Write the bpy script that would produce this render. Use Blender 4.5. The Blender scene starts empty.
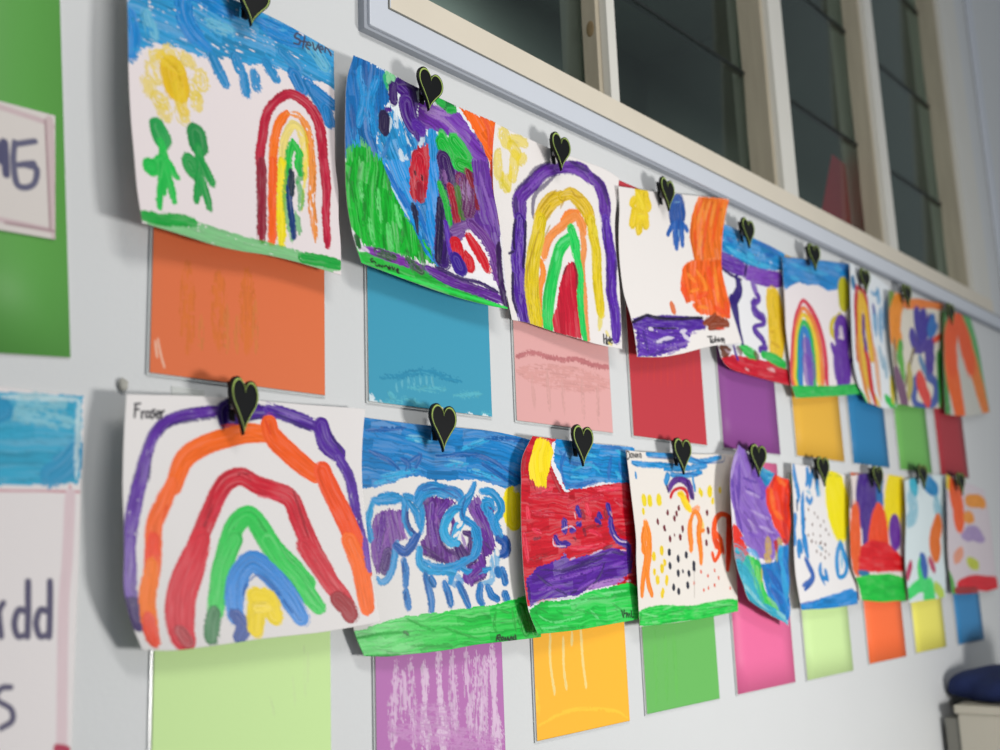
import bpy, bmesh, math, random
import numpy as np
from mathutils import Vector, Matrix
C = bpy.context.scene.collection
SC = bpy.context.scene
U = 0.9                    # metres between the lens and the wall; plan units below are multiples of it
EYE = 1.5                  # lens height over the floor

# ------------------------------------------------------------------ camera, world, lights, exposure
R_CAM=[[0.66291695, 0.11669588, 0.73954256], [-0.74779854, 0.15147083, 0.64641622], [-0.03658501, -0.98154911, 0.18767758]]
cam_d = bpy.data.cameras.new('camera'); cam = bpy.data.objects.new('camera', cam_d); C.objects.link(cam)
Rm = Matrix(R_CAM)         # rows: world axes expressed in lens axes (right, down, forward)
cam.matrix_world = Matrix.Translation((0, 0, EYE)) @ Matrix([[Rm[r][0], -Rm[r][1], -Rm[r][2]] for r in range(3)]).to_4x4()
cam_d.sensor_width = 36.0; cam_d.lens = 36.0 * 1052.0 / 1000.0
cam_d.clip_start = 0.02; cam_d.clip_end = 60
cam_d.dof.use_dof = True; cam_d.dof.focus_distance = 1.50 * U
cam_d.dof.aperture_fstop = (cam_d.lens / 1000.0) / (0.0135 * U)
SC.camera = cam

world = bpy.data.worlds.new('room_light'); SC.world = world; world.use_nodes = True
wn = world.node_tree.nodes; bg = wn['Background']; bg.inputs[0].default_value = (0.86, 0.93, 1.0, 1); bg.inputs[1].default_value = 0.31

def area(name, loc, aim, sx, sy, power, col):
    d = bpy.data.lights.new(name, 'AREA'); d.shape = 'RECTANGLE'; d.size = sx; d.size_y = sy; d.energy = power; d.color = col
    o = bpy.data.objects.new(name, d); C.objects.link(o); o.location = loc
    o.rotation_euler = (Vector(aim) - Vector(loc)).to_track_quat('-Z', 'Y').to_euler(); return o
area('opposite_window_daylight', (1.70, -0.85, EYE - 0.26), (1.35, U, EYE - 0.12), 0.40, 0.32, 29, (1.0, 0.975, 0.94))
area('ceiling_strip_lamp', (0.7, -0.35, EYE + 1.3), (1.6, U, EYE + 0.1), 1.0, 0.2, 12, (1.0, 0.97, 0.93))

area('corridor_fill_light', (2.6, U + 1.2, EYE + 1.9), (2.6, U + 1.9, EYE + 1.2), 0.8, 0.3, 75, (0.92, 1.0, 0.96))  # unseen fill light, added to brighten the space behind the panes

SC.view_settings.view_transform = 'Standard'; SC.view_settings.look = 'None'
SC.view_settings.exposure = -0.10; SC.view_settings.gamma = 1.0; SC.view_settings.use_curve_mapping = False

# ------------------------------------------------------------------ helpers
def lin(h):
    v = [int(h[i:i+2], 16) / 255 for i in (0, 2, 4)]
    return tuple(x / 12.92 if x <= .04045 else ((x + .055) / 1.055) ** 2.4 for x in v)
def mat(name, col, rough=.6, spec=.5, coat=0, noise=0., nscale=20, bump=0., bscale=200, metal=0, trans=0, alpha=1, stretch=(1, 1, 1)):
    m = bpy.data.materials.new(name); m.use_nodes = True; nt = m.node_tree; b = nt.nodes['Principled BSDF']
    c = lin(col) if isinstance(col, str) else col
    b.inputs['Base Color'].default_value = (*c, 1); b.inputs['Roughness'].default_value = rough
    b.inputs['Specular IOR Level'].default_value = spec; b.inputs['Coat Weight'].default_value = coat; b.inputs['Metallic'].default_value = metal
    b.inputs['Transmission Weight'].default_value = trans; b.inputs['Alpha'].default_value = alpha
    tc = nt.nodes.new('ShaderNodeTexCoord'); mp = nt.nodes.new('ShaderNodeMapping'); mp.inputs['Scale'].default_value = stretch
    nt.links.new(tc.outputs['Object'], mp.inputs[0])
    if noise:
        n = nt.nodes.new('ShaderNodeTexNoise'); n.inputs['Scale'].default_value = nscale; n.inputs['Detail'].default_value = 4
        nt.links.new(mp.outputs[0], n.inputs[0])
        r = nt.nodes.new('ShaderNodeMix'); r.data_type = 'RGBA'
        r.inputs['A'].default_value = (*[x * (1 - noise) for x in c], 1); r.inputs['B'].default_value = (*[min(1, x * (1 + noise)) for x in c], 1)
        nt.links.new(n.outputs[0], r.inputs['Factor']); nt.links.new(r.outputs['Result'], b.inputs['Base Color'])
    if bump:
        n2 = nt.nodes.new('ShaderNodeTexNoise'); n2.inputs['Scale'].default_value = bscale; n2.inputs['Detail'].default_value = 3
        nt.links.new(mp.outputs[0], n2.inputs[0]); bp = nt.nodes.new('ShaderNodeBump'); bp.inputs['Strength'].default_value = bump; bp.inputs['Distance'].default_value = .001
        nt.links.new(n2.outputs[0], bp.inputs['Height']); nt.links.new(bp.outputs[0], b.inputs['Normal'])
    return m
def painted(name, r_paper, r_paint, coat=0.):
    m = mat(name, 'ffffff', r_paper, .3, coat, bump=.12, bscale=350); nt = m.node_tree; b = nt.nodes['Principled BSDF']
    a = nt.nodes.new('ShaderNodeAttribute'); a.attribute_name = 'paint'; nt.links.new(a.outputs['Color'], b.inputs['Base Color'])
    mr = nt.nodes.new('ShaderNodeMapRange'); mr.inputs['To Min'].default_value = r_paper; mr.inputs['To Max'].default_value = r_paint
    nt.links.new(a.outputs['Alpha'], mr.inputs[0]); nt.links.new(mr.outputs[0], b.inputs['Roughness'])
    return m
M = dict(
    wall=mat('painted_wall', 'd0d2d3', .55, .35, noise=.02, nscale=6, bump=.25, bscale=160),
    casing=mat('bluish_white_gloss_trim', 'c9ced7', .35, .5, noise=.03, nscale=8),
    cream=mat('cream_gloss_paint', 'd6cdbc', .38, .5, noise=.05, nscale=12, bump=.1, bscale=60),
    shade_strip=mat('grey_shade_strip', '9a9fa8', .6, .3, noise=.06, nscale=10),
    wood=mat('weathered_stop_timber', 'a89f8c', .6, .4, noise=.22, nscale=9, bump=.3, bscale=60, stretch=(6, 6, .6)),
    knot=mat('timber_knot', '8a7656', .6, .3, noise=.3, nscale=60),
    white=mat('white_mullion_paint', 'd2d0c8', .4, .5, noise=.04, nscale=10),
    dark=mat('dim_room', '6a716d', .9, .2, noise=.3, nscale=1.5),
    darkline=mat('glass_joint_seal', '1d2221', .5, .3),
    floor=mat('vinyl_floor', '8c8f8c', .5, .4, noise=.05, nscale=8),
    art=painted('poster_paint_on_paper', .85, .38),
    back=mat('paper_back', 'dcd8d2', .85, .2),
    card=painted('laminated_card', .55, .5, 0),
    pouch=mat('laminate_pouch_edge', 'dfe3e3', .15, .6, alpha=.75),
    poster=painted('printed_poster', .5, .5),
    black=mat('black_heart_enamel', '070808', .45, .25, noise=.1, nscale=40),
    line=mat('lime_gold_outline', '9db45a', .4, .5, noise=.08, nscale=80),
    pegwood=mat('pale_peg_wood', 'cfc5b8', .6, .3, noise=.1, nscale=60, stretch=(4, 4, .5)),
    spring=mat('peg_spring_steel', '8f8f8f', .3, .5, metal=1),
    putty=mat('grey_sticky_putty', 'a9a8a0', .8, .2, noise=.1, nscale=80),
    tape=mat('clear_tape', 'e8ebe8', .15, .6, alpha=.45),
    red=mat('red_paper', 'b8323f', .7, .3, noise=.06, nscale=8),
    cab=mat('beige_cabinet', 'b9b4a6', .5, .4, noise=.04, nscale=6),
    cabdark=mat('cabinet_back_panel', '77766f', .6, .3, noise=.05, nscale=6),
    navy=mat('navy_fabric', '1c2a58', .8, .3, noise=.35, nscale=14, bump=.5, bscale=300),
    blackcloth=mat('black_fabric', '11131c', .8, .3, noise=.2, nscale=20, bump=.4, bscale=300),
)
g = bpy.data.materials.new('window_glass'); g.use_nodes = True; nt = g.node_tree; nt.nodes.clear()
out = nt.nodes.new('ShaderNodeOutputMaterial'); mx = nt.nodes.new('ShaderNodeMixShader'); fr = nt.nodes.new('ShaderNodeFresnel'); fr.inputs[0].default_value = 1.42
tr = nt.nodes.new('ShaderNodeBsdfTransparent'); tr.inputs[0].default_value = (.62, .68, .66, 1); gl = nt.nodes.new('ShaderNodeBsdfGlossy'); gl.inputs[0].default_value = (.9, 1, .96, 1); gl.inputs['Roughness'].default_value = .08
nt.links.new(fr.outputs[0], mx.inputs[0]); nt.links.new(tr.outputs[0], mx.inputs[1]); nt.links.new(gl.outputs[0], mx.inputs[2]); nt.links.new(mx.outputs[0], out.inputs[0])
M['glass'] = g

def link(name, me, mats, parent=None):
    o = bpy.data.objects.new(name, me); C.objects.link(o)
    for m in (mats if isinstance(mats, list) else [mats]): me.materials.append(m)
    if parent: o.parent = parent
    return o
def empty(name, loc):
    o = bpy.data.objects.new(name, None); C.objects.link(o); o.location = loc; o.empty_display_size = .02; return o
def tag(o, label, cat, group=None):
    o['label'] = label; o['category'] = cat
    if group: o['group'] = group
    return o
def struct(o): o['kind'] = 'structure'; return o
def add_box(bm, x0, x1, y0, y1, z0, z1, mi=0):
    vs = [bm.verts.new((x, y, z)) for x in (x0, x1) for y in (y0, y1) for z in (z0, z1)]
    for f in ((0, 1, 3, 2), (4, 6, 7, 5), (0, 4, 5, 1), (2, 3, 7, 6), (0, 2, 6, 4), (1, 5, 7, 3)):
        fc = bm.faces.new([vs[i] for i in f]); fc.material_index = mi
def mesh_of(bm, name, bevel=0., smooth=False):
    bmesh.ops.recalc_face_normals(bm, faces=bm.faces)
    if bevel: bmesh.ops.bevel(bm, geom=bm.edges[:], offset=bevel, segments=2, affect='EDGES', profile=.6)
    me = bpy.data.meshes.new(name); bm.to_mesh(me); bm.free()
    if smooth:
        for p_ in me.polygons: p_.use_smooth = True
    return me
def box(name, x0, x1, y0, y1, z0, z1, m, parent=None, bevel=0.):
    bm = bmesh.new(); add_box(bm, x0, x1, y0, y1, z0, z1); return link(name, mesh_of(bm, name, bevel), m, parent)

# ------------------------------------------------------------------ paint engine (works in millimetres on the sheet)
rng = np.random.RandomState(7); TAB = rng.rand(256, 256)
def vn(x, y):
    xi = np.floor(x).astype(int); yi = np.floor(y).astype(int); fx = x - xi; fy = y - yi
    fx = fx * fx * (3 - 2 * fx); fy = fy * fy * (3 - 2 * fy); a = xi & 255; b = yi & 255; a1 = (a + 1) & 255; b1 = (b + 1) & 255
    return (TAB[a, b] * (1 - fx) + TAB[a1, b] * fx) * (1 - fy) + (TAB[a, b1] * (1 - fx) + TAB[a1, b1] * fx) * fy
def catmull(P, n):
    if len(P) < 3:
        t = np.linspace(0, 1, n + 1)[:, None]; return P[0] * (1 - t) + P[-1] * t
    Q = np.vstack([2 * P[0] - P[1], P, 2 * P[-1] - P[-2]]); o = []
    for i in range(1, len(Q) - 2):
        a, b, c, d = Q[i-1:i+3]
        for t in np.arange(n) / n: o.append(.5 * (2*b + (c-a)*t + (2*a-5*b+4*c-d)*t*t + (3*b-a-3*c+d)*t**3))
    o.append(P[-1]); return np.array(o)
def paint(W, H, nx, ny, strokes, paper):
    xs = np.linspace(0, W, nx); ys = np.linspace(0, H, ny); X, Y = np.meshgrid(xs, ys); cell = W / (nx - 1)
    pc = np.array(lin(paper)); col = np.ones((ny, nx, 3)) * pc; cov = np.zeros((ny, nx)); hgt = np.zeros((ny, nx))
    def win(x0, x1, y0, y1):
        a, b = np.searchsorted(xs, (x0, x1)); c, d = np.searchsorted(ys, (y0, y1)); return slice(c, d), slice(a, b)
    for si, s in enumerate(strokes):
        base = np.array(lin(s[0])); base = base - (.75 if s[3] > .1 else 0) * base.min() * (1 - base.min() / base.max()); base = np.minimum(base * (1.05 if s[3] > .1 else 1), .95); P = np.array(s[1]).reshape(-1, 2); k, r, gp = s[3], s[4], s[5]; sd = si * 17.31
        if isinstance(s[2], list):
            Wd = np.array(s[2])[:, None]; D = catmull(np.hstack([P, Wd]), 6); ink = k <= .1 and D[:, 2].max() < 6; hw_ = np.maximum(D[:, 2], 1.5 if ink else .6) / 2 * (1.4 if ink else 1.0 if k <= .1 else 1.2)
            if D.shape[0] < 2: continue
            mw = hw_.max() * (1 + r) + 1; w = win(D[:, 0].min() - mw, D[:, 0].max() + mw, D[:, 1].min() - mw, D[:, 1].max() + mw)
            x = X[w]; y = Y[w]
            if x.size == 0: continue
            nd = np.full(x.shape, 9.); q = np.zeros(x.shape); L = np.zeros(x.shape); acc = 0.
            xa = xs[w[1]]; ya = ys[w[0]]
            for i in range(len(D) - 1):
                a = D[i, :2]; b = D[i+1, :2]; ab = b - a; l2 = ab @ ab; ln = math.sqrt(l2)
                if l2 < 1e-9: continue
                m_ = max(hw_[i], hw_[i+1]) * (1.25 + r) + 1
                c0, c1 = np.searchsorted(xa, (min(a[0], b[0]) - m_, max(a[0], b[0]) + m_)); r0, r1 = np.searchsorted(ya, (min(a[1], b[1]) - m_, max(a[1], b[1]) + m_))
                if c1 > c0 and r1 > r0:
                    v = (slice(r0, r1), slice(c0, c1)); dx = x[v] - a[0]; dy = y[v] - a[1]; t = np.clip((dx * ab[0] + dy * ab[1]) / l2, 0, 1)
                    ex = dx - t * ab[0]; ey = dy - t * ab[1]; h_ = hw_[i] * (1 - t) + hw_[i+1] * t
                    n_ = np.sqrt(ex * ex + ey * ey) / h_; bet = n_ < nd[v]
                    sg = np.sign(ab[0] * dy - ab[1] * dx)
                    nd[v] = np.where(bet, n_, nd[v]); q[v] = np.where(bet, n_ * sg * h_, q[v]); L[v] = np.where(bet, acc + t * ln, L[v])
                acc += ln
            hwm = hw_.mean()
            nz = (vn(x / 2.3 + sd, y / 2.3) - .5) + .6 * (vn(x / .9 + sd, y / .9 + 9) - .5)
            stx = vn(q / 1.5 + sd, L / 26.) * .55 + vn(q / .7 + sd * 2, L / 12.) * .45
            nde = nd + r * nz * 1.6 * min(1.6, 5 / hwm) + (stx - .5) * r * .8
            tot = acc; bl = vn(q / .8 + sd * 5, L * 0 + sd); el = np.clip(1 - np.minimum(L, tot - L) / (1.6 * hwm), 0, 1) * min(1, tot / (4 * hwm)); nde = nde + el * bl * min(.55, .12 + r * 2)
            if gp > 0 and k < .65 and tot > 5 * hwm: nde = nde + .5 * np.clip(1 - np.minimum(L, tot - L) / max(.35 * tot, 1e-3), 0, 1) ** 1.5
            aa = min(.45, .6 * cell / max(hwm, .3)); al = np.clip((1 + aa - nde) / (2 * aa), 0, 1)
            edge = np.exp(-((nd - .86) / .12) ** 2) * (1 - el) * np.clip((stx - .35) * 4, 0, 1) * min(1, 6 / hwm); rl = np.clip(1 - np.abs(vn(q / 1.7 + sd, L / 40. + 3) - .5) / .07, 0, 1)
        else:
            ang = math.radians(s[2]); mw = r * 2 + 1
            w = win(P[:, 0].min() - mw, P[:, 0].max() + mw, P[:, 1].min() - mw, P[:, 1].max() + mw); x = X[w]; y = Y[w]
            if x.size == 0: continue
            wx = x + r * 2.2 * (vn(x / 5 + sd, y / 5) - .5) + r * (vn(x / 1.6 + sd, y / 1.6) - .5); wy = y + r * 2.2 * (vn(x / 5 + 40, y / 5 + sd) - .5) + r * (vn(x / 1.6 + 50, y / 1.6 + sd) - .5)
            fq = (vn((-x * math.sin(ang) + y * math.cos(ang)) / 1.1 + sd, x * 0 + 3) - .5) * r * 5; wx = wx + fq * math.cos(ang); wy = wy + fq * math.sin(ang)
            ins = np.zeros(x.shape, bool); j = len(P) - 1
            for i in range(len(P)):
                xi, yi = P[i]; xj, yj = P[j]
                if yi != yj: ins ^= ((yi > wy) != (yj > wy)) & (wx < (xj - xi) * (wy - yi) / (yj - yi) + xi)
                j = i
            al = ins.astype(float); ca, sa = math.cos(ang), math.sin(ang)
            L = x * ca + y * sa; q = -x * sa + y * ca + 9 * (vn(x / 42 + sd, y / 42) - .5) + 2.5 * (vn(x / 13 + sd, y / 13 + 3) - .5)
            bq = q / 11. + sd; bi = np.floor(bq); bf = bq - bi; seg = np.floor(L / 55. + vn(bi * 7.7, bi * 0 + sd) * 9)
            tone = TAB[(bi.astype(int) * 31 + seg.astype(int) * 17) & 255, (bi.astype(int) * 13 + si) & 255]
            stx = vn(q / 2.3 + sd, L / 38. + bi * 3.3) * .40 + vn(q / .9 + sd, L / 14.) * .20 + tone * .40; edge = .8 * np.exp(-((bf - .04) / .05) ** 2) * (tone > .45); rl = np.clip(1 - np.abs(vn(q / 3.2 + sd, L / 50. + bi * 5) - .5) / .06, 0, 1)
        if gp > 0 and k <= .5: al = al * .75
        if gp:
            gn = vn(q / 1.2 + sd * 3, L / 16. + 5) * .6 + vn(x / 3.5 + sd, y / 3.5) * .4
            al = al * np.clip((gn - gp * .62 - .08) * 9, 0, 1)
        t = (stx - .5) * 3.2; tl = np.clip(t, 0, 1)[..., None]; td = np.clip(-t, 0, 1)[..., None]
        cc = base * (1 - k * .52 * td); cc = cc * (1 - k * .28 * tl) + (pc * .75 + base * .25) * (k * .28 * tl)
        if k > .2: cc = cc * (1 - ((edge * .45 + rl * .42) * k)[..., None])
        A = al[..., None]; col[w] = col[w] * (1 - A) + cc * A; cov[w] = np.maximum(cov[w] * (1 - al * .5), al * min(1, k + .4))
        hgt[w] = hgt[w] * (1 - al * .8) + al * k * (.10 + .38 * stx + .22 * edge)
    return col, cov, hgt
def spline_axis(G, n):      # cubic Catmull-Rom along axis 0
    k = G.shape[0]; u = np.linspace(0, k - 1, n); i = np.minimum(u.astype(int), k - 2); t = (u - i).reshape(-1, *([1] * (G.ndim - 1)))
    Q = np.concatenate([(2 * G[:1] - G[1:2]), G, (2 * G[-1:] - G[-2:-1])])
    a, b, c, d = Q[i], Q[i+1], Q[i+2], Q[i+3]
    return .5 * (2*b + (c-a)*t + (2*a-5*b+4*c-d)*t*t + (3*b-a-3*c+d)*t**3)
def grid_mesh(name, V, col, cov):
    ny, nx = V.shape[:2]; me = bpy.data.meshes.new(name); idx = np.arange(nx * ny).reshape(ny, nx)
    F = np.stack([idx[:-1, :-1], idx[1:, :-1], idx[1:, 1:], idx[:-1, 1:]], -1).reshape(-1, 4)
    me.vertices.add(nx * ny); me.vertices.foreach_set('co', V.reshape(-1).astype(np.float32))
    me.loops.add(F.size); me.loops.foreach_set('vertex_index', F.reshape(-1).astype(np.int32))
    me.polygons.add(len(F)); me.polygons.foreach_set('loop_start', (np.arange(len(F)) * 4).astype(np.int32)); me.polygons.foreach_set('use_smooth', np.ones(len(F), bool))
    me.update(calc_edges=True)
    at = me.color_attributes.new('paint', 'FLOAT_COLOR', 'POINT'); rgba = np.concatenate([col, cov[..., None]], -1).astype(np.float32); at.data.foreach_set('color', rgba.reshape(-1))
    return me
def normals(V):
    dx = np.gradient(V, axis=1); dy = np.gradient(V, axis=0); n = np.cross(dx, dy); n /= np.maximum(1e-9, np.linalg.norm(n, axis=2, keepdims=True))
    return n

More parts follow.
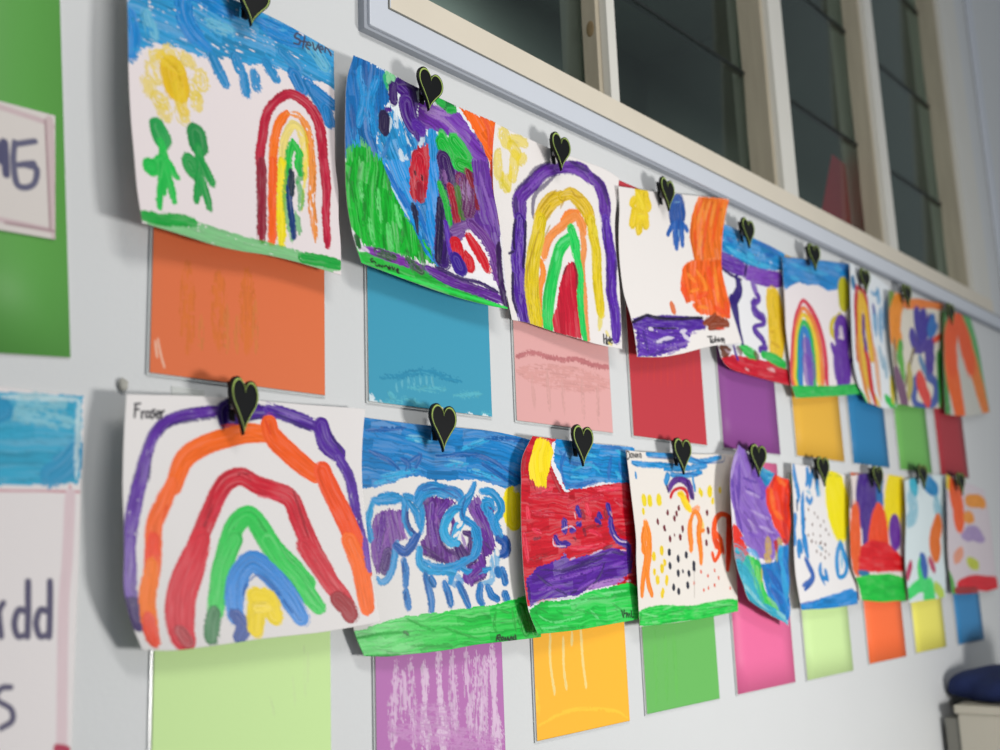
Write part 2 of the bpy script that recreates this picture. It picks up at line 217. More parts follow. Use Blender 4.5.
SHEETS=[
{"label":"child painting of a rainbow, two green figures and a yellow sun, upper left","paper":"e3d9da","W":265.1,"H":285.7,"st":[["4a9fd4",[-19.0,-16.2,284.7,-178.5,281.5,42.6,264.4,48.0,250.9,48.2,230.5,51.8,210.2,56.6,183.5,58.9,151.0,67.6,124.5,71.7,97.5,82.4,73.9,84.8,44.1,85.8,21.0,97.5,0.7,120.0,-16.2,127.9],1,0.7,2,0.12],["1f84cc",[1.7,71.7,4.7,89.4,2.7,108.7],[20.8,20.0,19.1],0.6,0.2,0.25],["1f84cc",[74.8,12.2,71.0,41.6,80.8,59.8,104.3,69.8],[18.9,21.1,23.3,22.2],0.6,0.2,0.25],["1f84cc",[48.3,17.4,105.0,15.6,138.6,17.7],[18.3,19.3,20.7],0.6,0.2,0.25],["1f84cc",[164.6,13.1,197.4,14.1,231.1,6.7],[20.3,20.1,19.6],0.6,0.2,0.25],["1f84cc",[5.8,27.6,32.1,12.6],[14.3,14.5],0.6,0.2,0.25],["86c4e0",[24.7,64.0,31.0,80.7],[16.2,16.2],0.6,0.2,0.4],["86c4e0",[104.6,41.3,131.6,38.3],[13.6,14.0],0.6,0.2,0.4],["86c4e0",[237.8,12.8,251.2,25.2],[19.7,19.7],0.6,0.2,0.4],["86c4e0",[31.6,39.9,51.4,27.2],[10.8,10.8],0.6,0.2,0.4],["3f90c8",[107.7,77.0,124.3,99.3],[13.7,13.4],0.6,0.3,0.15],["3f90c8",[137.9,66.5,142.7,76.5],[13.3,13.0],0.6,0.3,0.15],["3f90c8",[160.6,76.4,163.7,90.4],[12.1,12.1],0.6,0.3,0.15],["3f90c8",[147.6,82.2,150.6,102.0],[12.0,12.0],0.6,0.3,0.15],["3f90c8",[177.0,56.9,188.4,70.7],[13.6,13.9],0.6,0.3,0.15],["3f90c8",[197.1,36.0,217.1,45.5],[14.0,14.3],0.6,0.3,0.15],["2d80c2",[213.6,56.6,221.8,68.6],[17.2,17.3],0.6,0.3,0.0],["2d80c2",[230.4,58.2,247.1,76.1,258.8,91.9],[17.8,17.7,17.5],0.6,0.3,0.0],["2d80c2",[240.5,63.0,260.7,69.6],[17.0,17.3],0.6,0.3,0.0],["2d80c2",[253.9,79.4,257.1,94.3],[15.7,15.6],0.6,0.3,0.0],["ecd468",[30.7,103.8,40.7,99.3],[11.5,11.5],0.3,0.5,0.35],["ecd468",[24.8,135.4,26.2,140.4],[16.7,16.7],0.3,0.5,0.35],["ecd468",[43.4,155.6,44.9,157.9],[17.5,17.5],0.3,0.5,0.35],["ecd468",[68.1,152.0,68.5,154.6],[16.9,16.9],0.3,0.5,0.35],["ecd468",[87.5,129.8,86.6,135.7],[14.9,14.8],0.3,0.5,0.35],["ecd468",[92.3,105.6,93.2,110.8],[16.6,16.6],0.3,0.5,0.35],["ecd468",[72.2,93.7,77.2,94.6],[15.2,15.2],0.3,0.5,0.35],["ecd468",[51.3,93.0,55.5,94.2],[15.4,15.4],0.3,0.5,0.35],["ecd468",[30.4,118.8,35.2,122.8],[16.7,16.8],0.3,0.5,0.35],["ecd468",[35.7,147.0,42.3,147.8],[14.3,14.3],0.3,0.5,0.35],["ecd468",[80.3,121.3,81.9,123.5],[17.8,17.9],0.3,0.5,0.35],["e2b81f",[57.0,113.0,60.0,125.7],[30.4,30.7],0.4,0.2,0.0],["e8c840",[42.3,101.4,63.7,105.1],[14.3,14.5],0.3,0.2,0.35],["e8c840",[63.4,124.5,68.3,147.7],[16.3,16.5],0.3,0.2,0.35],["3aa55a",[34.1,177.4,38.6,187.0],[18.7,22.6],0.5,0.2,0.0],["2fc054",[37.2,191.5,39.2,206.0,37.6,222.8,35.4,245.1],[10.0,9.7,9.4,9.4],0.5,0.2,0.0],["2fc054",[39.2,206.0,49.8,219.6,54.4,223.8],[9.9,10.0,9.9],0.5,0.2,0.0],["2fc054",[35.8,206.9,19.1,222.1],[6.5,6.5],0.5,0.2,0.0],["2fc054",[19.1,222.1,22.4,222.6],[15.6,15.6],0.5,0.2,0.0],["2fc054",[40.6,209.8,33.1,233.6,26.8,263.6],[7.4,7.6,7.8],0.5,0.2,0.0],["2fc054",[40.0,215.4,45.0,233.2,48.5,250.2],[8.9,8.9,8.8],0.5,0.2,0.0],["2fc054",[35.1,214.0,32.0,228.4],[7.7,7.7],0.5,0.2,0.0],["1f8a45",[84.9,170.0,86.1,179.4],[22.6,22.6],0.4,0.2,0.0],["2a9d4c",[85.7,183.7,86.7,203.0,82.7,232.3],[10.6,10.2,10.0],0.4,0.2,0.0],["2a9d4c",[88.6,199.6,101.3,215.6],[11.7,11.6],0.4,0.2,0.0],["2a9d4c",[73.0,204.5,76.1,209.1],[19.4,19.5],0.5,0.2,0.0],["2a9d4c",[87.1,196.0,83.2,219.6,78.9,243.3],[7.8,7.9,7.9],0.5,0.2,0.0],["2a9d4c",[87.6,215.5,92.9,233.6,95.1,245.7],[9.1,9.1,8.9],0.5,0.2,0.0],["2a9d4c",[88.9,195.4,99.6,214.7],[9.3,9.2],0.5,0.2,0.0],["bb2b42",[163.9,214.3,165.3,188.2,164.4,170.3,171.0,144.2,176.6,118.0,189.8,96.4,206.6,82.3,223.4,82.2,236.8,90.6,245.2,106.2,248.8,133.9,249.2,166.5,248.6,188.0],[10.5,10.5,10.2,9.8,9.3,8.4,9.2,12.4,13.3,12.0,11.4,11.2,11.2],0.6,0.2,0.0],["f3731f",[179.6,210.5,180.9,178.0,184.5,152.2,191.5,125.0,203.1,106.6],[10.0,9.8,9.4,8.7,8.1],0.4,0.2,0.0],["f39a55",[203.1,106.6,219.9,104.4,230.2,119.1,233.4,146.7,231.9,179.5,231.5,194.1],[8.4,10.2,9.8,9.2,8.9,8.9],0.6,0.2,0.15],["f0d83a",[190.2,207.5,192.9,174.2,197.2,147.8,204.9,126.2,213.3,116.6,222.8,125.4,225.0,150.0,221.4,183.3],[9.3,9.1,8.6,7.8,9.4,10.7,9.7,9.4],0.5,0.2,0.05],["2fbf4a",[198.6,205.0,200.5,171.6,205.3,151.1,210.3,138.2],[8.1,7.8,7.3,7.0],0.5,0.3,0.0],["2fbf4a",[211.3,139.4,217.2,149.8,213.7,167.0,216.1,175.6],[9.8,8.8,8.3,9.3],0.5,0.3,0.0],["8f1f35",[165.9,174.6,164.3,220.4,159.9,268.1],[10.4,10.6,10.6],0.5,0.2,0.0],["c02c46",[251.6,144.3,250.2,177.7,248.1,211.1,247.2,253.9],[9.1,8.8,8.9,9.0],0.6,0.2,0.0],["f1601b",[181.7,170.1,178.4,217.1,173.8,269.5],[9.8,10.0,10.0],0.4,0.2,0.0],["f3a064",[234.0,151.4,229.9,191.6,230.9,223.3,231.2,253.8],[8.8,8.8,9.1,9.2],0.6,0.2,0.3],["f0dc2c",[192.7,166.6,189.6,214.0,185.6,269.2],[9.9,10.1,10.1],0.4,0.2,0.0],["efdc50",[225.1,154.9,220.0,188.7,216.4,221.6],[3.9,3.9,3.9],0.5,0.2,0.2],["25a845",[200.0,170.4,196.2,202.7,196.6,233.7,200.5,262.4],[7.1,7.4,7.8,8.0],0.5,0.35,0.1],["25a845",[211.9,185.1,216.4,202.6,212.9,222.6],[8.2,7.5,7.0],0.5,0.35,0.1],["25a845",[207.7,224.2,210.0,251.9],[8.0,7.9],0.5,0.35,0.1],["25a845",[216.0,161.5,215.9,177.4,209.9,189.0],[7.7,6.9,6.2],0.5,0.35,0.1],["1d3f78",[204.0,180.0,200.6,201.4,201.4,226.1,202.6,257.1],[6.3,6.7,7.0,7.1],0.6,0.2,0.0],["1c2f40",[204.3,176.6,203.9,203.3],[6.8,6.8],0.5,0.2,0.0],["2fb84e",[-1.3,280.9,36.9,279.5,71.8,275.9,112.9,277.0,146.3,280.6,186.5,282.9,227.9,282.0,268.4,274.7],[19.3,18.2,18.2,19.0,19.7,21.0,20.3,20.2],0.5,0.2,0.12],["22a341",[34.4,272.7,72.5,267.4],[11.1,11.2],0.5,0.2,0.0],["22a341",[213.9,277.7,261.4,272.7],[12.7,13.2],0.5,0.2,0.0],["22a341",[3.0,277.2,37.4,276.1],[11.5,11.6],0.5,0.2,0.0],["3b3f55",[222.0,3.3,216.9,3.6,214.2,9.8,220.6,10.1,219.3,15.7,212.8,17.7],[1.8,1.3,2.1,2.1,1.3,1.5],0.1,0,0.0],["3b3f55",[227.3,1.8,224.4,18.0],[1.5,1.5],0.1,0,0.0],["3b3f55",[221.9,10.7,229.8,7.8],[1.5,1.5],0.1,0,0.0],["3b3f55",[229.7,11.6,235.0,8.8,232.4,6.5,228.4,13.5,232.3,15.2],[1.4,1.3,1.3,1.7,2.1],0.1,0,0.0],["3b3f55",[237.6,4.9,240.2,12.3,245.5,1.9],[2.0,1.5,1.3],0.1,0,0.0],["3b3f55",[246.8,7.5,250.7,5.4,249.4,2.3,245.5,6.9,248.0,10.6],[1.4,1.3,1.6,1.6,2.2],0.1,0,0.0],["3b3f55",[253.3,7.7,254.7,0.7,259.9,4.2,261.1,7.3],[1.5,1.4,2.2,2.0],0.1,0,0.0]],"grid":[4683,8730,6179,5001,8786,6219,5327,8831,6245,5653,8867,6245,5987,8892,6231,6339,8907,6236,6699,8912,6228,7058,8907,6192,7421,8892,6142,4694,8715,5804,5008,8769,5839,5330,8814,5862,5654,8849,5860,5985,8874,5851,6335,8889,5859,6692,8895,5854,7049,8890,5822,7410,8876,5776,4704,8701,5434,5014,8754,5464,5332,8798,5483,5653,8832,5481,5982,8856,5476,6330,8871,5487,6684,8876,5484,7038,8872,5456,7398,8858,5415,4714,8688,5069,5020,8739,5095,5334,8781,5110,5651,8814,5107,5978,8838,5105,6322,8852,5120,6673,8857,5118,7025,8853,5093,7382,8840,5057,4731,8676,4713,5033,8726,4734,5342,8766,4746,5655,8797,4741,5979,8820,4742,6318,8834,4760,6664,8838,4759,7012,8834,4737,7366,8820,4705,4757,8665,4364,5056,8713,4382,5364,8751,4391,5676,8781,4386,6001,8802,4391,6341,8814,4412,6686,8818,4415,7035,8813,4396,7391,8799,4369,4793,8656,4023,5086,8700,4036,5387,8737,4041,5693,8765,4034,6012,8784,4041,6345,8795,4064,6683,8798,4066,7025,8792,4049,7374,8777,4025,4828,8647,3685,5118,8689,3694,5415,8723,3696,5717,8749,3688,6034,8766,3698,6364,8775,3724,6699,8776,3728,7038,8769,3713,7384,8754,3693,4886,8640,3361,5167,8679,3365,5454,8710,3362,5748,8733,3351,6056,8748,3362,6375,8755,3388,6699,8755,3391,7027,8746,3377,7362,8730,3357],"res":[292,348],"clip":[0.678,0.966,0.689]},
{"label":"crowded child painting in blue, green, purple and red with an orange corner","paper":"dddbe0","W":264.1,"H":270.5,"st":[["dfe6ea",[-23.0,-1.7,276.3,4.9,277.0,109.2,-8.3,189.3],-18,0.1,0.6,0.0],["2f80c0",[66.5,84.3,171.1,48.7,151.6,235.5,131.5,229.9,102.3,183.8],67,0.9,1,0.1],["6b4590",[167.9,66.2,245.5,14.4,269.7,111.1,260.8,177.3,243.8,209.1,234.6,176.7,209.8,162.5,193.7,186.0,175.9,212.7,150.5,219.4],86,1.0,1,0.0],["1f6fb5",[-9.0,-3.7,53.7,-0.6,78.2,29.8,62.1,59.9,57.4,98.0,72.1,127.0,52.1,162.3,-5.3,127.1,-8.6,36.0],73,0.8,2,0.0],["2f8fd0",[17.4,14.5,32.4,49.0,23.1,82.8],[12.4,13.4,12.2],0.7,0.2,0.2],["2f8fd0",[47.9,17.7,43.6,55.8,50.0,84.9],[12.9,13.4,14.3],0.7,0.2,0.2],["2f8fd0",[16.3,95.1,19.7,109.6],[14.2,14.3],0.7,0.2,0.2],["185498",[11.7,63.1,16.3,105.4],[9.5,9.4],0.5,0.2,0.2],["185498",[18.7,0.5,33.0,28.1],[8.8,9.1],0.5,0.2,0.2],["45c061",[68.3,6.9,71.9,10.8],[19.7,19.6],0.5,0.2,0.1],["3f9ad6",[56.6,61.9,80.0,42.3,110.0,52.9,139.2,80.9,140.3,118.6,140.5,145.7,62.0,169.7,58.9,107.9],61,0.9,2,0.18],["e3edf2",[91.1,40.7,92.2,61.6],[8.1,8.1],0.4,0.2,0.15],["e3edf2",[110.2,58.2,117.7,77.2],[8.5,8.5],0.4,0.2,0.15],["e3edf2",[99.8,93.6,106.3,107.6],[8.7,8.8],0.4,0.2,0.15],["e3edf2",[106.6,102.1,124.9,85.6],[5.5,5.6],0.4,0.2,0.15],["e3edf2",[81.0,57.8,77.6,72.2],[7.4,7.4],0.4,0.2,0.15],["e3edf2",[142.6,55.5,132.0,83.3],[6.8,6.8],0.4,0.2,0.15],["1c76b8",[106.5,54.1,128.5,84.4],[6.9,7.1],0.6,0.2,0.1],["1c76b8",[72.1,127.0,91.6,149.6],[7.4,7.1],0.6,0.2,0.1],["1c76b8",[114.1,81.0,117.5,98.7],[6.8,6.8],0.6,0.2,0.1],["1c76b8",[81.4,78.7,65.7,116.1],[5.6,5.4],0.6,0.2,0.1],["2a90d2",[156.6,45.4,160.7,84.9,152.6,131.2],[18.4,17.8,16.7],0.6,0.2,0.0],["1fae35",[1.8,119.9,30.5,102.5,55.2,109.2,64.7,129.5,87.1,161.7,-8.3,189.3],86,0.9,3,0.0],["7d4bb0",[126.0,15.0,154.9,13.0,197.3,6.6,229.8,27.6,252.2,52.5,262.1,84.1,258.8,113.8,240.7,118.2,224.3,71.4,195.9,43.5,152.9,43.9,131.9,61.8],20,0.8,1,0.0],["b79ad0",[140.0,26.6,172.6,26.2,202.5,35.8],[5.6,6.0,6.6],0.5,0.2,0.25],["b79ad0",[132.1,23.8,185.0,16.4],[5.4,5.5],0.5,0.2,0.25],["b79ad0",[154.9,13.0,190.5,8.9],[5.4,5.6],0.5,0.2,0.25],["ad3a28",[265.5,25.6,261.9,61.2,262.8,101.2],[4.8,4.8,4.9],0.3,0.2,0.0],["f26a22",[196.1,0.8,268.3,-1.3,268.7,30.4,259.1,62.0,244.7,37.5,220.9,16.1],43,0.5,1,0.0],["e0481a",[231.2,-7.0,252.2,12.3,259.0,44.8],[5.7,5.8,5.7],0.4,0.2,0.2],["e0481a",[262.1,6.4,263.2,43.6],[5.6,5.5],0.4,0.2,0.2],["4b2382",[90.0,7.3,104.6,11.5,114.1,24.7],[22.4,24.4,26.8],0.7,0.2,0.0],["4b2382",[107.3,27.0,114.7,40.7,122.4,48.8],[25.1,26.6,26.7],0.7,0.2,0.0],["3a1b66",[78.0,16.3,84.0,30.1],[14.7,15.1],0.6,0.2,0.0],["3a1b66",[85.3,5.0,98.9,-0.2,118.0,1.2],[10.2,10.7,11.3],0.6,0.2,0.0],["5a2f9a",[127.9,49.6,137.0,52.0],[16.9,17.0],0.5,0.2,0.0],["4b2382",[128.3,60.3,130.2,65.0],[8.5,8.5],0.5,0.2,0.0],["4b2382",[80.2,44.8,72.8,47.8],[5.4,5.4],0.5,0.2,0.0],["2d2447",[69.6,59.6,69.3,72.8],[18.6,18.5],0.4,0.2,0.0],["1f7d3a",[165.3,3.7,186.2,6.1],[13.2,13.4],0.5,0.2,0.0],["1fa83f",[159.5,2.9,167.7,5.6],[11.0,11.0],0.5,0.2,0.0],["1fa83f",[179.8,9.8,189.9,6.3],[9.3,9.3],0.5,0.2,0.0],["1fb73e",[174.7,47.6,189.3,64.9,210.4,72.5],[21.1,20.3,18.8],0.7,0.2,0.0],["1fb73e",[196.0,46.2,217.4,62.1],[20.0,20.2],0.7,0.2,0.0],["1fb73e",[174.9,58.4,185.7,68.8],[21.0,21.0],0.7,0.2,0.0],["3fd060",[185.7,77.0,203.2,82.9],[7.5,7.5],0.5,0.2,0.0],["3fd060",[210.2,83.7,231.3,66.6],[5.7,5.8],0.5,0.2,0.0],["c02a38",[117.5,98.7,132.0,77.9,150.0,66.6,153.4,92.6,146.8,122.0,140.5,145.7,112.0,154.2,111.7,122.1],83,0.7,1.5,0.0],["7a1525",[137.5,114.0,138.9,116.3],[5.9,5.9],0.2,0.2,0.0],["7a1525",[122.7,118.7,124.4,134.4],[5.3,5.3],0.2,0.2,0.0],["3d1f5e",[178.5,84.8,185.0,99.3,182.7,116.7],[24.1,23.4,21.2],0.7,0.2,0.0],["7a3560",[206.2,95.9,200.5,114.3],[16.2,15.5],0.8,0.2,0.15],["7a3560",[231.2,77.9,236.6,104.8],[18.4,18.5],0.8,0.2,0.15],["64407a",[220.8,77.9,222.7,105.5],[14.4,14.3],0.5,0.2,0.0],["1fb535",[-2.0,136.4,67.5,115.4,81.5,144.9,103.2,175.6,124.0,199.2,140.7,216.5,145.1,231.7,92.0,237.9,21.0,244.0,8.0,237.0,0.0,221.1,-4.7,188.3],93,1.0,2,0.0],["7fe08a",[55.8,158.5,55.3,197.8],[7.9,7.8],0.7,0.2,0.4],["7fe08a",[37.0,203.0,36.3,234.8],[8.1,8.2],0.7,0.2,0.4],["7fe08a",[86.5,169.9,90.4,195.3],[8.3,8.3],0.7,0.2,0.4],["7fe08a",[68.3,201.9,68.7,228.5],[8.5,8.5],0.7,0.2,0.4],["7fe08a",[24.7,159.7,26.9,179.7],[7.9,7.9],0.7,0.2,0.4],["0f7a22",[11.1,158.3,14.5,196.0],[5.8,5.8],0.5,0.2,0.4],["0f7a22",[34.2,172.5,22.6,215.0],[5.3,5.1],0.5,0.2,0.4],["0f7a22",[97.7,193.2,87.6,220.5],[5.1,5.1],0.5,0.2,0.4],["0f7a22",[71.9,129.7,80.0,163.9],[6.4,6.2],0.5,0.2,0.4],["0f7a22",[1.0,150.9,9.9,179.2],[5.9,6.0],0.5,0.2,0.4],["0e5a1c",[6.6,234.8,6.1,245.3],[9.4,9.3],0.4,0.2,0.0],["2f94dc",[65.7,116.1,113.9,99.8,113.1,143.2,127.0,176.8,128.8,208.8,145.1,231.7,129.1,222.5,112.3,186.4,87.4,158.9],59,0.9,1,0.0],["d8e8f2",[79.7,145.5,94.0,162.2,109.4,181.8],[3.2,3.1,3.1],0.2,0.2,0.2],["d8e8f2",[72.7,118.8,82.2,136.7],[3.4,3.3],0.2,0.2,0.2],["1b6fc0",[72.3,124.3,104.1,164.6],[7.5,7.0],0.5,0.2,0.0],["1b6fc0",[122.1,156.6,141.0,199.9,145.9,226.1],[7.1,7.1,7.0],0.5,0.2,0.0],["1b6fc0",[95.5,145.8,110.9,165.3],[7.1,7.0],0.5,0.2,0.0],["2b8fdc",[153.5,87.2,171.4,81.5,162.7,133.6,155.1,168.7,150.5,219.4,140.7,216.5,136.6,182.1,140.5,145.7,146.8,122.0],84,0.8,1,0.0],["c42838",[133.7,93.5,134.5,109.5,131.9,129.3],[25.9,25.2,24.3],0.8,0.2,0.0],["a01c30",[131.9,129.3,131.8,145.6],[14.5,14.3],0.5,0.2,0.0],["5a0f1e",[137.5,114.0,137.3,119.5],[3.7,3.7],0.5,0.2,0.0],["5a0f1e",[125.3,112.4,125.6,115.0],[3.9,3.9],0.5,0.2,0.0],["1c2140",[118.8,161.6,120.2,176.0,120.9,197.4],[12.4,7.9,2.9],0.3,0.2,0.0],["2fae45",[169.0,115.2,174.5,135.7,178.2,159.5,178.6,170.5],[12.2,11.6,11.0,10.6],0.6,0.3,0.0],["3c1c6e",[167.3,137.8,163.8,166.3,165.9,193.1,158.5,222.7],[6.8,15.7,25.8,31.6],0.9,0.2,0.0],["1d0f40",[165.6,138.3,160.6,180.9,151.3,224.6],[10.3,10.0,10.1],0.5,0.2,0.0],["5b35a8",[172.3,166.7,173.8,196.6,175.3,215.6],[7.9,7.9,8.2],0.5,0.2,0.0],["3b2a80",[185.0,218.8,187.6,223.7],[22.0,21.6],0.6,0.2,0.0],["3d1f5e",[178.5,79.3,183.5,94.2,186.0,107.3],[26.9,26.8,26.8],0.7,0.2,0.0],["a07ab0",[178.1,95.9,180.5,108.9],[7.6,7.7],0.5,0.2,0.3],["a8303f",[188.2,115.0,191.2,139.3,192.9,164.0],[13.9,13.3,12.9],0.8,0.2,0.0],["4f7a3a",[201.1,111.3,202.2,133.6,202.7,153.0],[12.1,11.7,11.4],0.6,0.2,0.0],["1fae35",[206.8,76.3,220.8,77.9],[18.6,18.8],0.7,0.2,0.0],["6b3566",[223.8,91.1,220.5,117.5,212.3,145.0],[24.2,22.7,22.1],1.0,0.2,0.0],["8a3040",[238.0,81.8,235.0,113.8,231.3,131.9],[10.4,10.0,10.0],0.7,0.2,0.2],["8a3040",[220.6,83.6,226.9,98.8],[11.3,11.4],0.7,0.2,0.2],["b493c0",[220.2,94.9,219.2,123.5],[5.7,5.6],0.5,0.2,0.3],["b493c0",[209.4,100.6,208.5,126.3],[5.8,5.7],0.5,0.2,0.3],["70499f",[227.9,64.8,252.2,58.2,262.1,84.1,265.3,129.8,260.8,177.3,257.7,229.8,249.4,242.6,244.6,203.3,229.3,166.5,210.2,159.6,234.3,134.0],85,0.9,1,0.0],["9c7cc0",[241.6,78.1,251.6,115.6,254.5,152.6],[5.2,5.3,5.0],0.3,0.2,0.2],["9c7cc0",[237.3,156.2,248.7,196.8],[5.2,5.0],0.3,0.2,0.2],["8a2a2a",[262.5,72.5,267.9,111.5,265.4,147.3],[5.1,5.1,4.9],0.3,0.2,0.0],["8b6aa5",[181.5,175.3,202.9,164.2,217.6,155.0],[11.0,11.1,11.1],0.8,0.2,0.0],["8b6aa5",[187.1,184.9,198.1,176.5],[11.0,11.1],0.8,0.2,0.0],["7a4f98",[217.1,157.9,234.9,173.8,245.3,197.4,250.8,230.9],[18.3,17.9,17.2,17.1],0.8,0.2,0.0],["e8e6ea",[197.1,185.1,212.2,170.4,227.8,178.1,239.0,195.7,244.0,232.0,252.8,242.0,199.4,237.7,173.0,230.0,192.6,214.2],-12,0.1,1,0.0],["cc1f2c",[209.6,178.0,219.7,191.1,229.3,206.1,234.2,218.0],[15.1,15.0,15.1,14.9],0.5,0.2,0.0],["cc1f2c",[203.3,211.7,203.7,218.6],[18.9,19.0],0.5,0.2,0.0],["cc1f2c",[186.1,193.4,187.8,204.1],[19.2,19.3],0.5,0.2,0.0],["cc1f2c",[201.6,202.2,204.3,205.8],[7.8,7.9],0.5,0.2,0.0],["3f2590",[183.7,216.3,187.4,225.2],[19.9,23.3],0.5,0.2,0.0],["3cb54a",[4.8,253.5,45.3,245.4,91.7,240.7,126.4,242.1,163.7,248.8,217.1,259.3,264.1,270.5,263.8,274.8,69.0,274.8,1.2,277.3,-7.8,268.4],-1,0.6,1,0.0],["8747a8",[11.6,247.7,38.2,246.0,66.5,244.9,94.7,243.9,126.2,243.5],[12.9,13.0,13.2,13.4,13.6],0.6,0.2,0.2],["3f5a45",[48.8,245.8,70.1,243.9],[12.2,12.3],0.8,0.2,0.35],["3f5a45",[94.9,242.5,115.1,247.8],[14.8,15.1],0.8,0.2,0.35],["3f5a45",[38.2,246.0,49.0,244.4],[11.8,11.8],0.8,0.2,0.35],["3a7040",[97.6,223.0,98.6,257.8],[7.5,7.5],0.5,0.2,0.5],["3a7040",[122.9,205.0,121.9,248.7],[7.2,7.4],0.5,0.2,0.5],["6b3f98",[129.8,242.6,163.7,248.8,201.1,251.3,238.0,255.7,254.6,259.0],[14.2,13.9,13.6,13.6,13.7],0.8,0.2,0.0],["38205f",[144.6,235.9,185.4,240.9,219.4,240.6,248.8,248.4],[5.0,4.9,4.9,5.1],0.4,0.2,0.0],["38205f",[252.8,242.0,260.4,263.9],[5.8,5.8],0.4,0.2,0.0],["35184f",[257.5,177.9,255.8,218.6,257.3,247.1,260.8,268.1],[8.0,8.2,8.4,8.7],0.5,0.2,0.0],["2ed04f",[-1.1,249.8,-1.0,266.4,18.1,273.8,72.2,268.2,145.8,264.7,216.2,265.3,262.4,269.9],[5.9,8.5,5.2,4.7,4.6,4.4,4.3],0.4,0.2,0.0],["e6dfe8",[11.9,246.4,20.3,248.1],[5.8,5.9],0.5,0.2,0.1],["101812",[26.2,257.1,21.2,259.9,21.3,262.8,26.9,260.6,29.1,261.7],[1.1,1.3,2.1,1.6,2.5],0.1,0,0.0],["101812",[28.2,266.0,30.4,266.5,35.5,263.0,34.8,265.8],[2.3,1.2,1.6,2.1],0.1,0,0.0],["101812",[38.3,264.2,39.7,265.5,42.6,261.8],[2.8,1.1,1.4],0.1,0,0.0],["101812",[44.2,263.3,49.4,260.4,51.9,262.6],[1.1,1.6,2.7],0.1,0,0.0],["101812",[56.2,259.0,53.0,263.7,58.2,260.7],[1.4,2.7,1.2],0.1,0,0.0],["101812",[60.7,259.1,61.5,262.6,65.6,258.6],[2.4,1.6,1.2],0.1,0,0.0],["101812",[66.6,261.7,71.4,259.2,68.2,264.2,71.7,264.3],[1.2,2.5,2.3,1.9],0.1,0,0.0]],"grid":[7588,8730,6092,7923,8791,6132,8249,8838,6147,8565,8872,6136,8895,8892,6140,9222,8899,6134,9551,8892,6124,9884,8872,6119,10216,8838,6110,7456,8706,5715,7793,8769,5752,8123,8816,5766,8444,8849,5756,8776,8868,5757,9105,8872,5750,9435,8861,5739,9768,8836,5732,10100,8796,5722,7413,8690,5367,7748,8751,5399,8076,8797,5410,8397,8828,5400,8726,8845,5398,9053,8846,5388,9379,8833,5375,9708,8805,5367,10036,8762,5358,7393,8679,5034,7724,8737,5059,8051,8780,5066,8370,8809,5055,8697,8823,5050,9023,8822,5038,9348,8807,5025,9677,8778,5017,10004,8733,5010,7392,8676,4713,7723,8728,4732,8051,8766,4736,8375,8791,4726,8705,8802,4720,9036,8800,4709,9369,8784,4698,9706,8755,4693,10044,8712,4692,7401,8679,4399,7728,8723,4411,8054,8754,4411,8379,8774,4401,8712,8782,4392,9046,8779,4381,9385,8763,4371,9730,8736,4369,10079,8697,4374,7444,8690,4101,7760,8722,4103,8079,8745,4096,8399,8759,4083,8727,8764,4070,9059,8759,4057,9398,8745,4047,9746,8722,4047,10102,8690,4055,7527,8706,3818,7829,8726,3809,8134,8739,3794,8445,8746,3776,8764,8746,3758,9090,8741,3742,9426,8730,3731,9774,8712,3730,10133,8688,3742,7658,8730,3556,7936,8733,3533,8221,8734,3508,8515,8733,3483,8817,8730,3457,9130,8724,3435,9456,8716,3420,9797,8706,3417,10154,8694,3429],"res":[205,264],"clip":[0.975,0.966,0.677]},
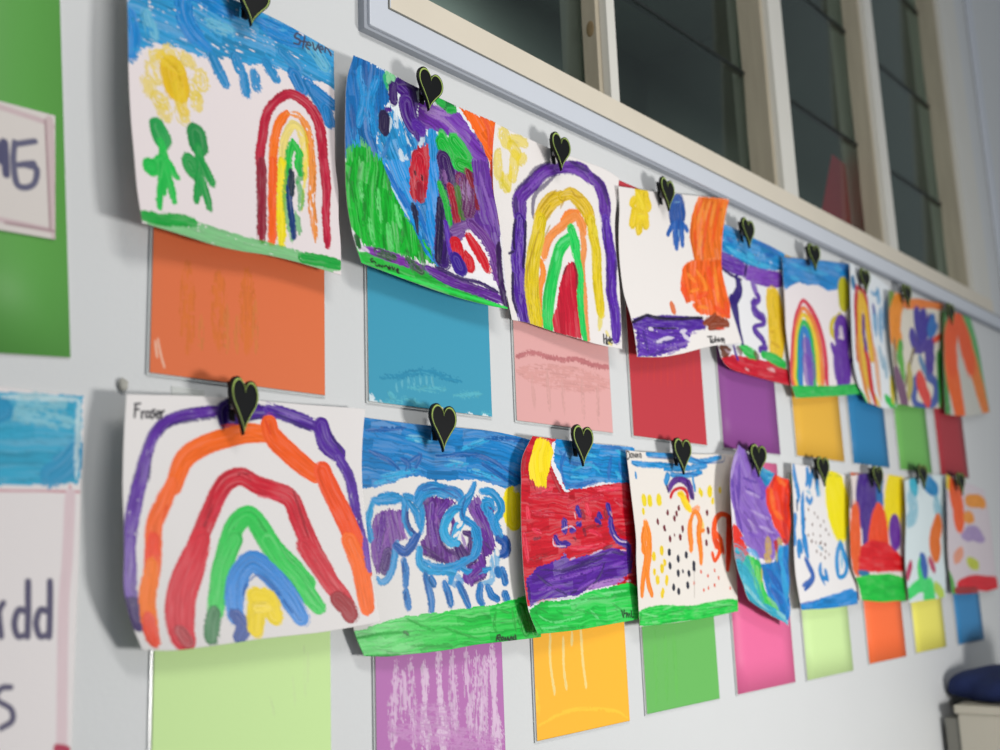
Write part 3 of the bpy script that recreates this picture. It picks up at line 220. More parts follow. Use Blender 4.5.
{"label":"child painting of a rainbow with a thick purple outer band and dark red centre","paper":"e2dddb","W":259.7,"H":287.6,"st":[["e6cf3f",[22.6,11.4,27.0,19.4],[21.7,21.6],0.4,0.3,0.08],["e6cf3f",[39.3,10.6,65.4,8.6],[15.1,15.3],0.4,0.3,0.08],["e6cf3f",[16.3,44.0,16.7,69.6],[20.6,20.7],0.4,0.3,0.08],["e6cf3f",[34.3,57.3,34.4,83.4],[20.5,20.5],0.4,0.3,0.08],["e6cf3f",[48.7,34.0,44.9,66.1],[19.5,19.6],0.4,0.3,0.08],["e6cf3f",[40.7,22.1,51.3,28.4],[19.2,19.2],0.4,0.3,0.08],["e6cf3f",[59.0,38.2,64.8,31.6],[15.4,15.4],0.4,0.3,0.08],["e2ddd8",[27.2,35.8,30.0,46.8,31.2,60.6],[16.4,16.2,16.0],0.1,0.2,0.0],["dccb3e",[29.2,80.1,37.8,87.1],[8.9,9.0],0.5,0.2,0.2],["dccb3e",[22.3,77.3,22.8,86.6],[9.1,9.1],0.5,0.2,0.2],["6a42a0",[60.3,128.8,61.0,102.3,64.4,89.4,87.9,63.2,109.2,39.0,133.9,27.0],[26.2,25.4,20.2,19.2,18.5,18.4],0.9,0.15,0.0],["6a42a0",[133.9,27.0,158.7,17.6,184.3,15.4,204.8,24.9],[16.8,17.2,19.3,21.1],0.9,0.2,0.0],["6a42a0",[204.5,22.4,221.6,30.3,234.3,52.0,238.8,81.7],[18.6,20.6,21.8,21.9],0.7,0.2,0.0],["2c1158",[51.1,85.8,77.5,59.2,90.8,40.4,120.1,19.8],[5.5,5.7,5.4,5.4],0.4,0.2,0.08],["2c1158",[53.8,128.1,52.9,92.5],[7.8,7.7],0.4,0.2,0.08],["2c1158",[134.7,34.2,117.3,53.9,92.6,81.1,88.4,116.4],[5.8,5.8,6.5,7.4],0.4,0.2,0.08],["2c1158",[157.5,7.9,197.0,14.3],[6.2,6.3],0.4,0.2,0.08],["2c1158",[203.6,15.0,228.0,28.2,241.6,54.5],[7.0,7.8,8.5],0.4,0.2,0.08],["8d67be",[78.8,75.7,103.5,48.1,124.8,32.0],[5.1,5.0,5.0],0.3,0.2,0.25],["8d67be",[146.5,23.5,172.1,21.3,202.2,30.7],[5.2,5.6,6.0],0.3,0.2,0.25],["8d67be",[142.5,17.2,157.8,10.3],[4.9,4.9],0.3,0.2,0.25],["ddb92c",[101.9,117.1,113.0,96.9,129.0,77.9,147.7,65.7],[23.8,23.1,21.6,21.2],0.8,0.2,0.0],["ddb92c",[147.7,65.7,166.5,58.1,186.8,65.4,200.7,77.0,204.3,91.3],[17.3,18.8,22.2,24.5,24.8],0.8,0.2,0.0],["b58e16",[101.2,102.6,119.2,78.0,137.3,58.4],[2.6,2.7,2.6],0.3,0.2,0.15],["b58e16",[165.7,50.8,176.3,58.0,192.3,56.3],[3.2,2.9,2.6],0.3,0.2,0.15],["b58e16",[157.3,63.2,145.6,86.2],[2.9,2.9],0.3,0.2,0.15],["b58e16",[112.1,114.3,129.4,92.7],[2.6,2.7],0.3,0.2,0.15],["f28c4a",[151.8,104.5,165.2,91.1,181.4,84.4],[15.2,14.7,14.9],0.4,0.2,0.0],["f5a06a",[103.4,170.8,112.4,148.8,126.7,130.5,151.5,109.6,165.1,98.7,178.3,90.3,187.9,97.9,192.1,112.1],[13.7,12.5,11.0,10.9,10.8,12.0,16.0,16.0],0.4,0.2,0.0],["f0913f",[96.4,180.1,95.5,200.0,82.9,223.0,73.8,249.7,68.5,285.1],[11.4,10.2,9.9,11.2,12.2],0.4,0.2,0.0],["f3a878",[190.2,115.1,191.6,135.1,185.1,159.5,182.2,180.4,181.8,208.5,178.4,257.5,179.1,282.8],[10.6,10.1,9.9,10.6,11.0,11.7,12.3],0.4,0.2,0.0],["5a34a0",[60.7,126.4,53.6,157.1,42.3,191.2,38.7,216.2,30.0,249.4,29.4,268.8,29.5,288.0],[24.0,23.7,24.8,26.3,27.3,29.4,29.9],1.0,0.15,0.0],["26104e",[39.6,174.9,42.8,152.5,49.7,129.2],[5.0,4.7,4.5],0.3,0.2,0.0],["26104e",[72.4,125.7,62.8,169.3,51.7,201.1],[4.7,4.7,4.6],0.3,0.2,0.0],["26104e",[25.4,214.1,13.0,251.9,15.4,273.1],[4.8,5.2,5.7],0.3,0.2,0.0],["26104e",[25.1,185.4,36.9,179.2],[3.2,3.2],0.3,0.2,0.0],["8f70c4",[52.9,152.4,47.1,192.5,38.7,228.3,32.4,258.7],[4.2,4.3,4.4,4.6],0.5,0.2,0.25],["8f70c4",[63.3,135.3,56.6,163.6],[4.0,4.0],0.5,0.2,0.25],["e0c62c",[105.5,113.6,94.8,143.7,80.3,174.6,68.7,209.2,60.9,238.0,58.9,262.9,56.2,287.7],[22.6,22.1,22.8,24.7,27.3,29.4,29.8],0.7,0.12,0.0],["a8860f",[100.4,129.8,85.2,158.7,62.8,198.5,50.5,230.6],[2.3,2.3,2.5,2.7],0.3,0.2,0.15],["a8860f",[125.0,116.0,109.0,139.8],[2.2,2.2],0.3,0.2,0.15],["dfc62d",[210.7,87.1,211.7,109.9,216.4,131.8,215.3,155.2,213.0,189.1,213.8,214.6,215.3,234.9],[16.5,17.0,17.1,16.6,17.1,17.7,18.2],0.6,0.15,0.0],["e3d24e",[215.3,234.9,211.9,250.9,209.1,261.7],[9.1,9.3,9.3],0.5,0.2,0.15],["e3d24e",[217.0,100.9,218.2,108.3],[9.3,9.3],0.5,0.2,0.15],["2eca5c",[84.9,288.8,92.7,255.1,106.9,219.6,125.1,180.6,140.3,149.8,163.1,126.8],[23.4,21.6,19.4,18.2,16.3,15.2],0.6,0.12,0.0],["2eca5c",[167.6,113.1,172.3,132.1,172.9,152.2],[19.1,19.0,18.7],0.5,0.2,0.0],["7fe09a",[133.9,148.7,149.0,135.2,163.1,126.8],[4.4,4.3,4.3],0.3,0.2,0.15],["7fe09a",[126.5,172.8,136.4,153.1],[5.3,5.3],0.3,0.2,0.15],["24a845",[84.8,257.0,91.8,230.6,119.1,177.0,134.3,146.1],[4.5,3.9,3.6,3.5],0.3,0.2,0.1],["24a845",[159.2,115.2,169.7,105.0],[3.0,3.0],0.3,0.2,0.1],["35cc62",[173.6,146.9,177.4,179.0,172.9,210.5,170.3,238.9,170.1,264.4,173.0,285.3],[12.5,12.3,12.3,13.0,13.8,14.3],0.5,0.2,0.0],["c41d35",[153.8,168.8,166.1,164.4,170.4,180.6,164.4,219.9,163.0,250.7,165.2,286.9,100.2,289.2,98.9,268.5,115.3,245.2,127.5,212.6,140.7,187.3],93,0.5,0.6,0.0],["7d1020",[165.8,166.5,170.0,183.2,166.9,204.2],[4.6,4.4,4.2],0.3,0.2,0.0],["7d1020",[149.4,175.3,140.3,189.9],[3.4,3.4],0.3,0.2,0.0],["5f37a8",[240.5,78.5,243.2,109.0,247.6,136.6,244.0,166.7,241.2,196.4,246.0,224.3,247.5,255.8,246.7,271.7],[19.5,20.1,19.7,18.6,19.3,20.0,19.9,19.8],0.8,0.2,0.0],["321560",[235.3,80.3,237.5,116.1,237.1,152.8,234.8,189.9,235.3,226.3],[3.6,3.6,3.6,3.6,3.7],0.3,0.2,0.1],["321560",[256.1,139.2,251.8,175.2],[3.6,3.6],0.3,0.2,0.1],["1c1a22",[218.3,269.2,218.4,283.3],[2.2,2.3],0.1,0,0.0],["1c1a22",[217.8,277.0,224.5,274.7],[1.5,1.5],0.1,0,0.0],["1c1a22",[224.9,269.5,223.2,283.9],[2.2,2.2],0.1,0,0.0],["1c1a22",[226.1,278.4,228.9,275.4,229.6,281.8,225.8,283.6,226.1,278.4],[1.7,2.1,2.0,2.1,2.2],0.1,0,0.0],["1c1a22",[232.1,271.1,231.5,281.5],[2.2,2.2],0.1,0,0.0],["1c1a22",[233.5,277.4,237.3,275.6,235.6,273.2,233.5,277.4,235.9,281.5,238.9,279.3],[1.5,2.0,1.5,2.2,1.8,1.6],0.1,0,0.0],["efe08a",[225.2,264.3,228.6,269.0],[5.4,5.4],0.5,0.2,0.3],["efe08a",[229.6,281.8,235.0,283.7],[4.4,4.4],0.5,0.2,0.3]],"grid":[10286,8928,6162,10606,8927,6146,10941,8920,6143,11274,8909,6127,11620,8892,6119,11979,8870,6122,12345,8844,6123,12713,8812,6115,13039,8775,6043,10212,8919,5771,10517,8906,5752,10836,8891,5743,11157,8873,5722,11493,8853,5712,11845,8831,5713,12207,8807,5713,12576,8780,5709,12915,8752,5654,10151,8910,5390,10443,8888,5371,10749,8866,5356,11059,8844,5333,11386,8822,5321,11730,8800,5320,12086,8778,5318,12454,8756,5317,12802,8733,5276,10112,8901,5020,10399,8873,5004,10698,8847,4987,11004,8823,4964,11328,8799,4951,11670,8777,4949,12025,8757,4947,12396,8738,4949,12757,8720,4921,10130,8892,4670,10413,8862,4657,10707,8834,4640,11008,8808,4616,11328,8784,4603,11666,8763,4599,12018,8744,4595,12389,8727,4598,12756,8712,4581,10182,8883,4333,10462,8853,4325,10750,8825,4306,11046,8800,4281,11360,8777,4268,11691,8756,4261,12036,8738,4254,12400,8722,4256,12768,8709,4248,10257,8874,4005,10533,8847,4001,10815,8822,3981,11103,8799,3956,11408,8777,3941,11728,8758,3931,12061,8740,3919,12411,8725,3919,12770,8711,3916,10343,8865,3681,10618,8844,3683,10893,8824,3662,11174,8804,3636,11470,8786,3619,11777,8768,3605,12094,8750,3589,12427,8734,3585,12773,8718,3587,10417,8856,3354,10694,8844,3361,10967,8831,3341,11243,8817,3316,11531,8802,3298,11827,8786,3282,12128,8768,3261,12444,8750,3255,12775,8730,3261],"res":[171,250],"clip":[1.27,0.966,0.671]},
{"label":"child painting with a big orange shape, blue figure and purple ground","paper":"e2ddda","W":334.9,"H":289.1,"st":[["e8c92a",[59.4,1.9,63.9,15.2],[21.6,21.9],0.5,0.25,0.0],["e8c92a",[79.0,8.4,81.4,27.5],[21.9,22.3],0.5,0.25,0.0],["e8c92a",[46.2,19.5,38.4,25.6],[15.2,15.3],0.5,0.25,0.0],["e8c92a",[61.2,29.1,64.2,39.8],[22.3,22.1],0.5,0.25,0.0],["e8c92a",[46.3,41.2,42.7,57.8],[21.7,22.1],0.5,0.25,0.0],["e8c92a",[64.4,42.5,64.4,67.1],[22.5,22.7],0.5,0.25,0.0],["e8c92a",[76.9,38.8,84.1,57.6],[21.9,21.8],0.5,0.25,0.0],["e8c92a",[83.8,19.0,89.0,26.9],[20.6,20.3],0.5,0.25,0.0],["f0d84a",[54.1,10.6,71.3,28.3],[13.3,12.8],0.5,0.2,0.1],["f0d84a",[59.6,45.6,77.7,47.0],[8.4,8.4],0.5,0.2,0.1],["1b4f9e",[180.9,17.1,180.0,28.9,184.4,40.5,188.4,55.1],[34.7,44.9,43.0,30.0],0.8,0.2,0.0],["1b5db0",[171.4,55.2,158.0,72.5],[12.0,11.8],0.7,0.25,0.0],["1b5db0",[204.9,54.9,221.1,66.7],[9.6,9.8],0.7,0.25,0.0],["1b5db0",[179.1,55.2,181.6,90.1],[13.3,13.6],0.7,0.25,0.0],["1b5db0",[199.7,55.0,206.2,93.4],[13.1,13.5],0.7,0.25,0.0],["1b5db0",[189.4,75.6,186.9,97.5],[13.5,13.5],0.7,0.25,0.0],["9ec2e8",[168.3,16.1,188.0,14.5],[2.3,2.4],0.5,0.2,0.2],["9ec2e8",[191.1,66.8,193.3,78.5],[4.1,4.1],0.5,0.2,0.2],["f0762a",[244.4,0.5,335.9,0.3,334.9,50.0,336.2,97.2,331.8,163.6,201.1,161.3,204.3,137.7,219.0,126.4,245.7,120.7,228.7,78.6,228.3,42.5,237.5,14.7],82,0.8,0.8,0.0],["f59a52",[261.2,10.3,251.0,53.9],[9.7,10.1],0.4,0.2,0.2],["f59a52",[295.1,8.0,292.9,58.3],[9.8,10.2],0.4,0.2,0.2],["f59a52",[324.9,9.1,328.6,56.6],[9.7,10.3],0.4,0.2,0.2],["f59a52",[279.8,5.9,270.1,47.0],[9.7,10.1],0.4,0.2,0.2],["f59a52",[267.9,62.4,261.2,102.3],[10.3,10.2],0.4,0.2,0.2],["ea4f12",[286.2,11.8,278.6,65.1,271.9,114.3],[7.9,8.2,8.2],0.4,0.2,0.25],["ea4f12",[309.5,7.0,307.0,51.4,302.7,101.3],[7.8,8.2,8.2],0.4,0.2,0.25],["ea4f12",[242.3,63.3,250.8,102.5],[8.0,8.3],0.4,0.2,0.25],["ea4f12",[255.7,7.5,242.8,39.0],[7.6,7.8],0.4,0.2,0.25],["ea4f12",[229.3,129.7,270.0,141.9],[5.3,5.6],0.4,0.2,0.25],["f0641c",[207.6,133.4,250.9,122.2,342.7,120.7,336.3,139.6,340.3,168.5,334.4,213.8,319.1,239.6,265.0,231.5,245.0,229.1,221.4,222.8,209.4,209.2,221.5,201.1,194.3,201.5,185.7,173.7,199.7,147.8],97,0.7,1,0.0],["fa9440",[216.3,145.7,242.2,164.9],[7.9,8.8],0.4,0.2,0.25],["fa9440",[249.1,140.5,271.1,171.5,250.2,196.3],[9.3,10.7,8.2],0.4,0.2,0.25],["fa9440",[313.3,133.7,305.1,178.0,299.5,203.5],[10.6,10.2,10.3],0.4,0.2,0.25],["fa9440",[227.4,210.8,262.3,215.6],[6.5,6.6],0.4,0.2,0.25],["fa9440",[214.3,182.0,247.8,177.5],[5.9,6.0],0.4,0.2,0.25],["e8420c",[198.4,168.6,200.0,189.9],[16.0,16.0],0.4,0.2,0.2],["e8420c",[322.8,210.3,318.8,229.8],[15.7,15.6],0.4,0.2,0.2],["e8420c",[283.2,216.0,310.0,226.3],[11.7,12.0],0.4,0.2,0.2],["e8420c",[229.5,195.4,276.5,184.2],[9.0,9.1],0.4,0.2,0.2],["e8420c",[291.4,140.2,292.0,171.6],[15.9,15.9],0.4,0.2,0.2],["e08a6c",[145.9,201.8,145.6,210.6],[13.9,13.9],0.2,0.2,0.0],["5c3aa2",[4.7,233.3,51.6,229.2,105.1,228.4,166.3,234.9,226.7,245.1],[18.3,18.7,19.6,20.4,21.4],0.8,0.2,0.0],["1a0f33",[0.7,230.7,47.0,218.0,63.0,217.6,87.6,221.1,148.9,226.6,232.0,233.7],[4.8,4.8,5.4,5.3,5.3,5.6],0.3,0.2,0.0],["1a0f33",[46.7,240.4,83.6,240.3,140.2,245.4],[5.0,5.1,5.2],0.3,0.2,0.0],["6b48b0",[6.2,236.0,203.8,248.4,177.0,262.9,159.7,281.2,112.9,281.5,75.4,287.3,2.0,288.7,3.2,260.4],9,0.9,1.5,0.06],["e6e0ea",[63.9,265.0,94.1,258.9,125.7,258.5],[6.1,6.1,6.2],0.2,0.2,0.1],["e6e0ea",[149.2,250.7,170.8,250.3],[6.3,6.4],0.2,0.2,0.1],["e6e0ea",[157.7,257.5,174.9,268.6],[8.0,8.1],0.2,0.2,0.1],["e6e0ea",[52.0,240.3,62.4,240.7],[6.2,6.2],0.2,0.2,0.1],["38207a",[14.8,241.3,2.9,284.7],[6.9,6.8],0.3,0.2,0.2],["38207a",[29.9,243.6,36.5,281.6],[7.5,7.2],0.3,0.2,0.2],["38207a",[61.3,265.0,134.5,263.6],[3.8,4.0],0.3,0.2,0.2],["38207a",[35.1,287.1,120.6,273.8],[3.8,4.0],0.3,0.2,0.2],["a38cc8",[88.7,276.8,173.8,271.4],[5.5,5.8],0.5,0.2,0.35],["a38cc8",[179.2,257.2,211.9,255.6],[5.9,6.0],0.5,0.2,0.35],["a38cc8",[96.2,285.7,138.7,281.4],[5.6,5.7],0.5,0.2,0.35],["8a3c1e",[243.5,243.2,270.0,242.9,304.8,247.2],[19.0,19.9,21.0],0.7,0.2,0.0],["8a3c1e",[276.2,230.3,255.2,240.7,231.8,245.5],[9.7,9.3,9.1],0.6,0.2,0.0],["8a3c1e",[285.7,254.6,244.2,254.2],[9.5,9.3],0.6,0.2,0.0],["d83a20",[263.9,256.9,294.5,258.2],[3.8,3.9],0.5,0.2,0.1],["15131a",[231.3,270.3,247.5,271.0],[1.8,1.9],0.1,0,0.0],["15131a",[239.8,271.1,237.9,281.8],[3.0,3.0],0.1,0,0.0],["15131a",[245.3,276.2,241.8,282.2,249.1,281.8,250.9,277.6],[2.7,2.8,2.0,2.8],0.1,0,0.0],["15131a",[256.3,272.2,253.1,282.1],[2.9,2.9],0.1,0,0.0],["15131a",[255.6,278.5,262.4,278.3,259.0,282.5],[1.8,2.8,2.5],0.1,0,0.0],["15131a",[265.9,276.0,265.5,282.9,273.4,276.4,274.5,279.6],[3.1,1.9,1.9,3.1],0.1,0,0.0],["15131a",[276.9,276.6,272.5,284.3,281.9,276.8,279.2,286.3],[2.7,1.9,2.1,2.9],0.1,0,0.0]],"grid":[12905,8694,5852,13397,8769,5965,13882,8827,6069,14363,8868,6172,14840,8892,6282,15308,8899,6384,15764,8890,6475,16207,8863,6552,16634,8820,6619,12891,8691,5498,13351,8756,5595,13804,8806,5687,14253,8841,5781,14697,8860,5884,15133,8864,5981,15558,8853,6067,15971,8826,6138,16370,8785,6201,12832,8690,5136,13269,8745,5222,13701,8788,5305,14130,8816,5394,14555,8831,5493,14972,8833,5589,15382,8820,5673,15782,8794,5743,16172,8755,5805,12805,8691,4787,13223,8737,4862,13637,8772,4937,14049,8795,5022,14459,8806,5119,14862,8805,5215,15261,8792,5299,15654,8767,5368,16039,8731,5431,12823,8694,4451,13223,8732,4518,13622,8759,4586,14019,8777,4668,14415,8784,4763,14808,8781,4859,15198,8768,4944,15586,8745,5013,15970,8712,5077,12882,8700,4129,13273,8728,4189,13666,8749,4253,14060,8761,4336,14455,8765,4431,14848,8761,4532,15244,8749,4620,15641,8728,4693,16038,8699,4761,13020,8708,3829,13399,8728,3882,13781,8742,3942,14167,8749,4023,14554,8750,4119,14943,8745,4221,15338,8734,4312,15738,8716,4385,16142,8692,4456,13115,8718,3516,13488,8729,3565,13868,8737,3623,14254,8740,3706,14645,8738,3804,15039,8733,3912,15445,8723,4008,15861,8709,4086,16285,8690,4162,13162,8730,3191,13535,8733,3237,13919,8734,3295,14311,8733,3381,14712,8730,3484,15121,8724,3599,15546,8716,3702,15987,8706,3786,16443,8694,3870],"res":[138,216],"clip":[1.579,0.966,0.681]},
{"label":"child painting with a purple zigzag line and red ground under a blue sky band","paper":"dfdfe2","W":265.6,"H":281.8,"st":[["2f8fcf",[-7.6,-1.2,270.9,-7.5,273.2,32.9,235.9,42.8,187.1,52.9,126.1,58.7,63.4,54.4,-0.3,53.9],-1,0.8,1,0.04],["57b5e0",[36.7,41.6,99.2,46.3,162.0,47.1,210.8,42.5],[10.6,10.5,10.3,10.1],0.6,0.2,0.25],["57b5e0",[123.4,36.9,142.5,38.6],[11.1,11.1],0.6,0.2,0.25],["1b5fb0",[138.0,7.2,206.9,3.6,245.9,9.8],[8.0,8.8,10.1],0.5,0.2,0.05],["1b5fb0",[39.9,24.9,59.0,26.9],[8.6,8.5],0.5,0.2,0.05],["1b5fb0",[183.8,22.4,227.1,15.0],[7.8,7.9],0.5,0.2,0.05],["6a3fa6",[7.4,71.8,59.2,71.2,114.6,71.3],[30.4,29.0,29.3],0.9,0.2,0.0],["8454b8",[114.9,74.4,176.1,70.2,224.8,64.1,261.9,56.3],[28.0,28.4,28.2,28.3],0.7,0.2,0.0],["32185e",[15.2,86.0,67.2,91.6,103.7,93.1],[5.5,5.1,4.9],0.3,0.2,0.0],["32185e",[119.9,60.3,115.4,80.7],[8.1,8.0],0.3,0.2,0.0],["2f1b70",[85.3,90.9,95.5,114.1,76.0,143.6,65.0,171.2],[12.1,21.5,21.3,15.2],0.5,0.2,0.0],["6a45a8",[146.8,92.8,158.9,106.5,170.7,117.2,146.9,135.0,152.5,150.2,181.1,157.8],[12.6,12.4,11.3,10.7,11.0,9.1],0.6,0.2,0.0],["9b82c4",[146.7,89.6,155.9,100.6],[17.3,17.4],0.5,0.2,0.1],["e6bc2a",[207.1,93.1,214.9,121.3,227.7,152.0],[16.3,31.2,43.0],0.5,0.2,0.0],["2f1b70",[69.9,140.1,79.3,157.2,93.7,186.2,106.7,222.0],[25.8,25.6,10.6,10.7],0.5,0.2,0.0],["5f3ba0",[152.8,122.4,146.9,133.4,164.2,146.3,184.2,152.2,183.6,165.5,154.5,175.8,151.2,184.6,178.7,199.3,183.4,214.9,166.0,224.4],[11.7,14.4,11.3,13.2,8.9,8.2,12.8,12.8,11.6,8.1],0.7,0.2,0.0],["5f3ba0",[169.0,220.6,189.1,213.9],[14.1,14.2],0.6,0.2,0.0],["e6c030",[227.8,106.8,234.1,145.6,231.2,179.8,225.8,210.9],[57.0,60.4,56.3,52.2],0.5,0.2,0.0],["c99a10",[208.5,177.4,220.1,175.2],[5.2,5.2],0.4,0.2,0.2],["c99a10",[246.7,136.2,247.4,190.1],[9.7,9.3],0.4,0.2,0.2],["c99a10",[207.0,197.6,240.4,204.9],[6.4,6.5],0.4,0.2,0.2],["6b3a22",[5.5,257.9,62.4,239.9],[15.9,16.2],0.6,0.2,0.1],["6b3a22",[6.6,270.9,54.8,248.0],[14.5,15.1],0.6,0.2,0.1],["c9b5c0",[35.7,247.5,61.0,246.5],[5.4,5.4],0.5,0.2,0.2],["c41a2e",[-0.9,281.4,66.3,248.7,135.9,242.5,209.4,240.3,269.2,247.5,282.6,287.0,169.2,286.9,77.2,288.7,6.4,298.1],-2,0.5,0.8,0.0],["efc6c8",[108.2,270.3,116.4,271.5],[4.8,4.8],0.5,0.2,0.1],["efc6c8",[186.7,257.6,216.7,259.6],[4.6,4.5],0.5,0.2,0.1],["efc6c8",[199.1,253.9,214.8,256.6],[5.2,5.0],0.5,0.2,0.1],["2fb94f",[100.6,229.5,125.9,232.9,148.2,235.5],[14.9,20.5,20.6],0.7,0.3,0.0],["2fb94f",[176.9,229.2,216.0,232.6,249.3,237.1],[14.5,20.6,21.5],0.7,0.3,0.0],["5b2a1c",[151.3,233.4,156.4,237.5],[13.2,13.5],0.5,0.2,0.1],["5b2a1c",[91.6,234.4,96.8,238.2],[13.3,13.6],0.5,0.2,0.1],["4c2a90",[74.9,231.0,84.1,255.0],[7.1,7.5],0.2,0.2,0.0]],"grid":[16355,8928,6140,16648,8916,6145,16941,8906,6139,17241,8898,6129,17539,8892,6105,17860,8889,6095,18196,8888,6090,18539,8889,6079,18887,8892,6061,16245,8922,5793,16504,8902,5774,16783,8886,5758,17079,8875,5745,17381,8869,5724,17710,8868,5717,18061,8872,5716,18425,8881,5712,18803,8895,5705,16153,8914,5453,16382,8888,5414,16648,8868,5388,16941,8855,5374,17246,8849,5355,17581,8851,5350,17941,8859,5351,18321,8874,5352,18721,8896,5352,16071,8904,5120,16277,8874,5062,16536,8852,5029,16830,8838,5015,17140,8833,4998,17483,8836,4995,17854,8847,4998,18248,8867,5003,18667,8895,5008,15992,8892,4790,16181,8861,4717,16439,8838,4679,16738,8824,4665,17057,8820,4651,17409,8824,4649,17791,8838,4655,18199,8861,4662,18634,8892,4671,15919,8877,4466,16096,8847,4379,16355,8826,4337,16661,8814,4323,16989,8810,4311,17349,8816,4311,17739,8831,4317,18157,8854,4326,18603,8886,4337,15864,8860,4148,16031,8834,4049,16292,8816,4002,16604,8806,3989,16938,8804,3979,17303,8811,3979,17696,8825,3984,18117,8848,3993,18565,8878,4004,15838,8841,3838,15997,8821,3728,16260,8808,3678,16577,8801,3664,16917,8801,3656,17283,8808,3655,17674,8822,3659,18090,8842,3666,18532,8868,3675,15886,8820,3548,16038,8809,3426,16305,8802,3372,16627,8800,3358,16970,8802,3350,17334,8809,3348,17719,8820,3349,18124,8836,3353,18552,8856,3358],"res":[98,177],"clip":[1.879,0.966,0.675]},
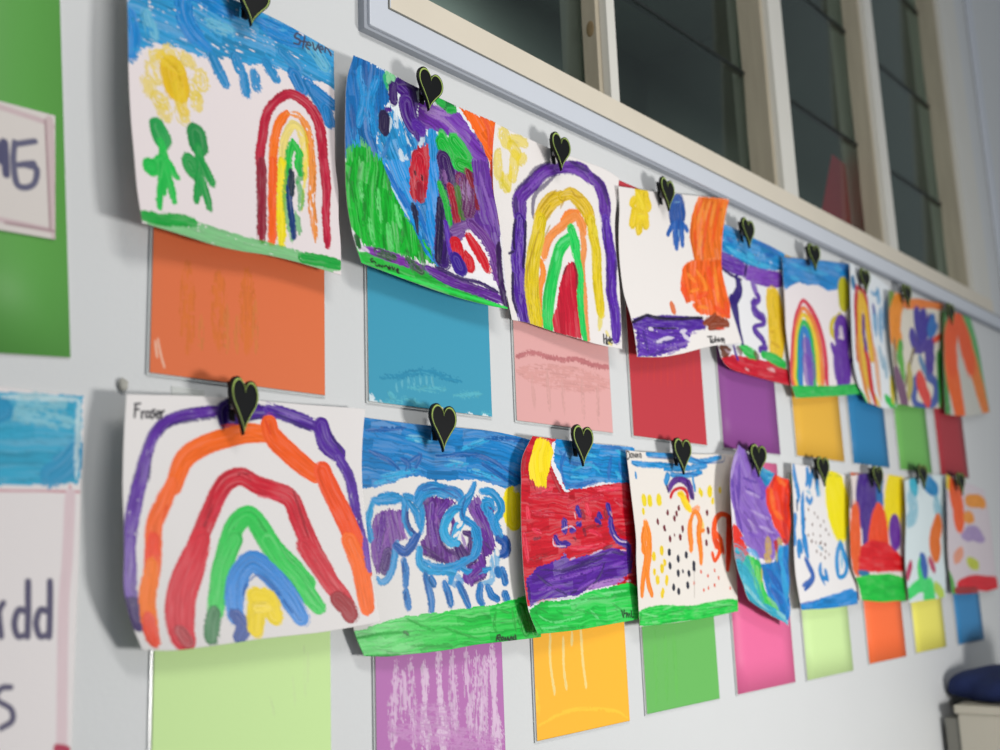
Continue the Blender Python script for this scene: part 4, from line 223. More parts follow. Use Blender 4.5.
{"label":"child painting of a multicoloured rainbow beside a purple smiling figure, blue sky band","paper":"e3dbdd","W":340.5,"H":298.5,"st":[["2a87cc",[-9.6,-5.1,364.5,-8.7,336.0,44.0,277.5,60.7,228.0,65.9,179.9,53.4,130.6,56.5,82.2,51.0,49.0,57.0,6.9,68.2,-15.3,48.6],7,0.7,1,0.0],["5fb2e0",[37.2,13.4,150.1,23.1,230.8,30.6],[9.2,9.4,9.6],0.5,0.2,0.3],["5fb2e0",[265.2,11.3,297.3,16.8],[10.4,10.5],0.5,0.2,0.3],["5fb2e0",[34.5,40.5,82.8,45.8],[9.3,9.4],0.5,0.2,0.3],["1c62ac",[298.2,6.0,330.1,15.1],[11.5,11.7],0.5,0.2,0.15],["1c62ac",[86.2,11.6,184.0,8.0],[8.9,9.0],0.5,0.2,0.15],["b9b424",[306.2,59.7,309.5,81.2],[50.9,50.7],0.4,0.2,0.0],["c8bd45",[285.4,124.9,293.6,132.0],[24.8,24.9],0.5,0.2,0.0],["b9a69a",[-1.3,68.4,-1.7,135.5],[6.6,6.7],0.2,0.2,0.0],["d8485c",[10.6,272.0,8.6,235.0,25.6,191.0,46.1,150.1,63.5,119.4,95.1,89.9,135.5,104.5,167.2,131.7,186.7,166.4,192.5,205.0,190.6,240.0,183.5,275.1],[18.2,18.6,17.0,16.6,14.8,8.0,11.6,15.2,18.4,19.0,18.7,17.3],0.5,0.2,0.0],["f0915a",[20.5,272.2,19.8,238.8,34.3,198.5,52.8,160.6,68.7,132.6,94.8,105.6,129.6,119.1,154.0,144.0,166.2,175.9,169.1,211.1,166.8,243.2,160.5,274.6],[18.2,18.6,17.1,16.5,15.1,8.1,12.1,16.4,18.7,19.0,18.6,17.4],0.5,0.2,0.0],["efcf4e",[29.6,272.3,30.3,242.2,42.4,205.0,58.5,170.5,73.6,144.4,94.5,119.6,123.4,132.2,139.9,155.5,148.3,184.6,148.4,217.0,145.6,246.5,140.0,274.2],[18.1,18.5,17.3,16.8,15.5,8.3,13.2,17.7,19.0,18.9,18.5,17.4],0.5,0.2,0.0],["3fb860",[40.3,272.5,42.4,246.1,52.0,212.5,65.6,181.0,77.4,157.7,93.6,135.3,116.3,146.7,124.9,167.7,127.3,194.3,125.1,223.1,122.0,249.6,117.0,273.8],[19.6,20.1,19.2,18.6,17.4,9.3,16.2,20.4,20.7,20.5,20.1,19.0],0.5,0.2,0.0],["2f7fc0",[49.4,272.6,52.7,249.5,60.2,219.3,71.0,190.9,80.0,169.7,92.0,149.7,108.2,160.2,110.6,179.2,108.3,203.0,104.7,228.8,101.1,252.5,96.4,273.4],[21.0,21.7,21.1,20.6,19.8,10.5,20.0,22.4,22.2,22.0,21.6,20.5],0.5,0.2,0.0],["8560b5",[99.6,187.5,104.6,211.6,113.4,242.6],[42.8,42.7,41.1],0.5,0.2,0.05],["8560b5",[91.9,225.3,92.8,259.6],[42.9,42.0],0.5,0.2,0.05],["d2c04a",[262.7,169.7,240.8,152.0,251.5,130.7,285.4,121.3,319.0,126.2],[14.1,18.4,12.2,7.9,8.4],0.4,0.2,0.0],["6c43a5",[292.4,148.1,294.3,162.5,293.3,184.2],[59.3,77.3,51.5],0.6,0.2,0.0],["e3d8dd",[290.2,151.7,292.0,160.7],[18.5,18.7],0.5,0.2,0.05],["e3d8dd",[271.7,168.0,305.5,169.7],[8.0,8.1],0.5,0.2,0.05],["6c43a5",[280.5,198.5,278.0,220.1,274.1,245.3,269.0,259.6],[51.4,80.9,74.6,47.1],0.6,0.2,0.0],["6c43a5",[236.6,187.5,241.9,198.2],[17.6,17.8],0.4,0.2,0.0],["6c43a5",[315.3,224.4,339.1,217.5],[8.9,8.9],0.4,0.2,0.0],["6c43a5",[253.7,255.5,244.8,273.2],[17.0,16.0],0.4,0.2,0.0],["6c43a5",[287.1,256.5,282.5,270.9],[17.9,17.2],0.4,0.2,0.0],["33b854",[-6.3,283.6,97.9,287.5,221.0,288.8,345.9,288.4],[23.2,24.5,24.3,24.4],0.6,0.15,0.0]],"grid":[18552,8802,5909,18987,8833,5991,19423,8858,6071,19858,8878,6149,20295,8892,6226,20730,8900,6299,21164,8903,6366,21596,8900,6430,22027,8892,6491,18482,8786,5531,18901,8811,5606,19325,8833,5680,19754,8852,5754,20189,8867,5828,20630,8880,5901,21074,8889,5971,21524,8894,6040,21979,8897,6108,18425,8775,5162,18828,8795,5229,19240,8814,5298,19662,8831,5367,20093,8847,5439,20533,8862,5510,20983,8875,5581,21443,8888,5652,21914,8899,5725,18379,8768,4800,18765,8784,4860,19162,8799,4923,19571,8815,4988,19992,8831,5054,20426,8847,5123,20872,8864,5193,21331,8880,5264,21805,8897,5337,18357,8766,4446,18728,8778,4501,19112,8791,4559,19509,8805,4619,19919,8820,4681,20344,8836,4746,20783,8854,4813,21238,8872,4883,21709,8892,4956,18383,8768,4104,18744,8777,4155,19118,8788,4209,19507,8800,4264,19909,8813,4323,20327,8828,4385,20760,8845,4450,21210,8864,4518,21676,8884,4589,18423,8775,3766,18780,8782,3815,19150,8790,3865,19533,8800,3918,19930,8811,3973,20343,8824,4032,20770,8838,4095,21214,8854,4161,21674,8872,4231,18429,8786,3425,18791,8791,3472,19164,8798,3521,19550,8805,3572,19949,8813,3625,20362,8823,3682,20790,8833,3744,21233,8844,3810,21691,8857,3878,18605,8802,3124,18963,8806,3167,19331,8811,3212,19708,8816,3259,20097,8820,3307,20496,8824,3359,20907,8829,3415,21330,8834,3476,21766,8838,3538],"res":[84,178],"clip":[2.194,0.966,0.688]},
{"label":"child painting of a narrow rainbow beside pale blue scribbles, seventh in upper row","paper":"dde2e6","W":255.4,"H":320.0,"st":[["2f78a8",[16.2,38.9,21.3,45.2],[22.3,22.4],0.5,0.2,0.0],["c2303a",[42.5,49.9,33.6,95.6,35.2,146.5,29.3,213.2],[20.7,21.6,21.1,20.4],0.4,0.2,0.0],["c2303a",[53.4,47.6,79.9,49.6,100.3,64.5,107.8,97.2,118.4,148.7,129.3,200.7],[9.5,13.2,20.0,21.2,20.6,19.9],0.4,0.2,0.0],["e8b83c",[63.3,64.1,58.1,113.2,55.0,165.5,58.4,209.4],[27.9,27.8,27.2,27.2],0.4,0.2,0.0],["e8b83c",[79.3,64.6,97.3,98.8,108.3,150.1,119.4,201.7],[27.3,27.9,27.0,26.0],0.4,0.2,0.0],["5b3a90",[80.0,109.3,77.2,154.6,84.2,206.0],[17.2,16.9,16.6],0.4,0.2,0.0],["3f95c8",[130.7,40.6,155.9,43.9,182.1,30.5],[10.6,8.3,9.9],0.5,0.2,0.15],["3f95c8",[176.8,35.7,182.7,50.0],[24.0,24.4],0.5,0.2,0.15],["3f95c8",[145.5,68.7,153.3,98.1,153.8,144.2],[22.8,23.6,22.7],0.5,0.2,0.15],["3f95c8",[199.4,66.3,188.5,108.1,186.4,156.0],[23.7,23.8,23.2],0.5,0.2,0.15],["3f95c8",[227.7,51.8,215.0,111.8],[24.3,22.4],0.5,0.2,0.15],["6a5aa8",[145.4,72.5,149.5,87.1],[10.4,10.6],0.5,0.2,0.0],["e09a5c",[35.9,170.2,42.5,213.3,49.3,264.5,34.3,313.2],[23.1,23.1,24.8,25.2],0.4,0.2,0.0],["e8c050",[65.1,165.8,68.4,209.9,78.9,268.8,112.6,312.7],[23.2,23.0,24.9,28.6],0.4,0.2,0.0],["d04a4a",[82.3,185.7,96.7,221.3,93.7,271.1,81.3,312.0],[24.5,24.7,27.1,28.3],0.4,0.2,0.0],["5b3a90",[80.7,163.4,88.0,181.1],[18.7,18.4],0.5,0.2,0.0],["f0b080",[126.5,157.2,143.8,201.0,148.1,254.4,140.9,302.0],[22.1,21.8,23.0,24.9],0.4,0.2,0.1],["8fb8d0",[172.2,175.0,186.4,213.3],[20.1,19.5],0.5,0.2,0.3],["8fb8d0",[198.8,196.8,202.9,236.6],[20.5,20.3],0.5,0.2,0.3],["3fc45c",[-24.9,303.3,-11.9,310.0],[47.2,49.4],0.4,0.2,0.0],["3fc45c",[184.3,296.8,213.3,310.1,236.0,315.3],[25.1,22.8,19.4],0.4,0.2,0.0],["d8c84a",[231.9,244.1,228.2,302.3],[20.5,23.1],0.5,0.2,0.0]],"grid":[21781,8766,6458,22137,8808,6467,22483,8842,6470,22825,8871,6474,23175,8892,6488,23510,8907,6494,23804,8915,6473,24067,8916,6435,24316,8910,6392,21654,8747,6027,22010,8791,6037,22355,8828,6043,22696,8859,6048,23043,8883,6062,23378,8901,6071,23676,8911,6059,23948,8916,6034,24206,8913,6005,21548,8734,5607,21900,8779,5618,22242,8817,5625,22581,8848,5631,22924,8874,5645,23257,8893,5655,23561,8907,5653,23842,8914,5640,24110,8914,5624,21468,8729,5199,21819,8771,5211,22163,8808,5219,22504,8839,5226,22850,8865,5241,23189,8885,5254,23506,8900,5262,23805,8910,5263,24093,8913,5261,21411,8730,4800,21761,8768,4813,22106,8802,4822,22450,8831,4831,22800,8856,4846,23147,8876,4862,23481,8892,4880,23802,8903,4894,24116,8910,4907,21379,8738,4411,21717,8770,4421,22053,8799,4429,22390,8825,4438,22734,8847,4452,23080,8866,4469,23421,8882,4496,23756,8895,4521,24088,8904,4546,21398,8752,4032,21712,8776,4039,22027,8799,4045,22347,8819,4052,22674,8838,4063,23008,8855,4079,23346,8871,4112,23684,8884,4146,24024,8896,4183,21577,8774,3684,21848,8787,3685,22123,8801,3685,22404,8815,3686,22695,8829,3691,22998,8843,3704,23314,8857,3740,23635,8872,3779,23963,8886,3822,21956,8802,3379,22157,8803,3369,22366,8806,3359,22584,8812,3350,22813,8820,3344,23060,8830,3348,23328,8842,3381,23608,8857,3420,23898,8874,3465],"res":[58,177],"clip":[2.477,0.966,0.686]},
{"label":"child painting of a purple and blue flower under an orange band","paper":"d8d2c4","W":381.5,"H":296.0,"st":[["7f9a50",[14.6,13.9,13.2,43.1],[45.1,45.1],0.5,0.2,0.0],["f0922c",[70.8,20.0,46.5,56.2,31.4,99.5,51.0,122.9],[62.9,69.1,82.0,73.1],0.5,0.2,0.0],["f08a4a",[104.4,24.8,194.1,15.6,293.6,5.0,370.4,5.5],[23.2,23.7,24.4,25.5],0.5,0.2,0.0],["4a3fa0",[214.8,118.1,247.5,89.7,281.3,52.4],[34.1,35.0,36.1],0.6,0.2,0.0],["4a3fa0",[225.6,108.6,237.3,46.7],[49.1,47.1],0.6,0.2,0.0],["4a3fa0",[214.0,100.7,193.0,46.0],[47.6,48.1],0.6,0.2,0.0],["4a3fa0",[180.2,129.2,157.1,105.1],[42.2,41.9],0.6,0.2,0.0],["3f78c0",[281.3,96.5,325.2,67.3],[27.3,26.7],0.6,0.2,0.0],["3f78c0",[280.9,78.9,303.4,50.9],[34.8,34.3],0.6,0.2,0.0],["e86a5a",[250.5,129.1,326.8,103.0,381.2,86.5],[15.8,16.0,15.5],0.5,0.2,0.0],["5fa850",[369.8,37.3,380.6,72.8,375.6,118.7],[37.1,37.6,38.7],0.5,0.2,0.0],["5fa850",[72.2,137.9,51.3,173.4],[35.3,35.5],0.5,0.2,0.0],["7050a0",[263.1,141.6,311.7,157.4],[29.2,29.4],0.5,0.2,0.0],["6fb85a",[63.7,149.2,67.7,182.6,71.5,216.2],[34.5,35.2,35.8],0.5,0.2,0.0],["8a7a60",[26.5,127.1,19.7,194.6,59.7,233.9],[16.9,17.6,15.1],0.5,0.2,0.0],["8a7a60",[191.5,113.2,138.1,177.6,84.4,240.8],[13.0,13.0,13.6],0.5,0.2,0.0],["80607a",[21.7,227.9,40.4,251.9,57.3,284.6],[59.6,63.6,66.1],0.5,0.2,0.0],["5a4aa0",[180.2,122.7,215.6,137.6,260.7,117.5],[33.2,21.8,29.8],0.6,0.2,0.0],["5a4aa0",[286.0,134.0,287.3,178.2],[58.2,61.8],0.6,0.2,0.0],["7a9ac0",[214.3,163.9,249.2,192.8],[27.5,27.5],0.5,0.2,0.0],["6070b0",[182.2,217.8,147.7,258.6,169.4,287.7,281.5,289.0,337.3,262.1,324.4,221.9,260.6,209.9],[34.1,44.6,19.3,16.0,40.1,28.3,17.4],0.5,0.2,0.0],["e8605a",[218.0,242.1,268.8,271.4],[51.1,49.9],0.5,0.2,0.0],["e8605a",[207.2,225.2,231.4,241.6],[55.1,54.5],0.5,0.2,0.0],["c8c080",[121.9,195.8,127.3,229.7,104.9,265.2],[38.0,38.7,34.1],0.5,0.2,0.0],["4a9a50",[359.1,149.0,375.8,211.9,378.6,275.5],[41.4,45.8,48.4],0.5,0.2,0.0]],"grid":[23902,8766,6212,24434,8808,6265,24963,8842,6315,25490,8871,6365,26017,8892,6416,26546,8907,6470,27072,8914,6526,27595,8916,6579,28111,8910,6628,23791,8755,5847,24316,8795,5897,24840,8830,5944,25364,8859,5992,25890,8881,6041,26419,8898,6095,26950,8909,6150,27480,8914,6205,28006,8913,6258,23696,8748,5489,24210,8787,5535,24726,8820,5580,25245,8848,5625,25766,8872,5672,26294,8890,5723,26825,8903,5779,27357,8911,5835,27890,8914,5889,23637,8746,5143,24133,8781,5184,24631,8813,5224,25133,8840,5265,25639,8863,5307,26152,8882,5355,26671,8897,5408,27194,8907,5463,27718,8913,5516,23628,8748,4808,24093,8780,4842,24562,8809,4876,25035,8834,4912,25513,8856,4948,25998,8875,4990,26491,8890,5039,26989,8902,5091,27490,8910,5142,23645,8755,4479,24083,8782,4508,24525,8807,4537,24973,8830,4567,25426,8850,4598,25888,8867,4636,26359,8882,4681,26836,8895,4730,27318,8904,4779,23677,8766,4154,24087,8788,4178,24502,8809,4202,24924,8828,4227,25353,8845,4254,25791,8860,4287,26240,8874,4328,26696,8886,4375,27159,8896,4422,23725,8782,3833,24105,8798,3851,24492,8813,3871,24886,8827,3891,25287,8841,3913,25699,8853,3942,26124,8865,3980,26557,8876,4024,26999,8886,4069,23785,8802,3514,24133,8811,3528,24488,8820,3542,24852,8829,3559,25224,8838,3577,25608,8847,3601,26006,8856,3635,26415,8865,3677,26833,8874,3720],"res":[71,143],"clip":[2.754,0.966,0.698]},
{"label":"child painting of an orange arch edged in green, farthest along the upper row","paper":"c5c4bc","W":341.9,"H":287.0,"st":[["78b87c",[246.7,-13.5,331.2,37.1,359.6,124.4],[106.8,134.4,114.2],0.4,0.2,0.0],["5fa058",[-0.0,45.7,0.1,96.7,-13.9,140.3],[76.0,70.6,67.6],0.5,0.2,0.0],["78b87c",[318.7,89.1,339.6,165.7,339.7,272.2],[104.8,97.9,87.4],0.4,0.2,0.0],["4f9550",[-15.6,108.7,-13.1,176.3,0.3,268.9],[83.3,79.0,75.4],0.5,0.2,0.0],["f06a2c",[50.2,85.3,60.9,144.5,92.7,211.3,110.6,280.4],[101.6,95.6,91.1,86.4],0.4,0.2,0.0],["ee8a4c",[232.1,73.7,272.8,155.7,297.2,226.6,310.7,279.7],[74.3,66.9,63.7,60.3],0.4,0.2,0.0],["ee5a22",[77.0,132.3,66.2,90.2,113.5,42.3,174.2,29.1,216.7,72.2,240.0,126.1],[110.2,115.5,65.3,64.4,118.6,112.1],0.4,0.2,0.0]],"grid":[27638,8766,6464,27989,8808,6479,28325,8843,6490,28660,8871,6506,28997,8892,6531,29319,8907,6554,29618,8914,6567,29898,8916,6575,30159,8910,6578,27477,8755,6075,27855,8793,6095,28222,8826,6111,28593,8853,6135,28970,8875,6170,29337,8891,6204,29687,8902,6232,30023,8907,6257,30347,8907,6278,27332,8748,5695,27732,8783,5717,28126,8813,5738,28528,8839,5769,28939,8860,5811,29346,8878,5854,29742,8891,5894,30129,8899,5933,30510,8903,5970,27200,8746,5322,27612,8776,5345,28022,8803,5367,28444,8827,5401,28877,8848,5447,29311,8866,5496,29739,8880,5544,30164,8891,5594,30587,8898,5643,27079,8748,4955,27495,8774,4977,27915,8798,4999,28348,8819,5034,28796,8838,5082,29248,8855,5135,29700,8870,5190,30153,8882,5248,30609,8892,5306,26981,8755,4596,27399,8776,4616,27824,8795,4638,28267,8813,4673,28725,8830,4722,29191,8846,4778,29661,8860,4838,30138,8873,4902,30621,8885,4968,26926,8766,4246,27344,8781,4265,27772,8796,4285,28220,8811,4320,28686,8824,4370,29163,8838,4428,29649,8851,4491,30144,8864,4562,30650,8876,4635,26917,8782,3905,27332,8791,3921,27760,8801,3940,28209,8811,3974,28677,8821,4024,29159,8832,4083,29654,8843,4150,30162,8855,4225,30684,8867,4304,26929,8802,3568,27339,8805,3581,27763,8809,3598,28211,8814,3632,28679,8820,3681,29164,8827,3741,29665,8836,3810,30181,8845,3890,30716,8856,3973],"res":[55,135],"clip":[3.093,0.966,0.705]},
{"label":"large child painting of a six-band rainbow on white, nearest in the lower row","paper":"e3dfde","W":289.0,"H":239.8,"st":[["6a45a5",[8.7,173.5,4.8,145.6,8.3,122.0,14.0,101.3,22.9,72.9,29.1,52.3,38.3,34.1,57.7,22.3,84.4,16.7,114.6,13.0],[14.4,15.1,14.4,14.4,14.6,12.0,11.2,10.0,9.7,9.8],0.8,0.12,0.03],["3f2280",[123.2,13.9,125.6,22.0,132.5,23.1],[23.4,21.4,19.3],0.7,0.2,0.0],["4f2c94",[138.4,13.1,158.7,11.3,172.2,10.9],[13.8,14.0,14.2],0.8,0.2,0.0],["5c3a9f",[172.0,8.1,199.6,13.4,231.0,21.9],[12.6,12.8,13.1],0.7,0.2,0.0],["5f3ca0",[237.8,21.6,245.9,39.3,259.9,51.0],[19.1,18.8,18.6],0.7,0.2,0.0],["6545a5",[260.0,54.1,273.1,75.5,276.9,97.2,277.9,119.0,280.7,141.0,285.1,163.3,287.7,180.9],[10.6,10.8,10.9,10.8,10.6,10.5,10.4],0.7,0.15,0.03],["2f1866",[43.7,39.3,58.1,27.6,111.8,19.9],[2.7,2.5,2.5],0.3,0.2,0.3],["2f1866",[179.0,10.5,224.6,26.7],[2.6,2.7],0.3,0.2,0.3],["2f1866",[248.5,27.1,266.7,50.9],[2.9,3.0],0.3,0.2,0.3],["2f1866",[129.3,26.0,169.2,15.4],[2.5,2.6],0.3,0.2,0.3],["2f1866",[31.4,80.8,32.6,54.9],[3.0,3.1],0.3,0.2,0.3],["9d86c8",[14.9,121.9,26.3,80.7,35.6,47.1,54.6,26.3],[3.3,3.3,3.3,3.2],0.5,0.2,0.35],["9d86c8",[97.9,16.3,114.7,14.3],[2.7,2.7],0.5,0.2,0.35],["9d86c8",[281.6,131.7,285.4,160.2],[3.3,3.3],0.5,0.2,0.35],["9d86c8",[185.6,8.6,227.4,19.2],[2.9,3.0],0.5,0.2,0.35],["f4691c",[61.6,84.0,73.4,60.5,96.7,47.2,126.8,38.4,150.3,33.3,170.7,33.7],[19.4,18.6,16.9,16.8,16.8,17.0],0.35,0.07,0.0],["ef5a16",[175.0,23.5,181.1,36.0,202.2,52.4,222.5,66.4,232.5,72.3],[19.8,18.9,18.7,18.7,18.7],0.3,0.08,0.0],["ee4f1a",[241.1,69.3,250.4,90.4,260.2,112.0,270.7,140.3,276.9,162.5,279.4,181.5],[19.5,19.5,19.7,19.2,19.1,18.9],0.35,0.08,0.0],["f7703a",[58.3,83.9,47.5,102.0,36.6,119.8,34.6,143.1,33.1,174.2],[16.7,16.5,17.1,17.2,17.0],0.4,0.12,0.0],["d9401a",[115.9,27.9,136.1,25.7],[2.2,2.2],0.2,0.2,0.3],["d9401a",[52.5,102.1,45.1,117.5],[2.6,2.6],0.2,0.2,0.3],["d9401a",[169.5,18.2,177.5,33.4],[2.6,2.6],0.2,0.2,0.3],["cc2034",[75.5,176.9,84.3,145.6,94.9,124.8,106.0,106.4,120.6,84.9,141.1,76.7,161.2,84.8,181.2,90.2,200.9,98.6,209.0,119.1,217.4,139.8,228.7,164.0,242.1,189.3],[18.3,18.4,18.0,17.6,16.8,15.5,16.4,16.6,18.2,18.8,18.4,18.0,18.1],0.55,0.1,0.0],["8c0f20",[131.0,75.4,154.7,73.7],[2.2,2.2],0.2,0.2,0.3],["8c0f20",[204.8,89.9,212.6,116.2,219.0,139.9],[2.7,2.7,2.6],0.2,0.2,0.3],["8c0f20",[87.7,140.5,106.2,103.7],[2.6,2.6],0.2,0.2,0.3],["e0485a",[105.3,117.1,130.7,87.7],[3.1,3.1],0.5,0.2,0.35],["e0485a",[160.6,96.1,190.8,98.7],[2.8,2.9],0.5,0.2,0.35],["e0485a",[205.0,127.7,213.2,151.3],[3.3,3.3],0.5,0.2,0.35],["2fc854",[112.9,179.8,120.5,153.1,131.6,126.3,149.0,115.6,161.6,127.1,176.9,150.1,195.5,167.9,213.2,186.4],[20.2,20.4,19.5,17.3,19.7,19.6,19.2,19.7],0.5,0.1,0.0],["1c9a3a",[117.4,147.5,131.6,126.3],[2.9,2.9],0.2,0.2,0.2],["1c9a3a",[158.9,118.6,183.5,150.3,202.2,165.3],[2.9,2.8,2.8],0.2,0.2,0.2],["2f86d4",[137.3,181.8,141.4,165.4,151.6,159.0,166.0,166.7,180.9,184.5],[17.4,17.3,15.1,16.3,17.3],0.5,0.2,0.0],["6a45a5",[6.5,134.2,4.8,150.0,3.6,173.5,6.7,185.8,10.1,198.7],[13.3,13.5,13.8,14.1,14.1],0.7,0.2,0.0],["3a2266",[8.4,198.7,7.6,209.6],[20.7,21.3],0.5,0.2,0.0],["ee4a2c",[34.7,134.6,32.9,150.1,31.2,157.8],[16.0,15.9,15.8],0.4,0.2,0.0],["f57a28",[31.9,157.8,29.9,175.8,25.2,191.2,22.3,209.8,17.4,228.7],[17.2,17.0,16.5,16.7,16.7],0.3,0.2,0.0],["ee4a2c",[22.3,209.8,18.4,228.8],[15.6,15.7],0.5,0.2,0.0],["d42236",[91.1,137.2,77.2,165.7,66.7,186.1,58.4,209.8,54.7,227.5],[22.7,29.3,28.4,28.8,29.8],0.4,0.08,0.0],["b01a2c",[54.9,223.3,57.8,231.9],[14.1,14.2],0.5,0.2,0.0],["2fc854",[131.0,139.2,116.8,163.0,110.9,184.3,101.7,205.4],[19.3,19.6,19.1,18.1],0.5,0.1,0.0],["2c7a45",[100.2,208.1,92.3,221.2,87.4,232.0],[14.9,15.0,15.4],0.5,0.2,0.0],["2fc854",[170.9,140.6,185.9,163.8,201.1,179.0,211.2,197.2,220.8,213.1],[17.3,17.0,17.1,17.9,17.9],0.5,0.1,0.0],["35cc58",[220.8,213.1,223.0,217.9],[4.7,4.7],0.5,0.2,0.0],["35cc58",[214.4,212.4,216.6,217.1],[4.7,4.7],0.5,0.2,0.0],["2c86d6",[123.3,213.3,127.2,194.0,136.2,172.6,151.5,162.4,167.4,171.6,183.4,189.6,192.5,207.7,197.2,221.4],[19.9,19.4,19.7,17.4,18.7,20.2,21.1,21.3],0.55,0.1,0.0],["1f4a9a",[124.9,213.5,129.2,225.5,120.4,235.9],[16.9,16.3,14.5],0.5,0.2,0.0],["1b5aa8",[145.5,181.6,157.4,175.4,173.7,189.0,190.3,216.4],[2.6,2.5,2.9,3.1],0.5,0.2,0.15],["1b5aa8",[136.8,194.9,143.9,181.5],[2.7,2.9],0.5,0.2,0.15],["f0d42c",[149.6,196.0,149.0,210.3,141.2,229.7],[19.6,19.2,18.7],0.35,0.2,0.0],["f0d42c",[152.8,196.2,164.6,201.4,168.4,217.7],[18.1,20.0,20.5],0.35,0.2,0.0],["f0d42c",[149.8,207.5,162.7,208.6],[11.5,11.6],0.5,0.2,0.0],["cc2034",[213.5,147.5,228.2,169.1,239.0,188.1,249.2,204.5,255.8,220.9],[17.3,17.2,17.4,17.6,17.9],0.45,0.08,0.0],["9a1424",[245.3,207.0,253.2,217.4,256.4,225.6],[17.5,17.7,18.0],0.4,0.2,0.0],["f4691c",[266.9,145.2,275.5,173.9,277.1,196.0,277.6,221.2],[17.1,17.0,16.9,17.2],0.35,0.08,0.0],["7a55b0",[285.2,146.7,286.4,165.7,286.6,181.4],[7.3,7.2,7.2],0.5,0.2,0.0],["2c2b33",[11.9,9.1,11.5,20.9],[1.9,1.9],0.1,0,0.0],["2c2b33",[10.5,9.1,17.6,8.4],[1.4,1.4],0.1,0,0.0],["2c2b33",[11.3,14.2,16.3,13.6],[1.4,1.4],0.1,0,0.0],["2c2b33",[19.9,16.1,20.4,21.8],[1.9,1.9],0.1,0,0.0],["2c2b33",[20.0,17.4,23.3,15.5],[1.6,1.6],0.1,0,0.0],["2c2b33",[29.4,16.0,26.0,16.0,25.4,20.7,29.7,19.9,29.4,16.0,31.2,21.2],[1.4,1.7,1.6,1.7,1.6,1.8],0.1,0,0.0],["2c2b33",[36.0,13.8,32.1,15.4,35.7,18.5,33.3,21.7],[1.5,1.9,1.8,1.8],0.1,0,0.0],["2c2b33",[37.8,18.5,41.7,17.4,40.2,14.9,37.7,17.5,39.4,21.6,42.3,20.6],[1.5,1.8,1.4,1.9,1.5,1.5],0.1,0,0.0],["2c2b33",[43.6,15.3,44.1,21.1],[1.9,1.9],0.1,0,0.0],["2c2b33",[43.7,17.2,46.9,14.5],[1.7,1.7],0.1,0,0.0]],"grid":[4833,8730,1746,5169,8792,1782,5514,8840,1819,5869,8873,1846,6233,8892,1862,6605,8896,1872,6985,8885,1881,7373,8860,1890,7769,8820,1896,4807,8700,1444,5138,8760,1471,5478,8806,1503,5828,8839,1529,6187,8858,1545,6555,8864,1555,6932,8855,1565,7318,8833,1576,7711,8797,1587,4794,8680,1150,5119,8736,1167,5456,8780,1195,5802,8811,1218,6157,8829,1235,6523,8835,1245,6899,8828,1255,7283,8809,1270,7677,8777,1285,4796,8673,861,5118,8722,870,5451,8760,894,5794,8788,915,6148,8804,932,6513,8810,942,6889,8804,952,7276,8788,969,7673,8761,989,4816,8676,577,5134,8716,578,5464,8748,598,5805,8770,617,6157,8784,634,6523,8789,644,6901,8784,655,7291,8770,675,7694,8748,699,4834,8691,296,5147,8720,289,5474,8743,305,5812,8759,323,6164,8768,340,6531,8771,350,6912,8767,361,7307,8756,383,7718,8738,411,4853,8716,16,5162,8733,2,5485,8745,16,5822,8753,32,6174,8757,50,6543,8757,60,6929,8753,70,7331,8745,95,7752,8732,125,4946,8754,-258,5246,8754,-279,5561,8754,-268,5890,8753,-253,6235,8750,-235,6598,8747,-225,6981,8742,-216,7382,8736,-191,7803,8729,-158,5096,8802,-528,5381,8785,-555,5682,8770,-547,5998,8758,-533,6331,8748,-515,6684,8740,-506,7058,8735,-498,7450,8731,-473,7866,8730,-439],"res":[311,325],"clip":[0.673,0.966,0.201]},
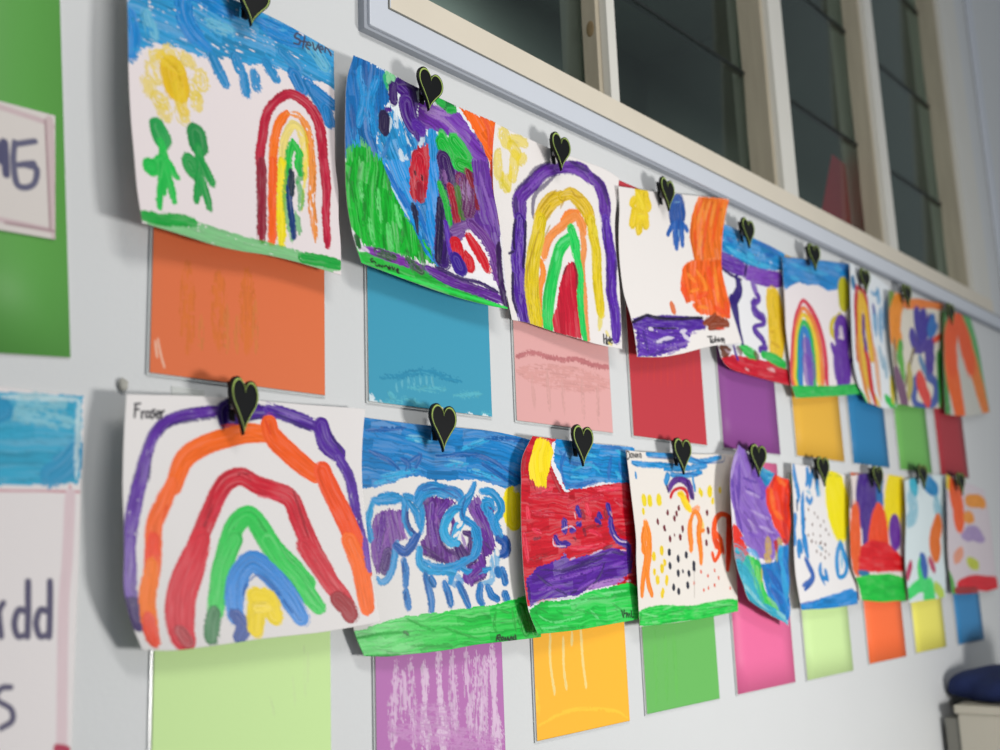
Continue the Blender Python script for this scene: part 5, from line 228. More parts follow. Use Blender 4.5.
{"label":"child painting of three purple rain clouds outlined in blue over green ground","paper":"e0dddb","W":300.8,"H":263.9,"st":[["1f7fc4",[-18.5,-6.0,311.9,-5.3,311.9,65.2,258.2,70.8,233.4,65.6,205.3,62.0,163.2,62.6,135.2,64.1,107.0,59.0,82.6,62.2,58.4,68.8,30.6,75.5,-11.2,78.5],3,0.7,1.2,0.0],["1560a8",[14.1,34.9,50.0,43.5,71.7,53.6],[5.0,5.2,5.5],0.6,0.2,0.25],["1560a8",[71.0,40.1,85.4,46.2,82.5,59.9],[5.4,7.0,7.3],0.6,0.2,0.25],["1560a8",[134.1,34.9,211.5,32.2,283.1,53.5],[5.0,5.3,6.1],0.6,0.2,0.25],["1560a8",[8.5,13.5,79.1,5.6],[4.6,4.8],0.6,0.2,0.25],["1560a8",[217.7,9.6,300.8,2.7],[5.2,5.6],0.6,0.2,0.25],["1560a8",[211.8,39.6,276.0,64.6],[5.7,6.2],0.6,0.2,0.25],["1560a8",[85.3,43.9,106.0,36.0,96.2,52.5],[5.1,6.1,6.8],0.6,0.2,0.25],["48aadc",[80.0,16.9,126.1,18.9],[5.3,5.4],0.6,0.2,0.35],["48aadc",[176.0,26.4,231.9,8.3],[5.8,5.9],0.6,0.2,0.35],["48aadc",[36.9,62.0,106.7,52.1],[5.2,5.4],0.6,0.2,0.35],["48aadc",[148.7,46.3,190.8,42.9],[5.5,5.7],0.6,0.2,0.35],["48aadc",[191.0,50.1,247.5,59.5],[5.8,6.1],0.6,0.2,0.35],["48aadc",[23.4,71.5,82.5,59.9],[5.2,5.4],0.6,0.2,0.35],["9fd4ea",[79.7,13.5,111.6,13.8],[1.9,2.0],0.5,0.2,0.2],["9fd4ea",[155.4,39.0,183.7,41.8],[2.0,2.1],0.5,0.2,0.2],["9fd4ea",[198.0,48.8,212.1,49.5],[2.1,2.1],0.5,0.2,0.2],["9fd4ea",[94.2,18.3,105.0,20.4],[2.0,2.0],0.5,0.2,0.2],["ecd80f",[269.4,80.7,270.0,96.2,270.6,109.1],[28.3,35.6,26.1],0.25,0.2,0.0],["e0dddb",[275.9,68.5,290.2,64.5],[8.2,8.2],0.5,0.2,0.2],["7b4f9e",[32.0,102.7,55.0,98.0,78.1,99.6,80.1,115.7,83.6,132.9,65.8,135.2,59.6,145.8,50.2,156.4,42.9,168.9,35.0,169.8,24.0,148.0,23.1,127.1,27.4,110.2],73,0.9,0.8,0.0],["a37cbc",[71.6,103.0,75.4,126.5],[5.6,5.5],0.4,0.2,0.2],["a37cbc",[45.5,109.8,33.5,143.6],[5.4,5.3],0.4,0.2,0.2],["a37cbc",[55.6,118.2,43.1,139.4],[5.1,5.1],0.4,0.2,0.2],["a37cbc",[78.6,124.4,85.2,130.8],[4.7,4.7],0.4,0.2,0.2],["4a2472",[53.2,150.0,48.9,162.7],[16.8,16.8],0.6,0.2,0.0],["633088",[105.8,84.9,120.6,81.3,160.5,84.7,170.5,89.3,153.9,98.1,144.0,109.1,144.0,127.0,148.7,140.6,166.6,146.0,182.7,151.4,179.0,169.6,166.0,174.4,153.3,163.4,127.6,154.2,111.4,148.3,108.1,135.1,117.8,128.6,117.8,111.0,114.3,95.7,106.0,91.4],76,0.9,0.8,0.0],["9a70b8",[127.5,95.6,124.4,122.1],[4.9,4.8],0.4,0.2,0.2],["9a70b8",[137.4,91.2,134.2,117.9],[4.9,4.9],0.4,0.2,0.2],["9a70b8",[153.9,86.9,163.8,89.2],[3.4,3.4],0.4,0.2,0.2],["9a70b8",[124.4,126.5,127.6,135.4],[4.7,4.6],0.4,0.2,0.2],["421a62",[111.3,139.5,140.5,153.7],[4.6,4.6],0.5,0.2,0.1],["421a62",[140.7,118.0,148.7,140.6,173.0,153.2],[6.0,5.3,4.7],0.5,0.2,0.1],["421a62",[114.2,89.1,124.1,91.2],[4.3,4.3],0.5,0.2,0.1],["421a62",[111.4,148.3,153.4,161.1,166.0,173.3],[4.3,4.5,5.1],0.5,0.2,0.1],["70419a",[193.7,87.1,210.2,80.0,216.7,96.2,229.4,117.1,238.2,143.1,231.2,152.6,221.3,157.3,221.3,180.9,193.7,191.5,178.4,183.4,182.1,172.1,205.0,161.8,211.9,150.2,215.8,133.8,200.0,110.4,190.3,96.4],65,0.9,0.8,0.0],["451c6a",[183.3,126.2,196.3,131.2,199.0,149.9,185.8,158.5,173.2,141.8],[7.7,9.5,20.1,15.0,18.2],0.7,0.2,0.0],["8a5ab0",[210.2,91.7,225.9,124.2,231.7,143.1],[4.7,4.8,4.8],0.4,0.2,0.15],["8a5ab0",[198.4,166.2,210.6,176.0],[3.9,4.1],0.4,0.2,0.15],["8a5ab0",[196.9,96.4,209.9,110.4],[4.3,4.3],0.4,0.2,0.15],["8a5ab0",[180.0,128.3,189.3,149.5],[4.6,4.6],0.4,0.2,0.15],["633088",[163.8,109.6,167.0,118.8,162.0,127.7],[8.1,8.4,7.9],0.6,0.2,0.0],["633088",[228.4,91.1,233.2,98.0],[7.9,7.9],0.6,0.2,0.0],["3a1560",[173.3,137.2,198.7,159.2],[4.0,4.0],0.5,0.2,0.1],["3a1560",[166.0,173.3,172.8,160.0],[4.6,4.6],0.5,0.2,0.1],["3a1560",[197.0,189.4,219.8,180.9],[3.7,3.6],0.5,0.2,0.1],["3a1560",[218.9,138.4,234.6,150.2],[4.1,4.1],0.5,0.2,0.1],["2b90cc",[24.9,90.5,48.0,88.6,74.4,86.8],[8.9,9.0,9.1],0.6,0.2,0.0],["3a9fd4",[23.5,95.8,19.1,108.6,16.3,121.3],[10.0,10.1,10.1],0.6,0.2,0.06],["2b90cc",[19.6,121.1,23.3,131.3],[10.2,10.1],0.7,0.2,0.0],["2b90cc",[82.7,86.5,81.6,107.1,88.4,119.9,99.9,128.6],[10.5,10.4,9.1,8.3],0.7,0.2,0.0],["2b90cc",[36.9,175.1,43.6,179.5,54.5,175.6,63.3,160.8,66.0,143.7,69.1,137.3],[7.6,6.7,8.9,10.0,10.2,9.8],0.7,0.2,0.0],["1758a8",[65.9,139.4,82.2,145.9,95.1,137.3,103.1,126.4],[10.7,10.1,12.8,13.7],0.7,0.2,0.0],["153a80",[84.6,94.1,88.3,115.6,98.2,124.2],[4.2,4.0,3.4],0.4,0.2,0.0],["153a80",[96.2,96.0,101.3,108.9,111.2,117.6],[4.0,3.8,3.5],0.4,0.2,0.0],["2b90cc",[79.2,81.3,94.3,85.1,111.0,97.9,109.6,122.0],[6.2,6.8,8.7,9.0],0.7,0.2,0.0],["2b90cc",[77.8,87.8,84.6,96.2],[8.1,8.1],0.7,0.2,0.0],["2b90cc",[94.6,98.2,107.9,106.7],[7.1,7.1],0.7,0.2,0.0],["2b8ccc",[100.9,85.0,110.5,74.9,130.4,71.3,153.7,75.6,173.7,80.2,183.7,91.7],[14.1,12.1,11.2,11.6,12.8,14.7],0.7,0.2,0.0],["1a66ae",[147.0,72.3,167.0,74.5,180.4,84.8],[3.8,4.1,4.6],0.5,0.2,0.05],["1a66ae",[103.9,76.2,113.8,71.6,130.3,67.9],[4.1,3.9,3.9],0.5,0.2,0.05],["3aa5d8",[180.4,93.9,163.9,100.6,152.3,111.6,148.9,124.9,160.2,136.7,173.2,139.5],[9.8,10.5,12.2,12.6,9.9,9.2],0.6,0.2,0.0],["3aa5d8",[180.3,112.3,170.2,123.4,166.9,130.1],[11.6,11.9,12.5],0.6,0.2,0.0],["2b8ccc",[201.8,67.3,193.7,82.5,183.7,96.3,182.0,107.7,199.9,117.4,209.4,129.1,207.1,150.2,192.2,158.9,179.1,165.0,166.1,171.0,159.3,184.1],[9.3,9.1,9.4,8.7,8.1,9.6,9.0,7.7,7.6,8.5,9.1],0.6,0.2,0.0],["3a9fd4",[106.5,143.9,108.3,159.2,124.4,168.5,153.2,171.2,166.0,173.3],[11.6,10.3,8.1,8.1,8.2],0.6,0.2,0.0],["2b90cc",[213.5,75.2,233.5,76.6,248.3,90.1,246.4,102.2,232.9,109.9,220.0,96.1,223.4,88.9,233.3,90.9],[8.5,9.5,11.8,10.4,8.9,11.6,8.8,8.9],0.7,0.2,0.0],["2b8ccc",[229.8,102.8,235.9,119.3,245.3,131.0],[12.9,12.6,12.1],0.6,0.2,0.0],["174fa0",[241.9,133.5,254.8,138.1,254.1,150.2,244.0,155.0],[12.0,14.4,13.9,11.8],0.7,0.2,0.0],["3a9fd4",[239.4,150.2,240.0,167.0],[8.3,8.2],0.5,0.2,0.05],["3a9fd4",[231.1,155.0,228.8,185.8,209.7,187.8],[8.2,7.3,6.0],0.5,0.2,0.05],["2b90cc",[156.3,177.1,165.5,186.9,178.3,185.7],[8.0,6.9,6.9],0.5,0.2,0.1],["2b90cc",[178.3,185.7,172.2,178.3],[8.2,8.2],0.5,0.2,0.1],["2273b8",[80.9,156.7,84.5,169.7,84.9,182.7],[10.6,10.7,10.7],0.7,0.15,0.0],["2273b8",[85.2,192.5,88.5,204.5,89.9,208.9],[10.3,10.2,10.1],0.7,0.15,0.0],["2273b8",[118.1,173.8,122.8,186.2,127.3,201.9,128.3,214.2],[10.3,10.3,10.3,10.4],0.7,0.15,0.0],["2273b8",[127.6,178.6,132.3,184.5],[9.3,9.3],0.7,0.15,0.0],["2273b8",[149.7,184.5,155.6,197.4,159.6,210.3],[10.0,10.0,10.1],0.7,0.15,0.0],["2273b8",[173.4,187.6,180.5,199.7,188.8,215.5],[9.7,9.8,9.7],0.7,0.15,0.0],["2273b8",[209.3,192.5,206.5,206.4,210.5,213.7],[10.5,10.5,9.9],0.7,0.15,0.0],["2273b8",[221.5,195.1,226.8,204.8,235.5,210.0],[10.2,9.5,8.8],0.7,0.15,0.0],["2273b8",[247.4,174.3,249.5,184.1,249.9,188.9],[10.8,10.8,10.7],0.7,0.15,0.0],["2273b8",[248.5,204.6,250.3,210.8],[10.4,10.4],0.7,0.15,0.0],["2273b8",[239.4,174.2,240.7,177.8],[10.7,10.7],0.7,0.15,0.0],["174a90",[79.2,156.7,79.2,173.9],[2.7,2.7],0.5,0.2,0.1],["174a90",[85.2,191.4,83.8,202.2],[2.7,2.6],0.5,0.2,0.1],["174a90",[152.5,194.9,156.5,208.8],[2.6,2.5],0.5,0.2,0.1],["174a90",[178.1,188.0,189.0,212.1],[2.5,2.5],0.5,0.2,0.1],["174a90",[114.9,174.8,121.2,194.9],[2.6,2.6],0.5,0.2,0.1],["174a90",[248.8,176.8,253.7,189.0],[2.7,2.6],0.5,0.2,0.1],["2b90cc",[34.6,84.8,54.4,82.1,74.3,83.6],[5.8,5.9,6.0],0.7,0.3,0.0],["2b90cc",[87.8,89.7,101.2,102.4,104.7,117.6],[7.7,8.4,8.9],0.7,0.3,0.0],["2b90cc",[104.4,93.6,114.0,82.5,133.8,77.9,153.8,82.4],[7.9,6.8,6.1,6.4],0.7,0.3,0.0],["2b90cc",[173.8,96.2,183.7,87.1,197.0,77.9],[7.8,7.6,7.4],0.7,0.3,0.0],["2b90cc",[216.8,86.8,230.1,86.3,236.6,95.5],[6.5,7.2,8.7],0.7,0.3,0.0],["2b90cc",[239.6,107.3,242.5,119.1,248.7,128.6],[9.1,8.9,8.6],0.7,0.3,0.0],["2b90cc",[153.9,102.6,167.2,96.1,180.4,96.2],[6.9,6.5,6.3],0.7,0.3,0.0],["2b90cc",[114.7,157.2,140.4,164.8,166.2,164.2,185.8,158.5],[6.2,6.1,6.4,6.8],0.7,0.3,0.0],["2b90cc",[199.8,122.0,204.2,138.4,198.9,152.2],[8.8,9.0,8.7],0.7,0.3,0.0],["2b90cc",[179.0,169.6,198.0,175.5,226.9,171.5],[6.4,6.4,6.6],0.7,0.3,0.0],["e0dddb",[91.5,109.1,99.8,117.7,103.1,122.0],[3.9,4.0,4.1],0.1,0.2,0.0],["e0dddb",[173.6,119.0,180.2,114.6],[3.7,3.7],0.1,0.2,0.0],["e0dddb",[166.9,130.1,175.1,125.9],[3.6,3.6],0.1,0.2,0.0],["e0dddb",[172.1,105.3,175.3,112.2],[4.4,4.4],0.1,0.2,0.0],["e0dddb",[239.5,149.0,240.9,152.6],[4.5,4.5],0.1,0.2,0.0],["174a90",[84.5,91.9,83.3,109.2,90.0,124.3],[3.1,3.1,3.0],0.4,0.2,0.15],["174a90",[110.6,76.0,140.4,73.4,173.7,84.7],[2.1,2.1,2.3],0.4,0.2,0.15],["174a90",[187.0,82.5,180.4,98.5,183.6,110.1],[3.1,3.1,3.1],0.4,0.2,0.15],["174a90",[238.7,131.1,254.8,138.1,257.3,150.2],[2.5,2.8,3.1],0.4,0.2,0.15],["174a90",[69.3,148.0,85.5,148.1,101.6,135.1],[2.0,2.3,2.5],0.4,0.2,0.15],["6a3a98",[43.7,105.6,41.0,124.6,36.8,143.6],[10.4,10.3,10.2],0.9,0.3,0.0],["6a3a98",[127.4,91.2,127.6,113.3,134.1,135.6],[10.5,10.4,10.1],0.9,0.3,0.0],["6a3a98",[153.9,89.1,140.7,102.4],[9.1,9.1],0.9,0.3,0.0],["6a3a98",[206.8,96.4,222.8,119.6,231.7,143.1],[9.7,10.0,10.2],0.9,0.3,0.0],["6a3a98",[194.5,179.9,210.9,171.3],[8.2,8.1],0.9,0.3,0.0],["2fc64c",[-10.1,236.8,1.6,235.2,43.4,225.0,85.8,219.2,134.4,218.6,186.6,217.9,225.6,216.7,255.4,212.0,285.4,207.0,316.0,201.2,308.6,271.4,-32.9,280.5],0,0.7,1,0.0],["7fe58a",[46.6,242.0,107.6,229.5,178.2,236.4],[3.8,3.9,4.1],0.5,0.2,0.25],["7fe58a",[13.6,243.5,74.9,232.3],[3.6,3.9],0.5,0.2,0.25],["7fe58a",[173.1,223.7,225.3,220.5],[4.1,4.2],0.5,0.2,0.25],["7fe58a",[34.3,253.0,97.6,245.2,156.4,245.8],[3.8,3.9,4.1],0.5,0.2,0.25],["7fe58a",[231.8,220.8,271.0,218.1],[4.2,4.4],0.5,0.2,0.25],["7fe58a",[182.6,246.7,222.3,245.3],[4.2,4.2],0.5,0.2,0.25],["149a30",[85.6,221.5,131.6,240.6],[3.0,3.3],0.4,0.2,0.2],["149a30",[-0.9,243.2,41.6,237.1,86.8,237.5],[2.8,2.8,2.9],0.4,0.2,0.2],["149a30",[231.3,225.8,225.5,245.5,232.9,256.3],[4.1,4.2,4.1],0.4,0.2,0.2],["149a30",[257.6,222.4,260.2,253.5],[4.1,4.2],0.4,0.2,0.2],["149a30",[3.5,263.7,61.6,262.7],[3.0,3.1],0.4,0.2,0.2],["149a30",[145.3,237.3,198.8,258.9],[3.1,3.5],0.4,0.2,0.2],["149a30",[238.0,223.7,253.7,228.5],[3.3,3.3],0.4,0.2,0.2],["149a30",[83.4,254.1,145.4,257.0],[3.1,3.2],0.4,0.2,0.2],["0d6a22",[79.8,237.2,84.4,240.9],[4.2,4.3],0.5,0.2,0.0],["1aa538",[270.5,223.2,276.6,255.0],[15.0,15.4],0.9,0.2,0.2],["1aa538",[291.0,213.9,293.1,256.5],[15.3,15.5],0.9,0.2,0.2],["18261c",[228.2,255.4,225.0,261.4],[1.8,1.9],0.1,0,0.0],["18261c",[228.2,255.4,232.6,255.0,231.8,258.3,227.4,258.5,230.9,261.8],[1.5,1.8,1.6,2.0,1.8],0.1,0,0.0],["18261c",[234.3,259.0,233.7,261.6,237.1,261.3,237.2,258.2,234.3,259.0],[2.0,1.8,1.7,1.8,1.5],0.1,0,0.0],["18261c",[239.6,262.6,241.0,259.1,243.0,262.4,245.1,258.9,246.2,263.2],[1.9,1.5,1.5,1.6,2.0],0.1,0,0.0],["18261c",[248.7,260.8,252.1,260.6,250.8,258.9,248.3,262.9,252.2,263.8],[1.5,1.7,1.6,2.0,1.6],0.1,0,0.0],["18261c",[255.0,259.6,253.6,263.4,257.7,263.2,258.1,257.5],[1.9,1.9,1.8,2.0],0.1,0,0.0]],"grid":[7818,8928,1823,8124,8914,1813,8445,8903,1807,8784,8896,1806,9142,8892,1814,9518,8891,1822,9914,8894,1826,10326,8900,1808,10753,8910,1769,7783,8925,1478,8082,8903,1464,8398,8887,1459,8733,8876,1458,9089,8871,1466,9466,8871,1476,9865,8877,1481,10284,8888,1467,10722,8906,1437,7755,8921,1138,8048,8893,1122,8359,8871,1117,8691,8858,1116,9045,8852,1124,9421,8853,1137,9823,8861,1142,10248,8877,1132,10695,8901,1109,7730,8916,803,8019,8882,785,8327,8857,781,8657,8842,780,9010,8835,789,9388,8837,804,9793,8848,809,10224,8868,802,10681,8896,785,7706,8910,473,7993,8872,453,8301,8845,451,8631,8827,450,8985,8820,460,9364,8823,476,9773,8836,481,10211,8859,477,10678,8892,464,7677,8903,147,7965,8863,126,8274,8833,125,8606,8815,125,8963,8808,135,9347,8811,152,9762,8826,157,10208,8851,155,10687,8888,147,7636,8894,-173,7930,8853,-195,8245,8823,-194,8584,8805,-195,8949,8798,-184,9342,8802,-166,9768,8817,-162,10228,8845,-162,10724,8883,-166,7623,8885,-489,7920,8844,-513,8238,8814,-511,8582,8796,-512,8951,8790,-501,9348,8795,-482,9780,8811,-479,10247,8839,-478,10752,8878,-478,7758,8874,-790,8044,8835,-818,8351,8806,-816,8681,8790,-818,9036,8784,-809,9416,8790,-791,9830,8806,-790,10278,8835,-790,10763,8874,-789],"res":[233,301],"clip":[0.98,0.966,0.202]},
